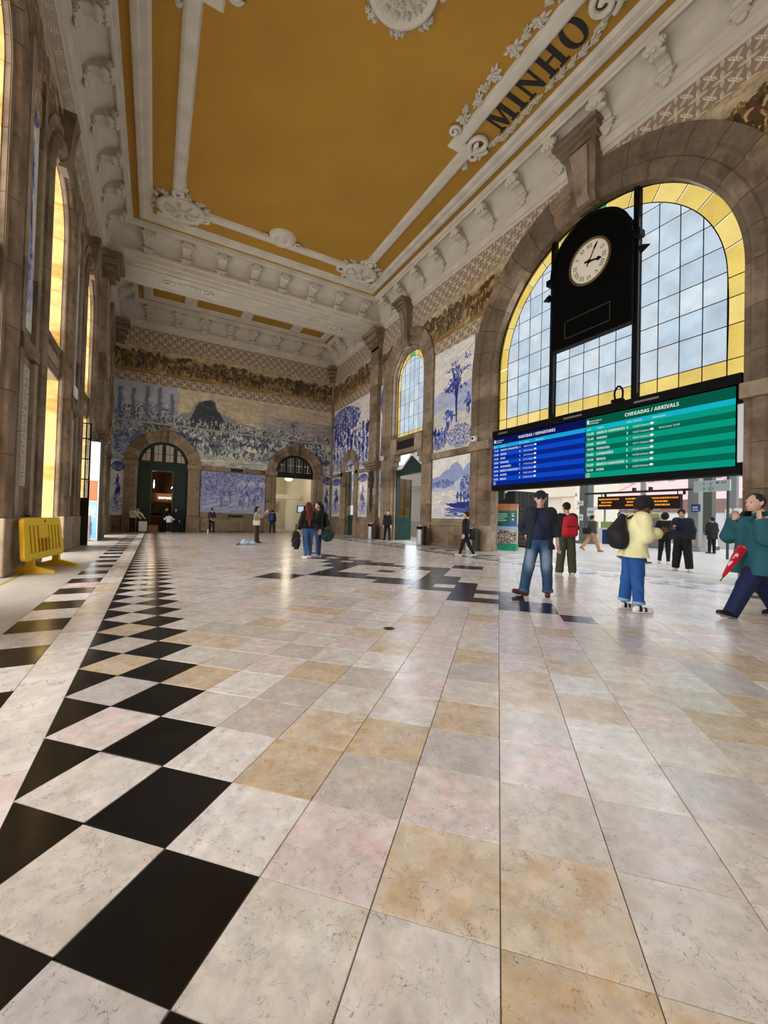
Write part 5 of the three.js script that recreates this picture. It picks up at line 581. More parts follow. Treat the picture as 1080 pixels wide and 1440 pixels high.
const hallB = thing('cream_building', 'cream rendered building with flat pilasters behind the man in the cap', 'building', [36, 0, -33]);
mesh('wall', box(-1, 6, 0, 12, -14, 8), creamWash, hallB); for (const z of [-6, -1, 3.2, 7.4]) mesh('pilaster', box(-1.25, -0.95, 0, 12, z - 0.7, z + 0.7), std(0xe9d9c4, 0.85), hallB); mesh('ledge', box(-1.4, -0.95, 3.9, 4.2, -14, 8.1), creamWash, hallB);
const far = thing('town_building', 'pale town facade with rows of windows rising beyond the platforms', 'building', [70, 0, -26]);
mesh('wall', box(0, 6, 0, 19, -30, 34), std(0xe9e3da, 0.9), far);
for (let i = 0; i < 20; i++) for (let k = 0; k < 3; k++) { const z = -26 + i * 3, y = 8.2 + k * 3.6; const w = mesh('window', rbox(-0.1, 0.05, y, y + 2, z, z + 1.1, 0.02), std(0xbfc4c8, 0.5), far); mesh('pane', rbox(-0.13, -0.08, y + 0.15, y + 1.85, z + 0.12, z + 0.98, 0.01), std(0x9aa6b2, 0.2), w); }
for (const [z, c] of [[-14, 0xe6cfa6], [14, 0xdfe4e8]]) mesh('bay_wall', box(-0.06, 0, 6, 18.5, z - 5, z + 5), std(c, 0.9), far);
const shed = thing('platform_shed', 'long platform shed with a pink roof, brown fascia and white panels', 'shed', [52, 0, -26]);
mesh('roof', soup([V(0, 4.3, -34), V(0, 4.3, 34), V(9, 7.4, 34), V(0, 4.3, -34), V(9, 7.4, 34), V(9, 7.4, -34), V(0, 4.2, -34), V(0, 4.2, 34), V(9, 7.3, 34), V(0, 4.2, -34), V(9, 7.3, 34), V(9, 7.3, -34)]), std(0xe6b4b4, 0.8), shed); mesh('fascia', box(-0.1, 0.3, 2.9, 4.35, -34, 34), std(0x8a6f66, 0.8), shed);
for (let k = 0; k < 22; k++) mesh('panel', box(0, 0.15, 0, 2.9, -33.8 + k * 3.1, -31 + k * 3.1), std(k % 3 ? 0xdedfdc : 0xc9ccd0, 0.6), shed);
for (let k = 0; k < 6; k++) mesh('roof_rib', bar(V(0, 4.34, -30 + k * 11), V(9, 7.44, -30 + k * 11), 0.1, 6), std(0xc79a9a, 0.8), shed);
function post(label, x, z, w, h, c) { const o = thing('platform_post', label, 'post', [x, 0, z]); mesh('shaft', rbox(-w / 2, w / 2, 0.2, h, -w / 2, w / 2, 0.03), std(c, 0.6), o); mesh('base', rbox(-w * 0.8, w * 0.8, 0, 0.2, -w * 0.8, w * 0.8, 0.02), std(c, 0.6), o); return o; }
post('broad grey platform post left of the orange information sign', 24.7, -16.85, 0.62, 7, 0x6a6f6c); post('broad pale grey platform post beside the small blue sign', 24.7, -10.66, 0.5, 7, 0x8d918e); post('dark platform post behind the pale arrow sign', 27.5, -11.2, 0.5, 7, 0x55584f); post('slim grey post above the orange sign', 30.5, -16.4, 0.28, 7.5, 0x8a8d8c); post('slim grey post with a green stall at its foot', 31.5, -11.5, 0.36, 7.5, 0x7b7f80);
const beamO = thing('platform_canopy_edge', 'dark canopy edge beam above the orange information sign', 'beam', [24.2, 3.15, -13]); mesh('beam', [rbox(-0.1, 0.1, 0, 0.12, -3.6, 2.4, 0.02), rbox(-0.06, 0.06, -0.2, 0.02, 2.0, 2.1, 0.01), rbox(-0.06, 0.06, -0.2, 0.02, -2.3, -2.2, 0.01), rbox(-0.1, 0.12, 0.1, 0.3, -0.6, -0.45, 0.02), rbox(-0.1, 0.12, 0.1, 0.3, 0.3, 0.45, 0.02)], std(0x2a2624, 0.6), beamO);
const led = thing('led_sign', 'brown platform information sign with glowing orange lines of text', 'sign', [24, 2.2, -13.27], -Math.PI / 2);
{ const t = canvas(512, 96, (g, w, h) => { g.fillStyle = '#1a0b06'; g.fillRect(0, 0, w, h); const r = rng(91); for (const [x0, x1] of [[6, 150], [190, 300], [316, 500]]) for (let k = 0; k < 3; k++) { let x = x0 + (k === 1 ? 20 * r() : 0); const y = 12 + k * 26; while (x < x1 - 30 * r() - (k ? 40 : 0)) { g.fillStyle = r() < 0.5 ? '#ffb03a' : '#ff9a2a'; const cw = 6 + r() * 10; g.fillRect(x, y, cw, 13); x += cw + 2; } } }); mesh('case', rbox(-2.3, 2.3, 0, 0.78, -0.12, 0.1, 0.03), std(0x2a1410, 0.5), led); mesh('display', new THREE.PlaneGeometry(4.5, 0.68).translate(0, 0.39, 0.103), new THREE.MeshStandardMaterial({ color: 0x000000, emissive: 0xffffff, emissiveMap: t, emissiveIntensity: 0.9 }), led); mesh('hanger', [bar(V(-2.1, 0.75, 0), V(-2.1, 1.0, 0), 0.03), bar(V(2.1, 0.75, 0), V(2.1, 1.0, 0), 0.03)], std(0x2a2624), led); }
const arrow = thing('direction_sign', 'pale direction sign with arrows and platform numbers hanging under the board', 'sign', [20, 2.74, -8.05], -Math.PI / 2);
{ const t = canvas(256, 96, (g, w, h) => { g.fillStyle = '#c4d4d8'; g.fillRect(0, 0, w, h); g.fillStyle = '#3c4a50'; g.font = 'bold 34px sans-serif'; g.fillText('↖', 10, 40); g.fillText('1', 64, 40); g.fillText('2', 112, 40); g.fillText('↙', 10, 84); g.fillText('3', 64, 84); g.beginPath(); g.arc(122, 72, 17, 0, 7); g.lineWidth = 4; g.strokeStyle = '#3c4a50'; g.stroke(); g.font = 'bold 24px sans-serif'; g.fillText('A', 113, 81); g.fillRect(162, 14, 20, 14); g.fillRect(204, 12, 8, 18); g.fillRect(222, 12, 8, 18); }); mesh('panel', rbox(-0.63, 0.63, 0, 0.46, -0.05, 0.05, 0.015), std(0xc4d4d8, 0.5), arrow); mesh('print', new THREE.PlaneGeometry(1.22, 0.44).translate(0, 0.23, 0.052), std(0xffffff, 0.5, { map: t }), arrow); mesh('hanger', [bar(V(0.55, -2.74, 0), V(0.55, 0.6, 0), 0.05)], std(0x4a4f52), arrow); }
const blueSign = thing('platform_sign', 'small dark blue platform sign with white letters on a post', 'sign', [24.4, 2.06, -10.5], -Math.PI / 2);
{ const t = canvas(96, 96, (g) => { g.fillStyle = '#1c3f8f'; g.fillRect(0, 0, 96, 96); g.fillStyle = '#fff'; g.font = 'bold 40px sans-serif'; g.fillText('PIT', 12, 58); g.fillRect(12, 72, 70, 8); }); mesh('panel', rbox(-0.2, 0.2, 0, 0.38, -0.03, 0.03, 0.01), std(0x1c3f8f, 0.5), blueSign); mesh('print', new THREE.PlaneGeometry(0.38, 0.36).translate(0, 0.19, 0.032), std(0xffffff, 0.5, { map: t }), blueSign); }
for (const [x, y, z, w, h, l] of [[24.2, 2.62, -16.95, 0.42, 0.3, 'small white plate on the broad grey platform post, upper one'], [24.2, 2.05, -16.2, 0.5, 0.55, 'white notice beside the broad grey platform post'], [24.2, 1.7, -16.9, 0.3, 0.4, 'small pale blue box on the broad grey platform post']]) { const s = thing('post_notice', l, 'notice', [x, y, z], -Math.PI / 2); mesh('plate', rbox(-w / 2, w / 2, -h / 2, h / 2, -0.03, 0.03, 0.01), std(0xe2e6e8, 0.5), s); mesh('print', rbox(-w * 0.36, w * 0.36, -h * 0.12, h * 0.12, 0.028, 0.034, 0.002), std(0x8a9498, 0.5), s); }
const atm = thing('ticket_machine', 'grey ticket machine with a pale screen standing on the platform', 'machine', [25.2, 0, -13.0], -Math.PI / 2); mesh('body', rbox(-0.5, 0.5, 0, 1.9, -0.4, 0.3, 0.04), std(0x8f9290, 0.5), atm); mesh('display', rbox(-0.32, 0.02, 1.1, 1.5, 0.29, 0.32, 0.01), new THREE.MeshStandardMaterial({ color: 0x223322, emissive: 0xbfe0c0, emissiveIntensity: 0.6 }), atm); mesh('keypad', rbox(0.1, 0.36, 0.9, 1.2, 0.29, 0.33, 0.01), STEEL, atm); mesh('hood', rbox(-0.55, 0.55, 1.75, 1.98, -0.3, 0.42, 0.03), std(0xc9c06a, 0.5), atm);
const blueBox = thing('recycling_bin', 'dark blue square bin beside the ticket machine', 'bin', [26.3, 0, -16.1], -Math.PI / 2); mesh('body', rbox(-0.45, 0.45, 0, 0.95, -0.35, 0.35, 0.03), std(0x15386e, 0.5), blueBox); mesh('lid', rbox(-0.47, 0.47, 0.95, 1.05, -0.37, 0.37, 0.02), std(0xdfe6ee, 0.5), blueBox);
const stallW = thing('platform_stall', 'low pale stall with coloured goods behind the yellow raincoat', 'stall', [29, 0, -17.5], -Math.PI / 2); mesh('counter', rbox(-2.4, 2.4, 0, 1.0, -0.4, 0.4, 0.03), std(0xc8ccce, 0.6), stallW); mesh('roof', rbox(-2.6, 2.6, 2.4, 2.6, -0.8, 0.8, 0.03), std(0xd9dada, 0.6), stallW); mesh('post', [-2.4, -0.8, 0.8, 2.4].map((x) => rbox(x - 0.05, x + 0.05, 1, 2.4, -0.05, 0.05, 0.01)), std(0x9a9d9e), stallW); for (const [x, c] of [[-1.8, 0xb9a84a], [-0.6, 0x8fa05a], [0.5, 0xc9b85a], [1.6, 0x9ab0b8]]) mesh('goods', rbox(x - 0.4, x + 0.4, 1.0, 1.5, -0.2, 0.2, 0.05), std(c, 0.6), stallW);
const litter = thing('litter_bin', 'round pale grey litter bin by the dark coated person on the platform', 'bin', [26.2, 0, -10.9]); mesh('drum', lathe([[0, 0], [0.36, 0], [0.38, 0.04], [0.38, 0.8], [0.36, 0.86]], 24), std(0xb2b4b0, 0.5), litter); mesh('top', lathe([[0.36, 0.86], [0.4, 0.88], [0.4, 0.94], [0.2, 0.96], [0.18, 0.86]], 24), std(0x6a6c6a, 0.5), litter);
const greenStall = thing('green_stand', 'small green stand with a white round sign on the platform', 'stand', [30.5, 0, -10.9], -Math.PI / 2); mesh('base', rbox(-0.9, 0.9, 0, 0.9, -0.4, 0.4, 0.04), std(0xcfd2cc, 0.6), greenStall); mesh('back', rbox(-0.6, 0.4, 0.9, 2.0, -0.3, -0.2, 0.03), std(0x3a7a60, 0.6), greenStall); mesh('sign_plate', [new THREE.CylinderGeometry(0.18, 0.18, 0.04, 20).rotateX(Math.PI / 2).translate(-0.5, 2.3, 0), rbox(-0.25, 0.55, 2.14, 2.46, -0.02, 0.02, 0.01)], WHITE, greenStall);
// dark stall and slatted cabinet, banner stand
const kiosk = thing('dark_stall', 'tall dark closed stall with upright boards behind the green banner', 'stall', [18.6, 0, -16.6], 0); for (let k = 0; k < 9; k++) mesh('board', rbox(-1.3 + k * 0.3, -1.02 + k * 0.3, 0, 3.0, 0.5, 0.56, 0.01), std(k % 3 ? 0x12100f : 0x1d1815, 0.6), kiosk); mesh('body', rbox(-1.3, 1.4, 0, 2.95, -1.4, 0.5, 0.03), std(0x0e0d0c, 0.6), kiosk); mesh('side', rbox(-1.36, -1.28, 0, 3.0, -1.4, 0.55, 0.01), std(0x141210, 0.6), kiosk);
const slats = thing('slatted_cabinet', 'brown cabinet of many thin horizontal slats beside the green banner', 'cabinet', [16.6, 0, -14.75]); for (let k = 0; k < 24; k++) mesh('slat', rbox(-0.28, 0.28, 0.1 + k * 0.078, 0.158 + k * 0.078, -0.28, 0.28 + (k % 2) * 0.015, 0.008), std([0x7c6a62, 0x6f5e56, 0x86736a][k % 3], 0.7), slats); mesh('core', rbox(-0.25, 0.25, 0, 1.98, -0.25, 0.25, 0.01), std(0x2a1f1a, 0.7), slats); mesh('side_panel', rbox(0.28, 0.62, 0, 2.0, -0.3, 0.26, 0.02), std(0x2a1712, 0.6), slats);
const banner = thing('banner_stand', 'upright green advertising banner with a city picture on a green foot', 'banner', [13.86, 0, -13.36], -Math.PI / 2 + 0.55);
{ const t = canvas(160, 320, (g, w, h) => { g.fillStyle = '#d98a5c'; g.fillRect(0, 0, w, 34); g.fillStyle = '#12806a'; g.fillRect(0, 34, w, 120); g.fillStyle = '#1c68b8'; g.beginPath(); g.moveTo(0, 166); g.lineTo(90, 150); g.lineTo(w, 118); g.lineTo(w, 180); g.lineTo(0, 180); g.fill(); g.fillStyle = '#bcd6ea'; g.fillRect(0, 172, w, 40); const r = rng(95); for (let i = 0; i < 420; i++) { g.fillStyle = ['#c98f8f', '#e6dcd0', '#8f7f74', '#d9b0a4', '#5c6a70', '#f0ece4'][Math.floor(r() * 6)]; const y = 200 + r() * 116; g.fillRect(r() * w, y, 4 + r() * 9, 3 + r() * 8); } g.fillStyle = '#dff0e8'; for (let k = 0; k < 4; k++) g.fillRect(14, 62 + k * 18, 50 + r() * 34, 8); g.fillRect(118, 58, 20, 6); g.fillRect(122, 72, 16, 16); g.fillRect(122, 104, 16, 16); }); mesh('frame', rbox(-0.5, 0.5, 0.28, 1.98, -0.06, 0.05, 0.02), std(0xdcdcd8, 0.5), banner); mesh('print', new THREE.PlaneGeometry(0.94, 1.66).translate(0, 1.13, 0.053), std(0xffffff, 0.4, { map: t }), banner); mesh('foot', extrude([[-0.34, 0], [0.34, 0], [0.2, 0.3], [-0.12, 0.3]], 1.0).rotateY(Math.PI / 2).translate(-0.5, 0, 0.05), std(0x1f9a74, 0.5), banner); mesh('top_cap', rbox(-0.52, 0.52, 1.96, 2.08, -0.06, 0.06, 0.02), std(0xd98a5c, 0.5), banner); }
const flag = thing('green_box', 'small dark green box hanging above the green banner', 'box', [13.7, 2.3, -13.75], -Math.PI / 2 + 0.5); mesh('box_body', rbox(-0.3, 0.3, 0, 0.5, -0.1, 0.1, 0.03), std(0x1d4a40, 0.5), flag); mesh('lamp', ball(0.07, 0.09, 0.07, 0.34, 0.35, 0), WHITE, flag);
mesh('bracket', bar(V(-0.2, 0.3, 0), V(-1.2, 0.3, 0.3), 0.03), std(0x222222), flag);
// ---------------------------------------------------------------- things in the hall
const YEL = std(0xf0c808, 0.45), YEL2 = std(0xe0b000, 0.5);
const barrier = thing('crowd_barrier', 'yellow plastic crowd barrier leaning by the stone pier', 'barrier', [-2.0, 0, -11.05], 1.43);
{ const W2 = 0.98, panel = new THREE.Group(); panel.name = 'panel'; panel.position.set(0, 0.26, 0); panel.rotation.x = -0.1; barrier.add(panel);
  const sh = new THREE.Shape(), R = 0.1; sh.moveTo(-W2 + R, 0); sh.lineTo(W2 - R, 0); sh.quadraticCurveTo(W2, 0, W2, R); sh.lineTo(W2 - 0.06, 0.72); sh.quadraticCurveTo(W2 - 0.06, 0.82, W2 - 0.2, 0.82); sh.lineTo(-W2 + 0.2, 0.82); sh.quadraticCurveTo(-W2 + 0.06, 0.82, -W2 + 0.06, 0.72); sh.lineTo(-W2, R); sh.quadraticCurveTo(-W2, 0, -W2 + R, 0);
  const hole = new THREE.Path(); hole.moveTo(-W2 + 0.14, 0.12); hole.lineTo(-W2 + 0.17, 0.68); hole.lineTo(W2 - 0.17, 0.68); hole.lineTo(W2 - 0.14, 0.12); sh.holes.push(hole);
  mesh('rim', new THREE.ExtrudeGeometry(sh, { depth: 0.06, bevelEnabled: true, bevelSize: 0.012, bevelThickness: 0.012, bevelSegments: 2 }).translate(0, 0, -0.03), YEL, panel);
  for (const x of [-0.72, -0.54, -0.36, 0.36, 0.54, 0.72]) mesh('slat', rbox(x - 0.05, x + 0.05, 0.1, 0.7, -0.025, 0.025, 0.015), YEL, panel); mesh('centre_plate', rbox(-0.24, 0.24, 0.4, 0.7, -0.028, 0.028, 0.01), YEL, panel); for (const x of [-0.18, 0, 0.18]) mesh('slat', rbox(x - 0.032, x + 0.032, 0.1, 0.42, -0.025, 0.025, 0.015), YEL2, panel); mesh('plug', new THREE.CylinderGeometry(0.03, 0.03, 0.09, 10).rotateX(Math.PI / 2).translate(0.05, 0.755, 0), BLACK, panel); mesh('hook', [rbox(W2 - 0.03, W2 + 0.03, 0.18, 0.34, -0.04, 0.04, 0.015), rbox(W2 - 0.06, W2 + 0.0, 0.5, 0.64, -0.04, 0.04, 0.015)], YEL, panel);
  for (const x of [-0.66, 0.66]) mesh('foot', [extrude([[-0.4, 0], [0.4, 0], [0.4, 0.03], [0.06, 0.13], [0.05, 0.3], [-0.05, 0.3], [-0.06, 0.13], [-0.4, 0.03]], 0.09, 0.008).rotateY(Math.PI / 2).translate(x - 0.045, 0, 0)], x > 0 ? YEL : YEL2, barrier); }
const tapeTex = canvas(128, 16, (g) => { for (let k = -2; k < 18; k++) { g.fillStyle = k % 2 ? '#d8bc2a' : '#4a4530'; g.beginPath(); g.moveTo(k * 8, 16); g.lineTo(k * 8 + 8, 16); g.lineTo(k * 8 + 16, 0); g.lineTo(k * 8 + 8, 0); g.fill(); } });
const tape = thing('floor_tape', 'yellow and black striped tape on the floor along the stone pier', 'tape', [-2.17, 0, -9.2]); mesh('strip', metreUV(new THREE.BoxGeometry(0.06, 0.002, 2.2).translate(0, 0.001, 0), 1), std(0xffffff, 0.6, { map: (() => { tapeTex.rotation = Math.PI / 2; return tapeTex; })() }), tape);
function bin(label, x, z, turn) { const o = thing('waste_bin', label, 'bin', [x, 0, z], turn, undefined); mesh('body', lathe([[0, 0], [0.2, 0], [0.21, 0.02], [0.21, 0.74], [0.19, 0.78]], 24), STEEL, o); mesh('rim', lathe([[0.19, 0.78], [0.23, 0.8], [0.23, 0.9], [0.19, 0.93], [0.12, 0.9]], 24), BLACK, o); mesh('liner', ball(0.09, 0.1, 0.09, 0.06, 0.9, 0.08), std(0xdadada, 0.6), o); mesh('back_post', rbox(0.2, 0.36, 0, 0.95, -0.1, 0.1, 0.02), std(0x2a211b, 0.6), o); return o; }
bin('steel waste bin below the carved plaque on the pilaster', 11.72, -22.4, -Math.PI / 2); bin('steel waste bin at the edge of the open platform door', 11.85, -17.2, -Math.PI / 2); bin('steel waste bin behind the woman in black at the big pier', 11.85, -13.45, -Math.PI / 2);
function wallCamera(label, p, turn) { const o = thing('wall_speaker', label, 'speaker', p, turn); mesh('bracket', bar(V(0, 0, -0.12), V(0, 0, 0.02), 0.025), STEEL, o); mesh('body', rbox(-0.11, 0.11, -0.1, 0.13, 0, 0.18, 0.03), WHITE, o); mesh('grille', new THREE.CylinderGeometry(0.06, 0.06, 0.02, 14).rotateX(Math.PI / 2).translate(0, 0.02, 0.18), BLACK, o); }
wallCamera('small white box on the ledge beside the departure board pier', [XR - 0.3, 4.82, -13.55], -Math.PI / 2); wallCamera('small white round speaker left of the carved door bracket', [XR - 0.26, 4.95, -21.85], -Math.PI / 2); wallCamera('small white box in the far corner beside the second doorway', [12.0, 4.85, ZE + 0.35], 0);
const plate = thing('pier_plate', 'small white plate on a dark stone pier of the street wall', 'plate', [XL + 0.2, 5.0, -16.05], Math.PI / 2); mesh('sheet', rbox(-0.3, 0.3, -0.16, 0.16, -0.02, 0.02, 0.004), WHITE, plate); mesh('fixing', rbox(-0.05, 0.05, -0.05, 0.05, -0.2, -0.01, 0.01), STEEL, plate);
const cloth = thing('bag_on_floor', 'crumpled light blue and white bag lying on the floor', 'bag', [3.42, 0, -18.09]); mesh('heap', [ball(0.24, 0.1, 0.18, 0, 0.09, 0), ball(0.14, 0.08, 0.13, 0.28, 0.08, 0.05), ball(0.1, 0.12, 0.1, -0.06, 0.13, 0.02)], std(0xb8d2e6, 0.7), cloth); mesh('strap', tube([V(-0.2, 0.12, 0.05), V(-0.3, 0.05, 0.1), V(-0.38, 0.02, 0.02), V(-0.2, 0.02, -0.1)], 0.015), std(0x28405a, 0.7), cloth);
const bottle = thing('water_bottle', 'white bottle standing on the floor by the far wall', 'bottle', [3.05, 0, -28.6]); mesh('body', lathe([[0, 0], [0.05, 0], [0.055, 0.02], [0.055, 0.2], [0.025, 0.26], [0.025, 0.29]], 14), WHITE, bottle); mesh('cap', cyl(0.028, 0.028, 0.03, 12, 0, 0.29, 0), std(0xdadada), bottle);
const crate = thing('wooden_crate', 'brown crate on the floor in front of the green shop doorway', 'crate', [-0.06, 0, -30.0]); mesh('box_body', rbox(-0.28, 0.28, 0, 0.42, -0.2, 0.2, 0.015), std(0x7a5238, 0.8), crate); mesh('lid', rbox(-0.3, 0.3, 0.42, 0.46, -0.22, 0.22, 0.01), std(0x8c6244, 0.8), crate);
const suitcase = thing('white_suitcase', 'white patterned suitcase with a raised handle by the bending person', 'suitcase', [-0.62, 0, -30.0]); mesh('shell', rbox(-0.24, 0.24, 0.06, 0.72, -0.14, 0.14, 0.05, 2), std(0xd9d9d6, 0.5), suitcase); mesh('handle', tube([V(-0.1, 0.7, 0), V(-0.1, 1.05, 0), V(0.1, 1.05, 0), V(0.1, 0.7, 0)], 0.014), BLACK, suitcase); for (const x of [-0.18, 0.18]) mesh('wheel', new THREE.CylinderGeometry(0.035, 0.035, 0.05, 12).rotateX(Math.PI / 2).translate(x, 0.035, 0), BLACK, suitcase);
// ---------------------------------------------------------------- people: distance fields meshed with surface nets
function netMesh(f, lo, hi, cell, paint) {
  const n = [0, 1, 2].map((i) => Math.max(2, Math.ceil((hi[i] - lo[i]) / cell) + 1)), [nx, ny, nz] = n, val = new Float32Array(nx * ny * nz);
  for (let k = 0, i = 0; k < nz; k++) for (let j = 0; j < ny; j++) for (let a = 0; a < nx; a++) val[i++] = f(lo[0] + a * cell, lo[1] + j * cell, lo[2] + k * cell);
  const id = new Int32Array(nx * ny * nz).fill(-1), pos = [], idx = [], sx = 1, sy = nx, sz = nx * ny, off = [0, sx, sy, sx + sy, sz, sx + sz, sy + sz, sx + sy + sz], E = [[0, 1], [0, 2], [0, 4], [1, 3], [1, 5], [2, 3], [2, 6], [3, 7], [4, 5], [4, 6], [5, 7], [6, 7]];
  for (let k = 0; k < nz - 1; k++) for (let j = 0; j < ny - 1; j++) for (let a = 0; a < nx - 1; a++) {
    const b = a + j * sy + k * sz; let m = 0; for (let c = 0; c < 8; c++) if (val[b + off[c]] < 0) m |= 1 << c; if (m === 0 || m === 255) continue;
    let x = 0, y = 0, z = 0, cnt = 0; for (const [p, q] of E) { const vp = val[b + off[p]], vq = val[b + off[q]]; if ((vp < 0) === (vq < 0)) continue; const t = vp / (vp - vq); x += lerp(p & 1, q & 1, t); y += lerp(p >> 1 & 1, q >> 1 & 1, t); z += lerp(p >> 2 & 1, q >> 2 & 1, t); cnt++; }
    id[b] = pos.length / 3; pos.push(lo[0] + (a + x / cnt) * cell, lo[1] + (j + y / cnt) * cell, lo[2] + (k + z / cnt) * cell);
  }
  for (let k = 1; k < nz - 1; k++) for (let j = 1; j < ny - 1; j++) for (let a = 1; a < nx - 1; a++) {
    const b = a + j * sy + k * sz, s = val[b] < 0; for (const [d, u, w] of [[sx, sy, sz], [sy, sz, sx], [sz, sx, sy]]) { if (s === (val[b + d] < 0)) continue; const q = [id[b], id[b - u], id[b - u - w], id[b - w]]; if (q.some((v) => v < 0)) continue; s ? idx.push(q[0], q[2], q[1], q[0], q[3], q[2]) : idx.push(q[0], q[1], q[2], q[0], q[2], q[3]); }
  }
  let vol = 0; for (let i = 0; i < idx.length; i += 3) { const a = idx[i] * 3, b = idx[i + 1] * 3, c = idx[i + 2] * 3; vol += pos[a] * (pos[b + 1] * pos[c + 2] - pos[b + 2] * pos[c + 1]) - pos[a + 1] * (pos[b] * pos[c + 2] - pos[b + 2] * pos[c]) + pos[a + 2] * (pos[b] * pos[c + 1] - pos[b + 1] * pos[c]); }
  if (vol < 0) for (let i = 0; i < idx.length; i += 3) { const t = idx[i + 1]; idx[i + 1] = idx[i + 2]; idx[i + 2] = t; }
  const g = new THREE.BufferGeometry(); g.setAttribute('position', new THREE.BufferAttribute(new Float32Array(pos), 3)); g.setIndex(idx); g.computeVertexNormals();
  if (paint) { const c = new Float32Array(pos.length), col = new THREE.Color(); for (let i = 0; i < pos.length; i += 3) { paint(col, pos[i], pos[i + 1], pos[i + 2]); col.toArray(c, i); } g.setAttribute('color', new THREE.BufferAttribute(c, 3)); }
  return g;
}
const capsule = (a, b, ra, rb) => { const dx = b[0] - a[0], dy = b[1] - a[1], dz = b[2] - a[2], L = dx * dx + dy * dy + dz * dz || 1e-9; return (x, y, z) => { const px = x - a[0], py = y - a[1], pz = z - a[2], t = clamp((px * dx + py * dy + pz * dz) / L), qx = px - dx * t, qy = py - dy * t, qz = pz - dz * t; return Math.sqrt(qx * qx + qy * qy + qz * qz) - lerp(ra, rb, t); }; };
const joined = (list, k = 0.03) => (x, y, z) => { let d = 1e3; for (const f of list) { const e = f(x, y, z), h = Math.max(k - Math.abs(d - e), 0) / k; d = Math.min(d, e) - h * h * k * 0.25; } return d; };
const boundsOf = (pts, pad) => [[0, 1, 2].map((i) => Math.min(...pts.map((p) => p[i])) - pad), [0, 1, 2].map((i) => Math.max(...pts.map((p) => p[i])) + pad)];
const add3 = (a, b, k = 1) => [a[0] + b[0] * k, a[1] + b[1] * k, a[2] + b[2] * k], unit = (a) => { const l = Math.hypot(...a) || 1; return a.map((x) => x / l); }, cross3 = (a, b) => [a[1] * b[2] - a[2] * b[1], a[2] * b[0] - a[0] * b[2], a[0] * b[1] - a[1] * b[0]];
function handParts(w, dir, thumb, curl) {
  dir = unit(dir); thumb = unit(add3(thumb, dir, -(thumb[0] * dir[0] + thumb[1] * dir[1] + thumb[2] * dir[2]))); const nrm = cross3(dir, thumb), at = (f, t, n = 0) => [0, 1, 2].map((i) => w[i] + dir[i] * f + thumb[i] * t + nrm[i] * n), out = [capsule(at(-0.03, 0), at(0.03, 0.0), 0.027, 0.025), capsule(at(0.02, 0.018), at(0.085, 0.026), 0.017, 0.014), capsule(at(0.02, -0.014), at(0.082, -0.028), 0.016, 0.012), capsule(at(0.03, 0.0), at(0.088, 0.0), 0.017, 0.014)];
  [0.033, 0.012, -0.01, -0.031].forEach((t, i) => { let f = 0.086 - (i === 3 ? 0.008 : 0), n = 0, a = curl * 0.5; const L = [0.038, 0.042, 0.039, 0.03][i]; let p = at(f, t, n); for (let k = 0; k < 3; k++) { f += Math.cos(a) * L * (1 - k * 0.22); n -= Math.sin(a) * L * (1 - k * 0.22); const q = at(f, t * (1 + k * 0.05), n); out.push(capsule(p, q, 0.0092 - k * 0.0006, 0.0086 - k * 0.0006)); p = q; a += curl; } });
  let p = at(0.025, 0.024), q = at(0.058, 0.052, -0.008), e = at(0.085, 0.06, -0.018); out.push(capsule(p, q, 0.0125, 0.0105), capsule(q, e, 0.0105, 0.009)); return out;
}
const SKIN = { light: [0.62, 0.38, 0.28], tan: [0.5, 0.3, 0.21], dark: [0.16, 0.08, 0.05] };
const rgbOf = (hex) => new THREE.Color(hex);
const skinMat = std(0xffffff, 0.55, { vertexColors: true }), clothMat = std(0xffffff, 0.85, { vertexColors: true }), shoeMat = std(0xffffff, 0.6, { vertexColors: true });
const foldNoise = lattice(123);
const cloth3 = (x, y, z) => foldNoise(x * 9 + 20, y * 5 + z * 7 + 20, 64) - 0.5;
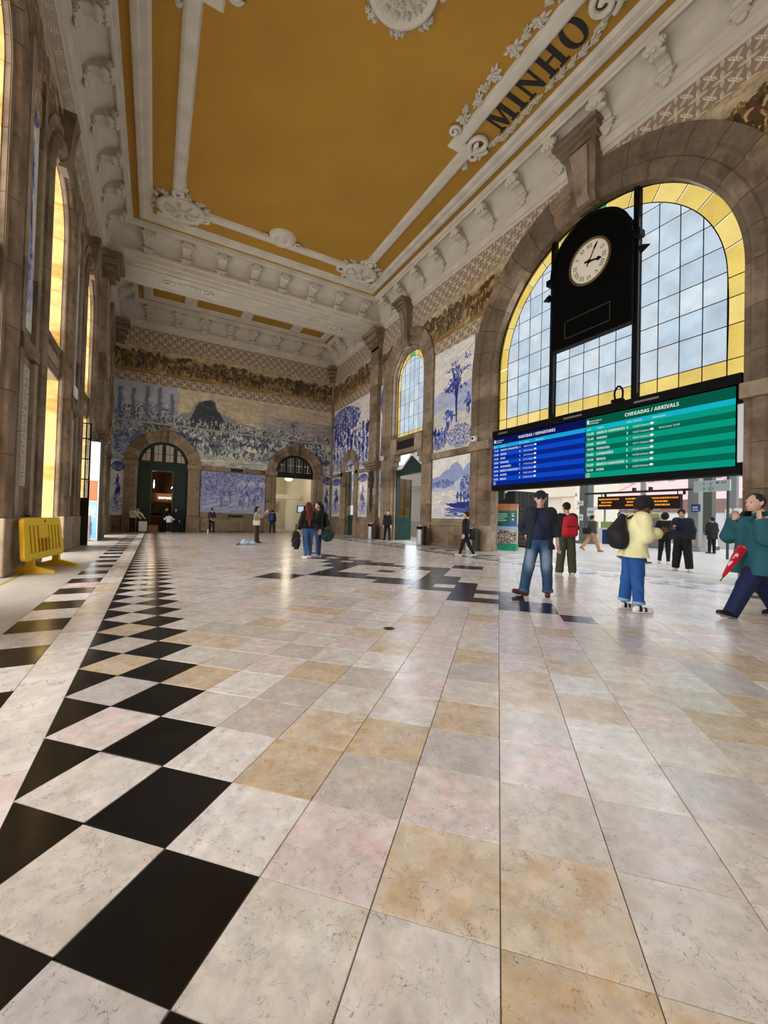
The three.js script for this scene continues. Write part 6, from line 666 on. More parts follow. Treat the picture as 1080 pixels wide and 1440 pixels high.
function person(o) {
  const grp = thing('person', o.label, 'person', [o.at[0], 0, o.at[1]], Math.atan2(o.face[0], o.face[1])), S = (o.h ?? 1.72) / 1.75, cell = o.cell ?? 0.028, skin = SKIN[o.skin ?? 'light'];
  const rotX = (p, a, c) => { const y = p[1] - c[1], z = p[2] - c[2]; return [p[0], c[1] + y * Math.cos(a) - z * Math.sin(a), c[2] + y * Math.sin(a) + z * Math.cos(a)]; };
  const lean = o.lean ?? 0, hipC = [0, 0.95, 0], up = (p) => rotX(p, lean, hipC), legs = {}, arms = {}, bulk = o.bulk ?? 1;
  for (const [k, s] of [['r', -1], ['l', 1]]) {
    const L = { swing: 0, knee: 0, splay: 0.03, toe: 0.12, ...(o.legs?.[k] ?? {}) }, hip = [s * 0.092, 0.93, 0], a = L.swing, b = a - L.knee, knee = [hip[0] + s * 0.44 * Math.sin(L.splay), hip[1] - 0.44 * Math.cos(a), hip[2] + 0.44 * Math.sin(a)], ank = [knee[0] + s * 0.41 * Math.sin(L.splay), knee[1] - 0.41 * Math.cos(b), knee[2] + 0.41 * Math.sin(b)];
    legs[k] = { hip, knee, ank, toe: L.toe * s, s, tip: L.tip ?? 0 };
    const A = { up: [s * 0.16, -1, -0.06], fo: [s * 0.04, -1, 0.22], curl: 0.35, ...(o.arms?.[k] ?? {}) }, sh = up([s * 0.175 * Math.sqrt(bulk), 1.42, 0]), u = unit(A.up), f = unit(A.fo), elb = add3(sh, u, 0.28), wr = add3(elb, f, 0.25); arms[k] = { sh, elb, wr, dir: f, thumb: A.thumb ?? [-s * 0.3, 0, 1], curl: A.curl, s };
  }
  const drop = Math.min(legs.r.ank[1], legs.l.ank[1]) - 0.075, fix = (p) => [p[0], p[1] - drop, p[2]];
  for (const k of ['r', 'l']) { for (const j of ['hip', 'knee', 'ank']) legs[k][j] = fix(legs[k][j]); for (const j of ['sh', 'elb', 'wr']) arms[k][j] = fix(arms[k][j]); }
  const T = (p) => fix(up(p)), both = (fn) => [fn('r', -1), fn('l', 1)].flat();
  const headQ = new THREE.Quaternion().setFromEuler(new THREE.Euler((o.look?.down ?? 0) + lean * 0.6, o.look?.turn ?? 0, 0, 'YXZ')), headP = T([0, 1.5, 0.005]), hv = V(), iq = headQ.clone().invert(), HS = 1.1;
  const inHead = (f) => (x, y, z) => { hv.set(x - headP[0], y - headP[1], z - headP[2]).applyQuaternion(iq).divideScalar(HS); return f(hv.x, hv.y, hv.z) * HS; };   // head axes: neck top at 0, crown at about 0.245
  const toWorld = (p) => { const q = V(...p).multiplyScalar(HS).applyQuaternion(headQ); return [q.x + headP[0], q.y + headP[1], q.z + headP[2]]; };
  const ell = (c, r) => (x, y, z) => { const a = (x - c[0]) / r[0], b = (y - c[1]) / r[1], d = (z - c[2]) / r[2], l = Math.sqrt(a * a + b * b + d * d); return (l - 1) * Math.min(...r); };
  const headParts = [ell([0, 0.15, 0.0], [0.073, 0.093, 0.09]), ell([0, 0.1, 0.022], [0.058, 0.082, 0.072]), capsule([0, 0.045, 0.06], [0, 0.055, 0.075], 0.022, 0.018), capsule([0, 0.135, 0.088], [0, 0.098, 0.108], 0.009, 0.014), capsule([-0.075, 0.12, -0.005], [-0.077, 0.145, -0.01], 0.012, 0.014), capsule([0.075, 0.12, -0.005], [0.077, 0.145, -0.01], 0.012, 0.014), capsule([-0.03, 0.152, 0.078], [0.03, 0.152, 0.078], 0.012, 0.012), capsule([-0.018, 0.073, 0.086], [0.018, 0.073, 0.086], 0.009, 0.009)];
  const torsoParts = (t) => [...both((k, s) => [capsule(T([s * 0.07, 0.99, 0]), T([s * 0.082 * bulk, 1.34, 0.005]), 0.1 * bulk + t, 0.108 * bulk + t)]), capsule(T([-0.13 * bulk, 1.41, -0.005]), T([0.13 * bulk, 1.41, -0.005]), 0.07 + t, 0.07 + t), ...(o.belly ? [ell(T([0, 1.08, 0.06]), [0.13 + t, 0.15 + t, 0.12 + t])] : [])];
  const armParts = (t, upTo = 1, k) => { const A = arms[k], w = add3(A.elb, A.dir, 0.25 * upTo); return [capsule(A.sh, A.elb, 0.052 * Math.sqrt(bulk) + t, 0.042 + t), capsule(A.elb, w, 0.04 + t, lerp(0.04, 0.029, upTo) + t)]; };
  const legParts = (t, k, f) => { const L = legs[k], f1 = f ?? [0.09, 0.06, 0.045]; return [capsule(L.hip, L.knee, f1[0] + t, f1[1] + t), capsule(L.knee, L.ank, f1[1] + t, f1[2] + t)]; };
  const footDir = (k) => { const L = legs[k], a = L.toe; return [Math.sin(a), 0, Math.cos(a)]; };
  // body: one continuous skin
  const skinC = rgbOf(0xffffff).setRGB(...skin), eyeP = [[-0.029, 0.137, 0.088], [0.029, 0.137, 0.088]].map(toWorld), lipP = toWorld([0, 0.073, 0.095]);
  const paintSkin = (c, x, y, z) => { c.copy(skinC); const d = (p) => Math.hypot(x - p[0], y - p[1], z - p[2]); if (cell < 0.02) { if (d(eyeP[0]) < 0.013 || d(eyeP[1]) < 0.013) c.multiplyScalar(0.25); if (d(lipP) < 0.018) c.setRGB(skin[0] * 0.85, skin[1] * 0.6, skin[2] * 0.6); } };
  const frame = [...both((k) => [legs[k].ank, legs[k].knee, arms[k].elb, arms[k].wr, add3(arms[k].wr, arms[k].dir, 0.18)]), toWorld([0, 0.25, 0])];
  const body = [capsule(T([0, 1.4, 0]), add3(headP, [0, 0.05, 0]), 0.058, 0.052), ...torsoParts(-0.012), ...both((k) => armParts(-0.004, 1, k)), ...both((k) => legParts(-0.008, k)), ...both((k) => [capsule(add3(legs[k].ank, [0, -0.025, 0]), add3(add3(legs[k].ank, [0, -0.045, 0]), footDir(k), 0.12), 0.036, 0.026)])];
  if (cell >= 0.02) for (const k of ['r', 'l']) { const A = arms[k]; body.push(...handParts(A.wr, A.dir, A.thumb, A.curl).map((f) => (x, y, z) => f(x, y, z) - 0.004)); }
  const coarse = joined(body, 0.035), hd = joined(headParts, 0.02), [lo, hi] = boundsOf(frame, 0.13);
  const geos = [netMesh((x, y, z) => Math.min(coarse(x, y, z), inHead(hd)(x, y, z)), lo, hi, cell, paintSkin)];
  if (cell < 0.02) { const hb = boundsOf([toWorld([0, 0.12, 0.02])], 0.16); geos.push(netMesh((x, y, z) => inHead(hd)(x, y, z) - 0.0008, hb[0], hb[1], 0.006, paintSkin)); for (const k of ['r', 'l']) { const A = arms[k], hp = joined(handParts(A.wr, A.dir, A.thumb, A.curl), 0.006), b = boundsOf([A.wr, add3(A.wr, A.dir, 0.2)], 0.09); geos.push(netMesh(hp, b[0], b[1], 0.0045, paintSkin)); } }
  const scaled = (g) => { g.scale(S, S, S); return g; };
  mesh('body', scaled(geos.length > 1 ? mergeGeometries(geos.map((g) => g)) : geos[0]), skinMat, grp);
  // clothes
  const garment = (name, f, pts, pad, color, opt = {}) => { const b = boundsOf(pts, pad), base = rgbOf(color), c2 = opt.fade ? rgbOf(opt.fade) : null, g = netMesh(f, b[0], b[1], opt.cell ?? cell * 0.85, (c, x, y, z) => { c.copy(base); if (c2) c.lerp(c2, opt.mask(x, y, z)); c.multiplyScalar(1 + cloth3(x * 2, y * 2, z * 2) * 0.22); }); return mesh(name, scaled(g), opt.mat ?? clothMat, grp); };
  const fold = (x, y, z) => cloth3(x, y, z) * (o.folds ?? 0.016) + cloth3(x * 2.4 + 3, y * 2.1, z * 2.4) * (o.folds ?? 0.016) * 0.5;
  const trs = o.trousers; if (trs) { const t = trs.t ?? 0.014, rad = trs.rad, F = joined([...both((k) => legParts(t, k, rad)), capsule([-0.065, 0.96 - drop, 0], [0.065, 0.96 - drop, 0], 0.105 * bulk + t * 0.6, 0.105 * bulk + t * 0.6), capsule(T([-0.06, 1.04, 0]), T([0.06, 1.04, 0]), 0.095 * bulk + t * 0.6, 0.095 * bulk + t * 0.6)], 0.03), hem = trs.hem ?? 0.0; const cuts = both((k) => [[legs[k].ank, unit(add3(legs[k].ank, legs[k].knee, -1))]]);
    const G = (x, y, z) => { let d = F(x, y, z) + fold(x, y, z); for (const [p, n] of cuts) { const e = (x - p[0]) * n[0] + (y - p[1]) * n[1] + (z - p[2]) * n[2] + hem, near = Math.hypot(x - p[0], y - p[1], z - p[2]) < 0.22; if (near) d = Math.max(d, e); } return Math.max(d, y - (T([0, 1.06, 0])[1])); };
    garment('trousers', G, [...both((k) => [legs[k].ank, legs[k].knee, legs[k].hip]), T([0, 1.1, 0])], 0.17, trs.color, trs.fade ? { fade: trs.fade, mask: (x, y, z) => both((k) => [0.55 * smooth(0.16, 0.03, Math.hypot((x - lerp(legs[k].hip[0], legs[k].knee[0], 0.7)) * 1.4, (y - lerp(legs[k].hip[1], legs[k].knee[1], 0.72)) * 0.55, 0)) * smooth(-0.02, 0.05, z - lerp(legs[k].hip[2], legs[k].knee[2], 0.7))]).reduce((a, b) => Math.max(a, b), 0) } : {});
    if (trs.cuff) for (const k of ['r', 'l']) { const L = legs[k], n = unit(add3(L.ank, L.knee, -1)), top = add3(L.ank, n, -hem - 0.05), bot = add3(L.ank, n, -hem), C = capsule(top, bot, (rad ? rad[2] : 0.045) + t + 0.012, (rad ? rad[2] : 0.045) + t + 0.012), mid = add3(L.ank, n, -hem - 0.02); garment('cuff', (x, y, z) => { const e = (x - mid[0]) * n[0] + (y - mid[1]) * n[1] + (z - mid[2]) * n[2]; return Math.max(C(x, y, z), Math.abs(e) - 0.025); }, [top, bot], 0.12, trs.cuff, { cell: Math.min(cell, 0.012) }); } }
  for (const c of o.tops ?? []) { const t = c.t ?? 0.02, hemY = c.hem ?? 0.92, hw = c.flare ?? 0.02, sl = c.sleeve ?? 1, list = [...torsoParts(t), ...(sl > 0 ? both((k) => armParts(t * 0.9 + (c.baggy ?? 0), sl, k)) : [])]; if (hemY < 1.0) list.push(...both((k, s) => [capsule(T([s * 0.07, 1.0, 0]), fix(rotX([s * (0.075 + hw * 0.6), hemY - 0.06, 0], lean * 0.4, hipC)), 0.105 * bulk + t, 0.105 * bulk + t + hw)]));
    const F = joined(list, 0.045), neck = T([0, 1.49, 0.02]), sleeveEnds = sl > 0 ? both((k) => [[add3(arms[k].elb, arms[k].dir, 0.25 * sl), arms[k].dir]]) : [], hemW = hemY - drop;
    const G = (x, y, z) => { let d = F(x, y, z) + fold(x, y, z); d = Math.max(d, hemW - y + (c.tilt ?? 0) * z); for (const [p, n] of sleeveEnds) if (Math.hypot(x - p[0], y - p[1], z - p[2]) < 0.13) d = Math.max(d, (x - p[0]) * n[0] + (y - p[1]) * n[1] + (z - p[2]) * n[2]); if (sleeveEnds.length && y < hemW + 0.001) d = Math.max(d, hemW - y); const dn = Math.hypot(x - neck[0], (y - neck[1]) * 0.8, z - neck[2]) - 0.062; d = Math.max(d, -dn); if (c.open) { const cz = T([0, 1.2, 0])[2], w = c.open * (0.35 + smooth(1.5, 0.9, y + drop) * 0.75); d = Math.max(d, -Math.max(Math.abs(x) - w, cz + 0.03 - z)); } return d; };
    if (sleeveEnds.some(([p]) => p[1] < hemW)) { const arm = joined(both((k) => armParts(t * 0.9 + (c.baggy ?? 0), sl, k)), 0.02), G2 = (x, y, z) => { let d = arm(x, y, z) + fold(x, y, z); for (const [p, n] of sleeveEnds) if (Math.hypot(x - p[0], y - p[1], z - p[2]) < 0.13) d = Math.max(d, (x - p[0]) * n[0] + (y - p[1]) * n[1] + (z - p[2]) * n[2]); return d; }; garment(c.name ?? 'jacket', (x, y, z) => Math.min(G(x, y, z), G2(x, y, z)), [...both((k) => [arms[k].sh, arms[k].elb, arms[k].wr]), T([0, 1.5, 0]), fix([0, hemY, 0])], 0.24, c.color); } else garment(c.name ?? 'jacket', G, [...both((k) => [arms[k].sh, arms[k].elb, arms[k].wr]), T([0, 1.5, 0]), fix([0, hemY, 0])], 0.24, c.color);
    if (c.collar) { const p0 = T([0, 1.47, 0]), C = (x, y, z) => { const r = Math.hypot(x - p0[0], z - p0[2]), q = Math.hypot(r - 0.074, (y - p0[1]) * 0.6); return q - 0.016; }; garment('collar', C, [p0], 0.12, c.collar, { cell: Math.min(cell, 0.014) }); } }
  if (o.belt) { const p0 = fix([0, 1.0, 0]), C = (x, y, z) => { const r = Math.hypot(x / (0.178 * bulk + 0.004), z / (0.112 * bulk + 0.006)) - 1; return Math.max(Math.abs(r) * 0.1 - 0.012, Math.abs(y - p0[1]) - 0.02); }; garment('belt', C, [p0, add3(p0, [0.18, 0, 0]), add3(p0, [-0.18, 0, 0])], 0.1, o.belt, { cell: 0.012 }); }
  // shoes
  const sh = o.shoes ?? { color: 0x1a1a1a }; for (const k of ['r', 'l']) { const L = legs[k], d = footDir(k), a = add3(L.ank, d, -0.045), lift = L.ank[1] - 0.075, b = add3(L.ank, d, 0.17), y0 = lift, tip = L.tip; a[1] = y0 + 0.05 + tip * 0.05; b[1] = Math.max(0.042, y0 + 0.042 - tip * 0.13); const top = add3(L.ank, d, -0.01); const F = joined([capsule(a, b, 0.046, 0.037), capsule(top, add3(add3(top, d, 0.06), [0, -0.03, 0]), 0.048, 0.036)], 0.02), fl0 = (x, y, z) => { const q = ((x - a[0]) * d[0] + (z - a[2]) * d[2]) / 0.215; return lerp(a[1] - 0.048, b[1] - 0.04, clamp(q, -0.2, 1.2)); };
    garment('shoe', (x, y, z) => Math.max(F(x, y, z), fl0(x, y, z) + 0.012 - y, y - (L.ank[1] + 0.035)), [a, b, top], 0.09, sh.color, { mat: shoeMat, cell: Math.min(cell, 0.012), ...(sh.patch ? { fade: sh.patch, mask: (x, y, z) => { const q = ((x - a[0]) * d[0] + (z - a[2]) * d[2]) / 0.2; return (q > 0.75 || q < 0.15) || (q > 0.4 && q < 0.55) ? 1 : 0; } } : {}) });
    garment('sole', (x, y, z) => Math.max(F(x, y + 0.01, z) - 0.004, fl0(x, y, z) - y, y - fl0(x, y, z) - 0.022), [a, b], 0.09, sh.sole ?? 0xd8d4cc, { mat: shoeMat, cell: Math.min(cell, 0.011) }); }
  // hair and headwear
  const hr = o.hair ?? { color: 0x1c1512 }, hb = boundsOf([toWorld([0, 0.14, 0])], 0.2 + (hr.puff ?? 0));
  { const puff = hr.puff ?? 0, capH = ell([0, 0.158, -0.014], [0.084 + puff, 0.098 + puff, 0.097 + puff]), cut = hr.brow ?? 0.175; const parts = [(x, y, z) => Math.max(capH(x, y, z), Math.min(z - 0.03, cut - y)), (x, y, z) => Math.max(capH(x, y, z), 0.085 - y)];
    const crown = (x, y, z) => { let d = Math.max(capH(x, y, z), Math.min(z - (0.035 - (0.175 - Math.min(y, 0.175)) * 0.5), cut - y)); d = Math.max(d, (hr.nape ?? 0.05) - y); return d + cloth3(x * 6, y * 6, z * 6) * 0.012; };
    const tail = hr.long ? joined([capsule([-0.05, 0.13, -0.06], [-0.06, -0.02 - hr.long * 0.3, -0.1], 0.055, 0.05), capsule([0.05, 0.13, -0.06], [0.06, -0.02 - hr.long * 0.3, -0.1], 0.055, 0.05), capsule([0, 0.13, -0.08], [0, -0.05 - hr.long * 0.55, -0.13], 0.06, 0.035)], 0.04) : null;
    const f = inHead((x, y, z) => tail ? Math.min(crown(x, y, z), tail(x, y, z) + cloth3(x * 14, y * 3, z * 14) * 0.016) : crown(x, y, z)), bb = hr.long ? boundsOf([toWorld([0, 0.2, 0]), toWorld([0, -0.1 - hr.long * 0.6, -0.1])], 0.17) : hb; garment('hair', f, [bb[0], bb[1]], 0, hr.color, { cell: cell < 0.02 ? 0.009 : cell * 0.8 }); }
  if (o.cap) { const dome = ell([0, 0.168, -0.004], [0.093, 0.1, 0.112]); garment('cap', inHead((x, y, z) => Math.max(dome(x, y, z), 0.172 - y - Math.min(0, z) * 0.15)), [toWorld([0, 0.17, 0])], 0.19, o.cap, { cell: 0.008 }); const br = ell([0, 0.172, 0.105], [0.085, 0.016, 0.075]); garment('cap_brim', inHead((x, y, z) => br(x, y + (z - 0.1) * 0.25 + x * x * 2, z)), [toWorld([0, 0.17, 0.1])], 0.13, o.cap, { cell: 0.006 }); }
  if (o.sunglasses) for (const s of [-1, 1]) { const L = ell([s * 0.031, 0.137, 0.094], [0.026, 0.019, 0.012]); garment('sunglasses', inHead(L), [toWorld([s * 0.03, 0.137, 0.09])], 0.05, 0x0a0a0a, { mat: std(0x0a0a0a, 0.2), cell: 0.004 }); }
  if (o.mask) garment('scarf', inHead(ell([0, 0.0, 0.01], [0.085, 0.05, 0.085])), [toWorld([0, 0, 0])], 0.12, o.mask);
  grp.updateMatrixWorld(true);
  return { grp, S, wr: (k) => grp.localToWorld(V(...arms[k].wr).multiplyScalar(S)), hand: (k) => grp.localToWorld(V(...add3(arms[k].wr, arms[k].dir, 0.09)).multiplyScalar(S)), at: (x, y, z) => grp.localToWorld(V(...T([x, y, z])).multiplyScalar(S)), lean, rot: grp.rotation.y };
}
const toCam = (p) => { const l = Math.hypot(p[0], p[1]); return [-p[0] / l, -p[1] / l]; }, RIGHT = [Math.cos(YAW), Math.sin(YAW)], LEFT = RIGHT.map((v) => -v), AWAY = [Math.sin(YAW), -Math.cos(YAW)], mix2 = (a, b, t) => [lerp(a[0], b[0], t), lerp(a[1], b[1], t)];
// a worn pack; its own thing, at the wearer's back
function backpack(name, label, who, color, w, h, d, y, shape) {
  const o = thing(name, label, 'backpack', [0, 0, 0], 0); const p = who.at(0, y, -0.13 - d / 2); o.position.copy(p); o.rotation.y = who.rot; const m = std(color, 0.75), low = -h / 2;
  const f = joined([capsule([-w / 2 + 0.08, low + 0.09, 0], [-w / 2 + 0.1, h / 2 - 0.12, -0.01], 0.09, 0.08), capsule([w / 2 - 0.08, low + 0.09, 0], [w / 2 - 0.1, h / 2 - 0.12, -0.01], 0.09, 0.08), capsule([0, low + 0.1, 0], [0, h / 2 - 0.1, 0], 0.1, 0.095)], 0.05), g = netMesh((x, y, z) => shape ? Math.max(f(x, y, z * 0.1 / d * 2), 0) + 0 : f(x, y, z * 0.2 / d), [-w / 2 - 0.06, -h / 2 - 0.05, -d], [w / 2 + 0.06, h / 2 + 0.05, d], 0.018);
  mesh('bag_body', shape ? netMesh(joined([capsule([0, h * 0.42, d * 0.2], [0, 0, -0.02], 0.045, 0.13), capsule([-0.05, -h * 0.12, -0.02], [0.05, -h * 0.12, -0.02], 0.13, 0.13), capsule([-0.08, -h * 0.3, 0], [0.08, -h * 0.3, 0], 0.1, 0.1)], 0.06), [-w, -h, -d * 1.3], [w, h, d * 1.3], 0.018) : g, m, o);
  if (!shape) { mesh('pocket', rbox(-w * 0.32, w * 0.32, -h * 0.42, -h * 0.05, -d * 0.62 - 0.02, -d * 0.4, 0.03, 2), m, o); mesh('zip', rbox(-w * 0.3, w * 0.3, -h * 0.04, -h * 0.02, -d * 0.6, -d * 0.5, 0.006), BLACK, o); }
  for (const s of [-1, 1]) mesh('strap', tube([V(s * w * 0.25, h * 0.36, d * 0.3), V(s * 0.11, h * 0.46, d * 0.5 + 0.1), V(s * 0.14, h * 0.3, d * 0.5 + 0.22), V(s * 0.16, -h * 0.05, d * 0.5 + 0.2), V(s * 0.16, -h * 0.25, d * 0.5 + 0.03)], 0.018), std(0x15161a, 0.8), o);
  mesh('grab_loop', new THREE.TorusGeometry(0.035, 0.009, 6, 14).translate(0, h * 0.46, 0), std(0x15161a, 0.8), o); return o;
}
function handbag(name, label, p, turn, color, w, h, d, strapTop, soft = false, category = 'bag') { const o = thing(name, label, category, [p.x, p.y, p.z], turn); if (soft) mesh('bag_body', netMesh((x, y, z) => (Math.hypot(x / w * 2, (y + h * 0.55) / h * 1.9, z / d * 2) - 1) * d * 0.4 + cloth3(x * 3, y * 3, z * 3) * 0.05, [-w * 0.7, -h * 1.2, -d * 0.7], [w * 0.7, h * 0.2, d * 0.7], 0.02), std(color, 0.8), o); else mesh('bag_body', rbox(-w / 2, w / 2, -h, 0, -d / 2, d / 2, Math.min(0.04, d / 3), 2), std(color, 0.75), o); if (!soft) mesh('flap', rbox(-w / 2 - 0.004, w / 2 + 0.004, -h * 0.5, 0.006, d / 2 - 0.01, d / 2 + 0.012, 0.006), std(color, 0.65), o); mesh('strap', tube([V(-w * 0.4, -0.01, 0), V(-w * 0.3, strapTop * 0.7, 0), V(0, strapTop, 0), V(w * 0.3, strapTop * 0.7, 0), V(w * 0.4, -0.01, 0)], 0.012), std(color, 0.7), o); return o; }
const NEAR = 0.0145, MID = 0.019;

const man = person({ label: 'man in a navy cap, sunglasses, open dark jacket and faded jeans', at: [5.8, -4.82], face: toCam([5.8, -4.82]), h: 1.78, cell: NEAR, bulk: 1.06, belly: true, skin: 'light', look: { turn: 0.05 }, cap: 0x131a26, sunglasses: true, hair: { color: 0x4a4038, nape: 0.06 }, legs: { r: { swing: 0.12, knee: 0.05, splay: 0.17, toe: 1.15, tip: -0.25 }, l: { swing: -0.05, knee: 0.06, splay: 0.06, toe: -0.05 } }, arms: { l: { up: [0.28, -1, -0.02], fo: [0.1, -1, 0.12], curl: 0.3, thumb: [-0.5, 0, 0.8] }, r: { up: [-0.42, -1, -0.25], fo: [0.45, -1, 0.15] } }, trousers: { color: 0x27476a, fade: 0x9fb4c4, t: 0.018, rad: [0.1, 0.075, 0.062], hem: -0.01, cuff: 0x3d5f80 }, tops: [{ name: 'shirt', color: 0x141d3a, t: 0.014, hem: 0.96, sleeve: 0 }, { name: 'jacket', color: 0x141c2b, t: 0.026, hem: 0.8, flare: 0.03, sleeve: 0.6, open: 0.12, collar: 0x141c2b }], belt: 0x1a1410, shoes: { color: 0x5a2c1c, sole: 0x2a1a14 } });
const hiker = person({ label: 'person seen from behind in olive trousers wearing a red backpack', at: [8.85, -6.55], face: mix2(AWAY, RIGHT, 0.1), h: 1.76, cell: MID, skin: 'tan', look: { down: 0.25, turn: 0.2 }, hair: { color: 0x15100d }, legs: { r: { splay: 0.06, toe: 0.1 }, l: { splay: 0.08, toe: 0.15 } }, arms: { r: { up: [-0.2, -1, 0.15], fo: [0.2, -0.1, 1] }, l: { up: [0.2, -1, 0.15], fo: [-0.2, -0.1, 1] } }, trousers: { color: 0x3e4128, rad: [0.1, 0.085, 0.082], t: 0.012, hem: -0.03 }, tops: [{ color: 0x14161a, t: 0.024, hem: 0.98, collar: 0xd9d4c8 }], shoes: { color: 0xd9d6cf } });
backpack('red_backpack', 'bright red backpack worn by the person in olive trousers', hiker, 0xb3121f, 0.36, 0.54, 0.17, 1.2);
const rain = person({ label: 'person in a pale yellow raincoat and rolled blue jeans looking down at a phone', at: [6.12, -3.42], face: mix2(RIGHT, toCam([6.1, -3.4]), 0.12), h: 1.66, cell: NEAR, skin: 'dark', lean: 0.1, look: { down: 0.5 }, hair: { color: 0x16100d, puff: 0.032, nape: 0.01, brow: 0.14 }, legs: { r: { swing: 0.05, splay: 0.02, toe: 0.0 }, l: { swing: -0.06, knee: 0.04, splay: 0.07, toe: 0.2 } }, arms: { r: { up: [-0.16, -1, 0.12], fo: [0.4, 0.3, 0.8], curl: 0.7 }, l: { up: [0.2, -1, 0.12], fo: [-0.4, 0.3, 0.8], curl: 0.7 } }, trousers: { color: 0x1c5496, t: 0.012, rad: [0.098, 0.076, 0.066], hem: 0.06, cuff: 0x7fa9d2 }, tops: [{ name: 'raincoat', color: 0xe8e3ac, t: 0.036, baggy: 0.014, hem: 0.84, flare: 0.045, collar: 0xece6b4 }], shoes: { color: 0x121212, patch: 0xe4e1dc, sole: 0xe6e2dc }, folds: 0.026 });
backpack('black_backpack', 'black diamond shaped backpack on the yellow raincoat', rain, 0x121214, 0.4, 0.53, 0.22, 1.2, true);
{ const p = rain.hand('r').lerp(rain.hand('l'), 0.5); const ph = thing('mobile_phone', 'dark phone held by the person in the yellow raincoat', 'phone', [p.x, p.y, p.z], rain.rot); mesh('case', rbox(-0.04, 0.04, -0.08, 0.08, -0.006, 0.006, 0.004).rotateX(-0.7), BLACK, ph); mesh('glass', rbox(-0.036, 0.036, -0.075, 0.075, 0.005, 0.0075, 0.001).rotateX(-0.7 + Math.PI), std(0x30343a, 0.15), ph); }
const walker = person({ label: 'striding man in a long teal parka and navy trousers lifting both hands to his face', at: [7.45, -2.46], face: mix2(LEFT, toCam([7.6, -2.4]), 0.02), h: 1.85, cell: NEAR, bulk: 1.12, skin: 'light', look: { down: -0.08, turn: 0.1 }, hair: { color: 0x1c1613 }, lean: 0.04, legs: { r: { swing: -0.4, knee: 0.25, toe: 0.05, tip: 0.6 }, l: { swing: 0.55, knee: 0.02, toe: 0.1, tip: -0.3 } }, arms: { l: { up: [0.32, -0.85, 0.42], fo: [-0.36, 1.1, -0.02], curl: 0.8, thumb: [-1, 0.2, -0.2] }, r: { up: [-0.32, -0.85, 0.42], fo: [0.36, 1.1, -0.02], curl: 0.8, thumb: [1, 0.2, -0.2] } }, trousers: { color: 0x0f1c46, t: 0.02, rad: [0.105, 0.08, 0.07], hem: -0.02 }, tops: [{ name: 'parka', color: 0x1d5560, t: 0.046, baggy: 0.004, hem: 0.7, flare: 0.085, collar: 0x1d5560 }], shoes: { color: 0x0e0e10, sole: 0x8a8c90 }, folds: 0.024 });
{ const p = walker.hand('r').lerp(walker.hand('l'), 0.5); const c = thing('camera', 'small dark camera held to the face of the man in the teal parka', 'camera', [p.x, p.y, p.z], walker.rot); mesh('case', rbox(-0.055, 0.055, -0.035, 0.035, -0.02, 0.025, 0.008), BLACK, c); mesh('lens', new THREE.CylinderGeometry(0.024, 0.026, 0.05, 16).rotateX(Math.PI / 2).translate(0, 0, 0.045), std(0x1c1c1e, 0.3), c);
  const a = onZ(1046, 768, walker.at(0, 1, 0).z + 0.02), b = onZ(1017, 811, walker.at(0, 1, 0).z + 0.02), d0 = Math.hypot(a.x, a.z), k = Math.hypot(7.3, 2.72) / d0; a.sub(_o).multiplyScalar(k).add(_o); b.sub(_o).multiplyScalar(k).add(_o);
  const u = thing('red_umbrella', 'folded red umbrella with white marks carried under the arm of the teal parka', 'umbrella', [b.x, b.y, b.z]), dir = a.clone().sub(b), L = dir.length(), q = new THREE.Quaternion().setFromUnitVectors(V(0, 1, 0), dir.clone().normalize()); u.quaternion.copy(q);
  const cover = lathe([[0.012, 0], [0.02, 0.03], [0.045, L * 0.45], [0.062, L * 0.85], [0.05, L]], 14); { const p = cover.attributes.position; for (let i = 0; i < p.count; i++) { const an = Math.atan2(p.getZ(i), p.getX(i)), k2 = 1 + 0.12 * Math.sin(an * 5); p.setX(i, p.getX(i) * k2); p.setZ(i, p.getZ(i) * k2); } cover.computeVertexNormals(); }
  const um = canvas(64, 128, (g) => { g.fillStyle = '#c8102a'; g.fillRect(0, 0, 64, 128); g.fillStyle = '#f2d9dc'; const r = rng(7); for (let i = 0; i < 26; i++) g.fillRect(r() * 64, 22 + r() * 50, 3 + r() * 9, 2 + r() * 4); }); mesh('cover', cover, std(0xffffff, 0.6, { map: um }), u); mesh('tip', bar(V(0, -0.1, 0), V(0, 0.02, 0), 0.006), BLACK, u); mesh('handle', bar(V(0, L, 0), V(0, L + 0.1, 0), 0.012), BLACK, u); }
const stroller1 = person({ label: 'walking person with tan trousers and a dark jacket on the platform', at: [17.6, -11.7], face: mix2(RIGHT, AWAY, 0.15), h: 1.72, legs: { r: { swing: 0.38, knee: 0.05 }, l: { swing: -0.45, knee: 0.3, tip: 0.5 } }, hair: { color: 0x2a211c }, trousers: { color: 0xc09068, rad: [0.1, 0.075, 0.06] }, tops: [{ color: 0x4a4c48, t: 0.03, hem: 0.95 }], shoes: { color: 0x6a4a38 } });
handbag('shoulder_bag', 'black shoulder bag at the hip of the person in tan trousers', stroller1.at(0.12, 1.18, -0.2), stroller1.rot, 0x16171a, 0.42, 0.3, 0.16, 0.3);
person({ label: 'walking person in dark clothes mostly hidden behind the yellow raincoat', at: [14.0, -7.75], face: RIGHT, h: 1.62, legs: { r: { swing: 0.4, knee: 0.1 }, l: { swing: -0.5, knee: 0.35, tip: 0.6 } }, trousers: { color: 0x17181c }, tops: [{ color: 0x1c1e24, t: 0.025, hem: 0.9 }], shoes: { color: 0x4a2c26, sole: 0xd0ccc6 } });
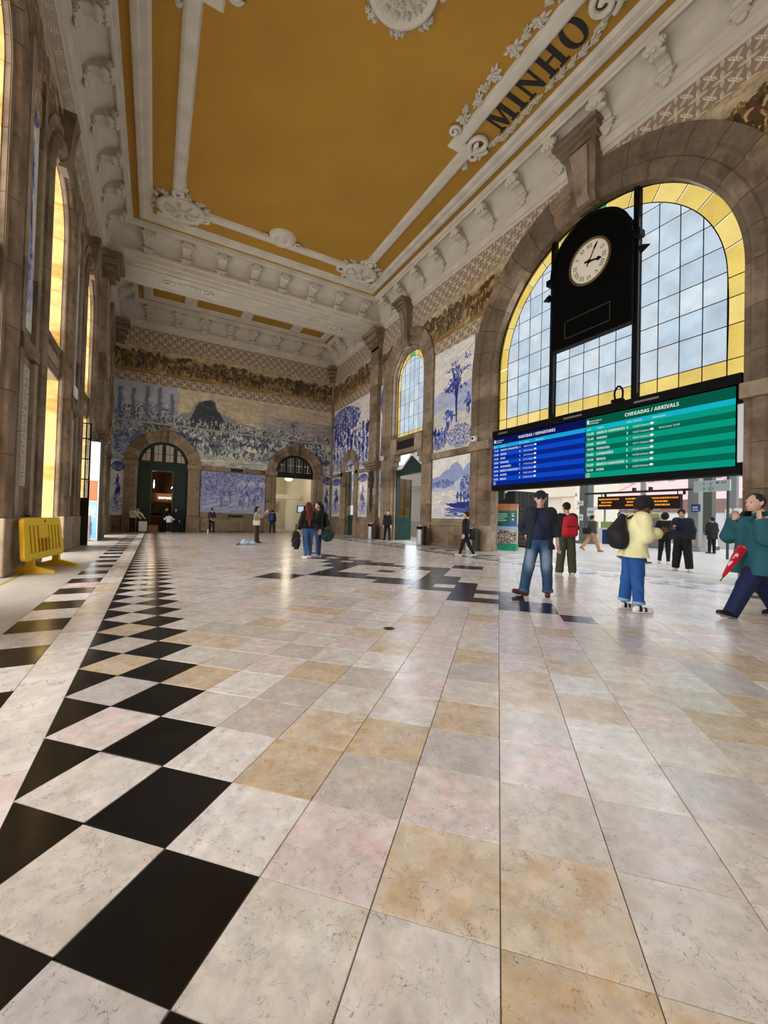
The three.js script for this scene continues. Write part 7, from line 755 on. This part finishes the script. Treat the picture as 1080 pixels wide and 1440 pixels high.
person({ label: 'person with dark curly hair in a black coat and white trainers', at: [14.9, -7.3], face: mix2(AWAY, RIGHT, 0.5), h: 1.68, hair: { color: 0x120e0c, puff: 0.03, nape: -0.03 }, legs: { r: { swing: -0.1 }, l: { swing: 0.14, splay: 0.1 } }, trousers: { color: 0x0e0e10 }, tops: [{ color: 0x0e0f12, t: 0.035, hem: 0.86, baggy: 0.01 }], shoes: { color: 0xe2e0dc } });
const phoneMan = person({ label: 'man in a navy hooded top and black trousers looking down at his phone', at: [13.1, -5.96], face: mix2(toCam([13.1, -6]), LEFT, 0.3), h: 1.76, cell: MID, bulk: 1.04, look: { down: 0.65 }, skin: 'tan', hair: { color: 0x17120f }, legs: { r: { splay: 0.07 }, l: { splay: 0.1, toe: 0.4 } }, arms: { r: { up: [-0.2, -1, 0.25], fo: [0.5, 0.25, 0.9], curl: 0.8 }, l: { up: [0.25, -1, 0], fo: [0.06, -1, 0.2] } }, trousers: { color: 0x0c0c0f, t: 0.02, rad: [0.105, 0.085, 0.075] }, tops: [{ name: 'hoodie', color: 0x141a2e, t: 0.028, hem: 0.9, collar: 0x141a2e }], shoes: { color: 0xdedbd5 } });
{ const p = phoneMan.hand('r'); const ph = thing('mobile_phone', 'dark phone held by the man in the navy hooded top', 'phone', [p.x, p.y + 0.03, p.z], phoneMan.rot); mesh('case', rbox(-0.04, 0.04, -0.08, 0.08, -0.006, 0.006, 0.004).rotateX(-0.8), BLACK, ph); mesh('glass', rbox(-0.036, 0.036, -0.075, 0.075, -0.0085, -0.005, 0.001).rotateX(-0.8), std(0x30343a, 0.15), ph); }
person({ label: 'person in a dark hooded coat seen from behind on the far platform', at: [23.3, -9.35], face: AWAY, h: 1.74, hair: { color: 0x14110f }, trousers: { color: 0x111114 }, tops: [{ color: 0x15171a, t: 0.045, hem: 0.72, collar: 0x8a8a88 }], shoes: { color: 0x2a2626 } });
const blackCoat = person({ label: 'woman in black walking past the boat tile panel in white trainers', at: [9.6, -11.15], face: mix2(LEFT, AWAY, 0.25), h: 1.6, cell: 0.024, look: { turn: 0.2 }, hair: { color: 0x3a1f14, puff: 0.01, nape: 0.0 }, legs: { r: { swing: 0.3, knee: 0.04, tip: -0.1 }, l: { swing: -0.32, knee: 0.2, tip: 0.4 } }, trousers: { color: 0x0c0c0e }, tops: [{ name: 'coat', color: 0x0d0d10, t: 0.032, hem: 0.92, flare: 0.03 }], shoes: { color: 0xd8d4cc } });
handbag('black_bag', 'black bag with a white tag held by the woman in black', blackCoat.at(-0.05, 1.02, -0.26), blackCoat.rot + 1.57, 0x121214, 0.22, 0.3, 0.14, 0.2);
person({ label: 'guard in dark uniform standing by the open green platform door', at: [12.0, -20.9], face: mix2(toCam([12, -20.9]), LEFT, 0.3), h: 1.76, hair: { color: 0x14110f }, legs: { r: { splay: 0.09 }, l: { splay: 0.1 } }, trousers: { color: 0x101014 }, tops: [{ color: 0x14151a, t: 0.03, hem: 0.88 }], shoes: { color: 0x0c0c0c, sole: 0x141414 } });
const redHair = person({ label: 'woman with long red brown hair, black top and blue jeans', at: [4.05, -11.85], face: mix2(AWAY, LEFT, 0.45), h: 1.68, cell: 0.022, look: { down: 0.15, turn: -0.3 }, hair: { color: 0x5a2614, long: 0.7, nape: -0.05 }, legs: { r: { swing: 0.08, splay: 0.04 }, l: { swing: -0.1, knee: 0.1 } }, arms: { r: { up: [-0.2, -1, 0.3], fo: [0.1, 0.1, 1] }, l: { up: [0.3, -1, -0.05], fo: [0.1, -1, 0.3] } }, trousers: { color: 0x3c6694, t: 0.012 }, tops: [{ color: 0x0e0e10, t: 0.03, hem: 0.95 }], shoes: { color: 0xe6dcd2 } });
handbag('dark_holdall', 'dark soft bag hanging beside the red haired woman', redHair.at(0.36, 0.88, 0.1), redHair.rot + 1.2, 0x16161a, 0.46, 0.5, 0.26, 0.2, true);
const friend = person({ label: 'dark haired woman in a dark green jacket facing the red haired woman', at: [4.5, -12.15], face: mix2(LEFT, toCam([4.4, -12]), 0.25), h: 1.72, cell: 0.022, look: { down: 0.1 }, hair: { color: 0x20110d, long: 0.25, nape: 0 }, arms: { r: { up: [-0.2, -1, 0.1], fo: [0, -1, 0.3] }, l: { up: [0.25, -1, -0.1], fo: [0.1, -1, 0.1] } }, trousers: { color: 0x2b4a78, t: 0.012 }, tops: [{ color: 0x131c1a, t: 0.03, hem: 0.88, flare: 0.03 }], shoes: { color: 0xdcdce6 } });
backpack('dark_backpack', 'dark backpack worn by the woman in the green jacket', friend, 0x14181a, 0.32, 0.46, 0.16, 1.2); handbag('tote_bag', 'pale tote bag between the two talking women', friend.at(-0.2, 1.1, 0.18), friend.rot + 0.5, 0xb9a68e, 0.26, 0.34, 0.08, 0.24); handbag('green_bag', 'dark green holdall hanging from the arm of the dark haired woman', friend.at(0.3, 0.92, -0.22), friend.rot + 0.3, 0x123c34, 0.6, 0.36, 0.3, 0.12, true);
const photo = person({ label: 'woman with long dark hair in brown flared trousers holding up a camera', at: [4.08, -19.0], face: mix2(RIGHT, AWAY, 0.15), h: 1.66, look: { down: -0.05 }, hair: { color: 0x1c0f0c, long: 0.35, nape: 0 }, arms: { r: { up: [-0.15, -0.5, 0.9], fo: [0.1, 0.8, 0.7] }, l: { up: [0.15, -0.5, 0.9], fo: [-0.1, 0.8, 0.7] } }, trousers: { color: 0x3a241c, rad: [0.09, 0.08, 0.1], t: 0.01, hem: -0.04 }, tops: [{ color: 0x8f8873, t: 0.03, hem: 0.94 }], shoes: { color: 0x1c1614 } });
handbag('white_bag', 'white shoulder bag at the hip of the woman in flared trousers', photo.at(-0.22, 1.1, 0), photo.rot + 1.57, 0xd6d2c6, 0.3, 0.22, 0.1, 0.36);
{ const p = photo.hand('r').lerp(photo.hand('l'), 0.5); const c = thing('camera', 'camera held up by the woman in flared trousers', 'camera', [p.x, p.y, p.z], photo.rot); mesh('case', rbox(-0.07, 0.07, -0.045, 0.05, -0.03, 0.03, 0.01), BLACK, c); mesh('lens', new THREE.CylinderGeometry(0.03, 0.034, 0.09, 14).rotateX(Math.PI / 2).translate(0, 0, 0.06), BLACK, c); }
const kid = person({ label: 'person in dark clothes with a blue backpack entering the second far doorway', at: [7.5, -29.95], face: AWAY, h: 1.7, hair: { color: 0x14100e }, legs: { r: { splay: 0.08 }, l: { splay: 0.08 } }, trousers: { color: 0x16181c }, tops: [{ color: 0x171b22, t: 0.03, hem: 0.95 }], shoes: { color: 0x24262c } });
backpack('blue_backpack', 'blue backpack worn by the person at the second far doorway', kid, 0x1d4fae, 0.34, 0.46, 0.16, 1.2);
person({ label: 'person with a purple top standing with crossed hands at the far tile wall', at: [3.35, -29.5], face: mix2(toCam([3.3, -29.5]), RIGHT, 0.3), h: 1.66, look: { down: 0.4 }, hair: { color: 0x2a1420, puff: 0.01, nape: -0.02 }, arms: { r: { up: [-0.2, -1, 0.1], fo: [0.5, -0.6, 0.6] }, l: { up: [0.2, -1, 0.1], fo: [-0.5, -0.6, 0.6] } }, legs: { r: { splay: 0.03 }, l: { splay: 0.06, swing: 0.15, knee: 0.1 } }, trousers: { color: 0x0e0e10 }, tops: [{ color: 0x3a2a44, t: 0.02, hem: 0.98, sleeve: 0.5 }], shoes: { color: 0x0e0e0e } });
const packer = person({ label: 'person in a white shirt bending over a suitcase at the far end', at: [-1.2, -30.1], face: mix2(RIGHT, toCam([-1.2, -30]), 0.2), h: 1.7, lean: 0.55, look: { down: 0.3 }, hair: { color: 0x15110f }, arms: { r: { up: [-0.1, -0.6, 0.9], fo: [0.05, -0.7, 0.7] }, l: { up: [0.1, -0.6, 0.9], fo: [-0.05, -0.7, 0.7] } }, trousers: { color: 0x101013 }, tops: [{ color: 0xcfcdc6, t: 0.026, hem: 0.96 }], shoes: { color: 0x101010 } });
handbag('white_pack', 'rounded white bag on the back of the person bending over a suitcase', packer.at(0, 1.36, -0.24), packer.rot, 0xdcdad4, 0.36, 0.3, 0.2, 0.2);
person({ label: 'person in black bending forward in front of the green shop doorway', at: [0.5, -30.45], face: mix2(toCam([0.5, -30]), RIGHT, 0.7), h: 1.72, lean: 0.4, look: { down: 0.3 }, hair: { color: 0x120f0d }, arms: { r: { up: [-0.1, -0.8, 0.6], fo: [0, -0.8, 0.6] }, l: { up: [0.1, -0.8, 0.6], fo: [0, -0.8, 0.6] } }, trousers: { color: 0x0e0e10 }, tops: [{ color: 0x111114, t: 0.035, hem: 0.86 }], shoes: { color: 0x141414 } });
person({ label: 'child in a white top in front of the green shop doorway', at: [0.82, -29.5], face: mix2(AWAY, LEFT, 0.3), h: 1.25, look: { down: 0.2 }, hair: { color: 0x17110e }, arms: { r: { up: [-0.5, -0.6, 0.3], fo: [-0.2, 0, 1] }, l: { up: [0.5, -0.6, 0.3], fo: [0.3, 0.3, 1] } }, trousers: { color: 0x121216 }, tops: [{ color: 0xe0ded8, t: 0.03, hem: 0.95 }], shoes: { color: 0xd8d4cc } });
person({ label: 'person in dark clothes standing just inside the green shop doorway', at: [1.25, -30.55], face: toCam([1.2, -30.6]), h: 1.6, look: { down: 0.3 }, hair: { color: 0x120f0d, nape: 0 }, trousers: { color: 0x0f0f12 }, tops: [{ color: 0x17151a, t: 0.03, hem: 0.85 }], shoes: { color: 0x141414 } });
scene.traverse((o) => { if (o.isMesh) o.castShadow = o.receiveShadow = true; });
renderer.render(scene, camera);
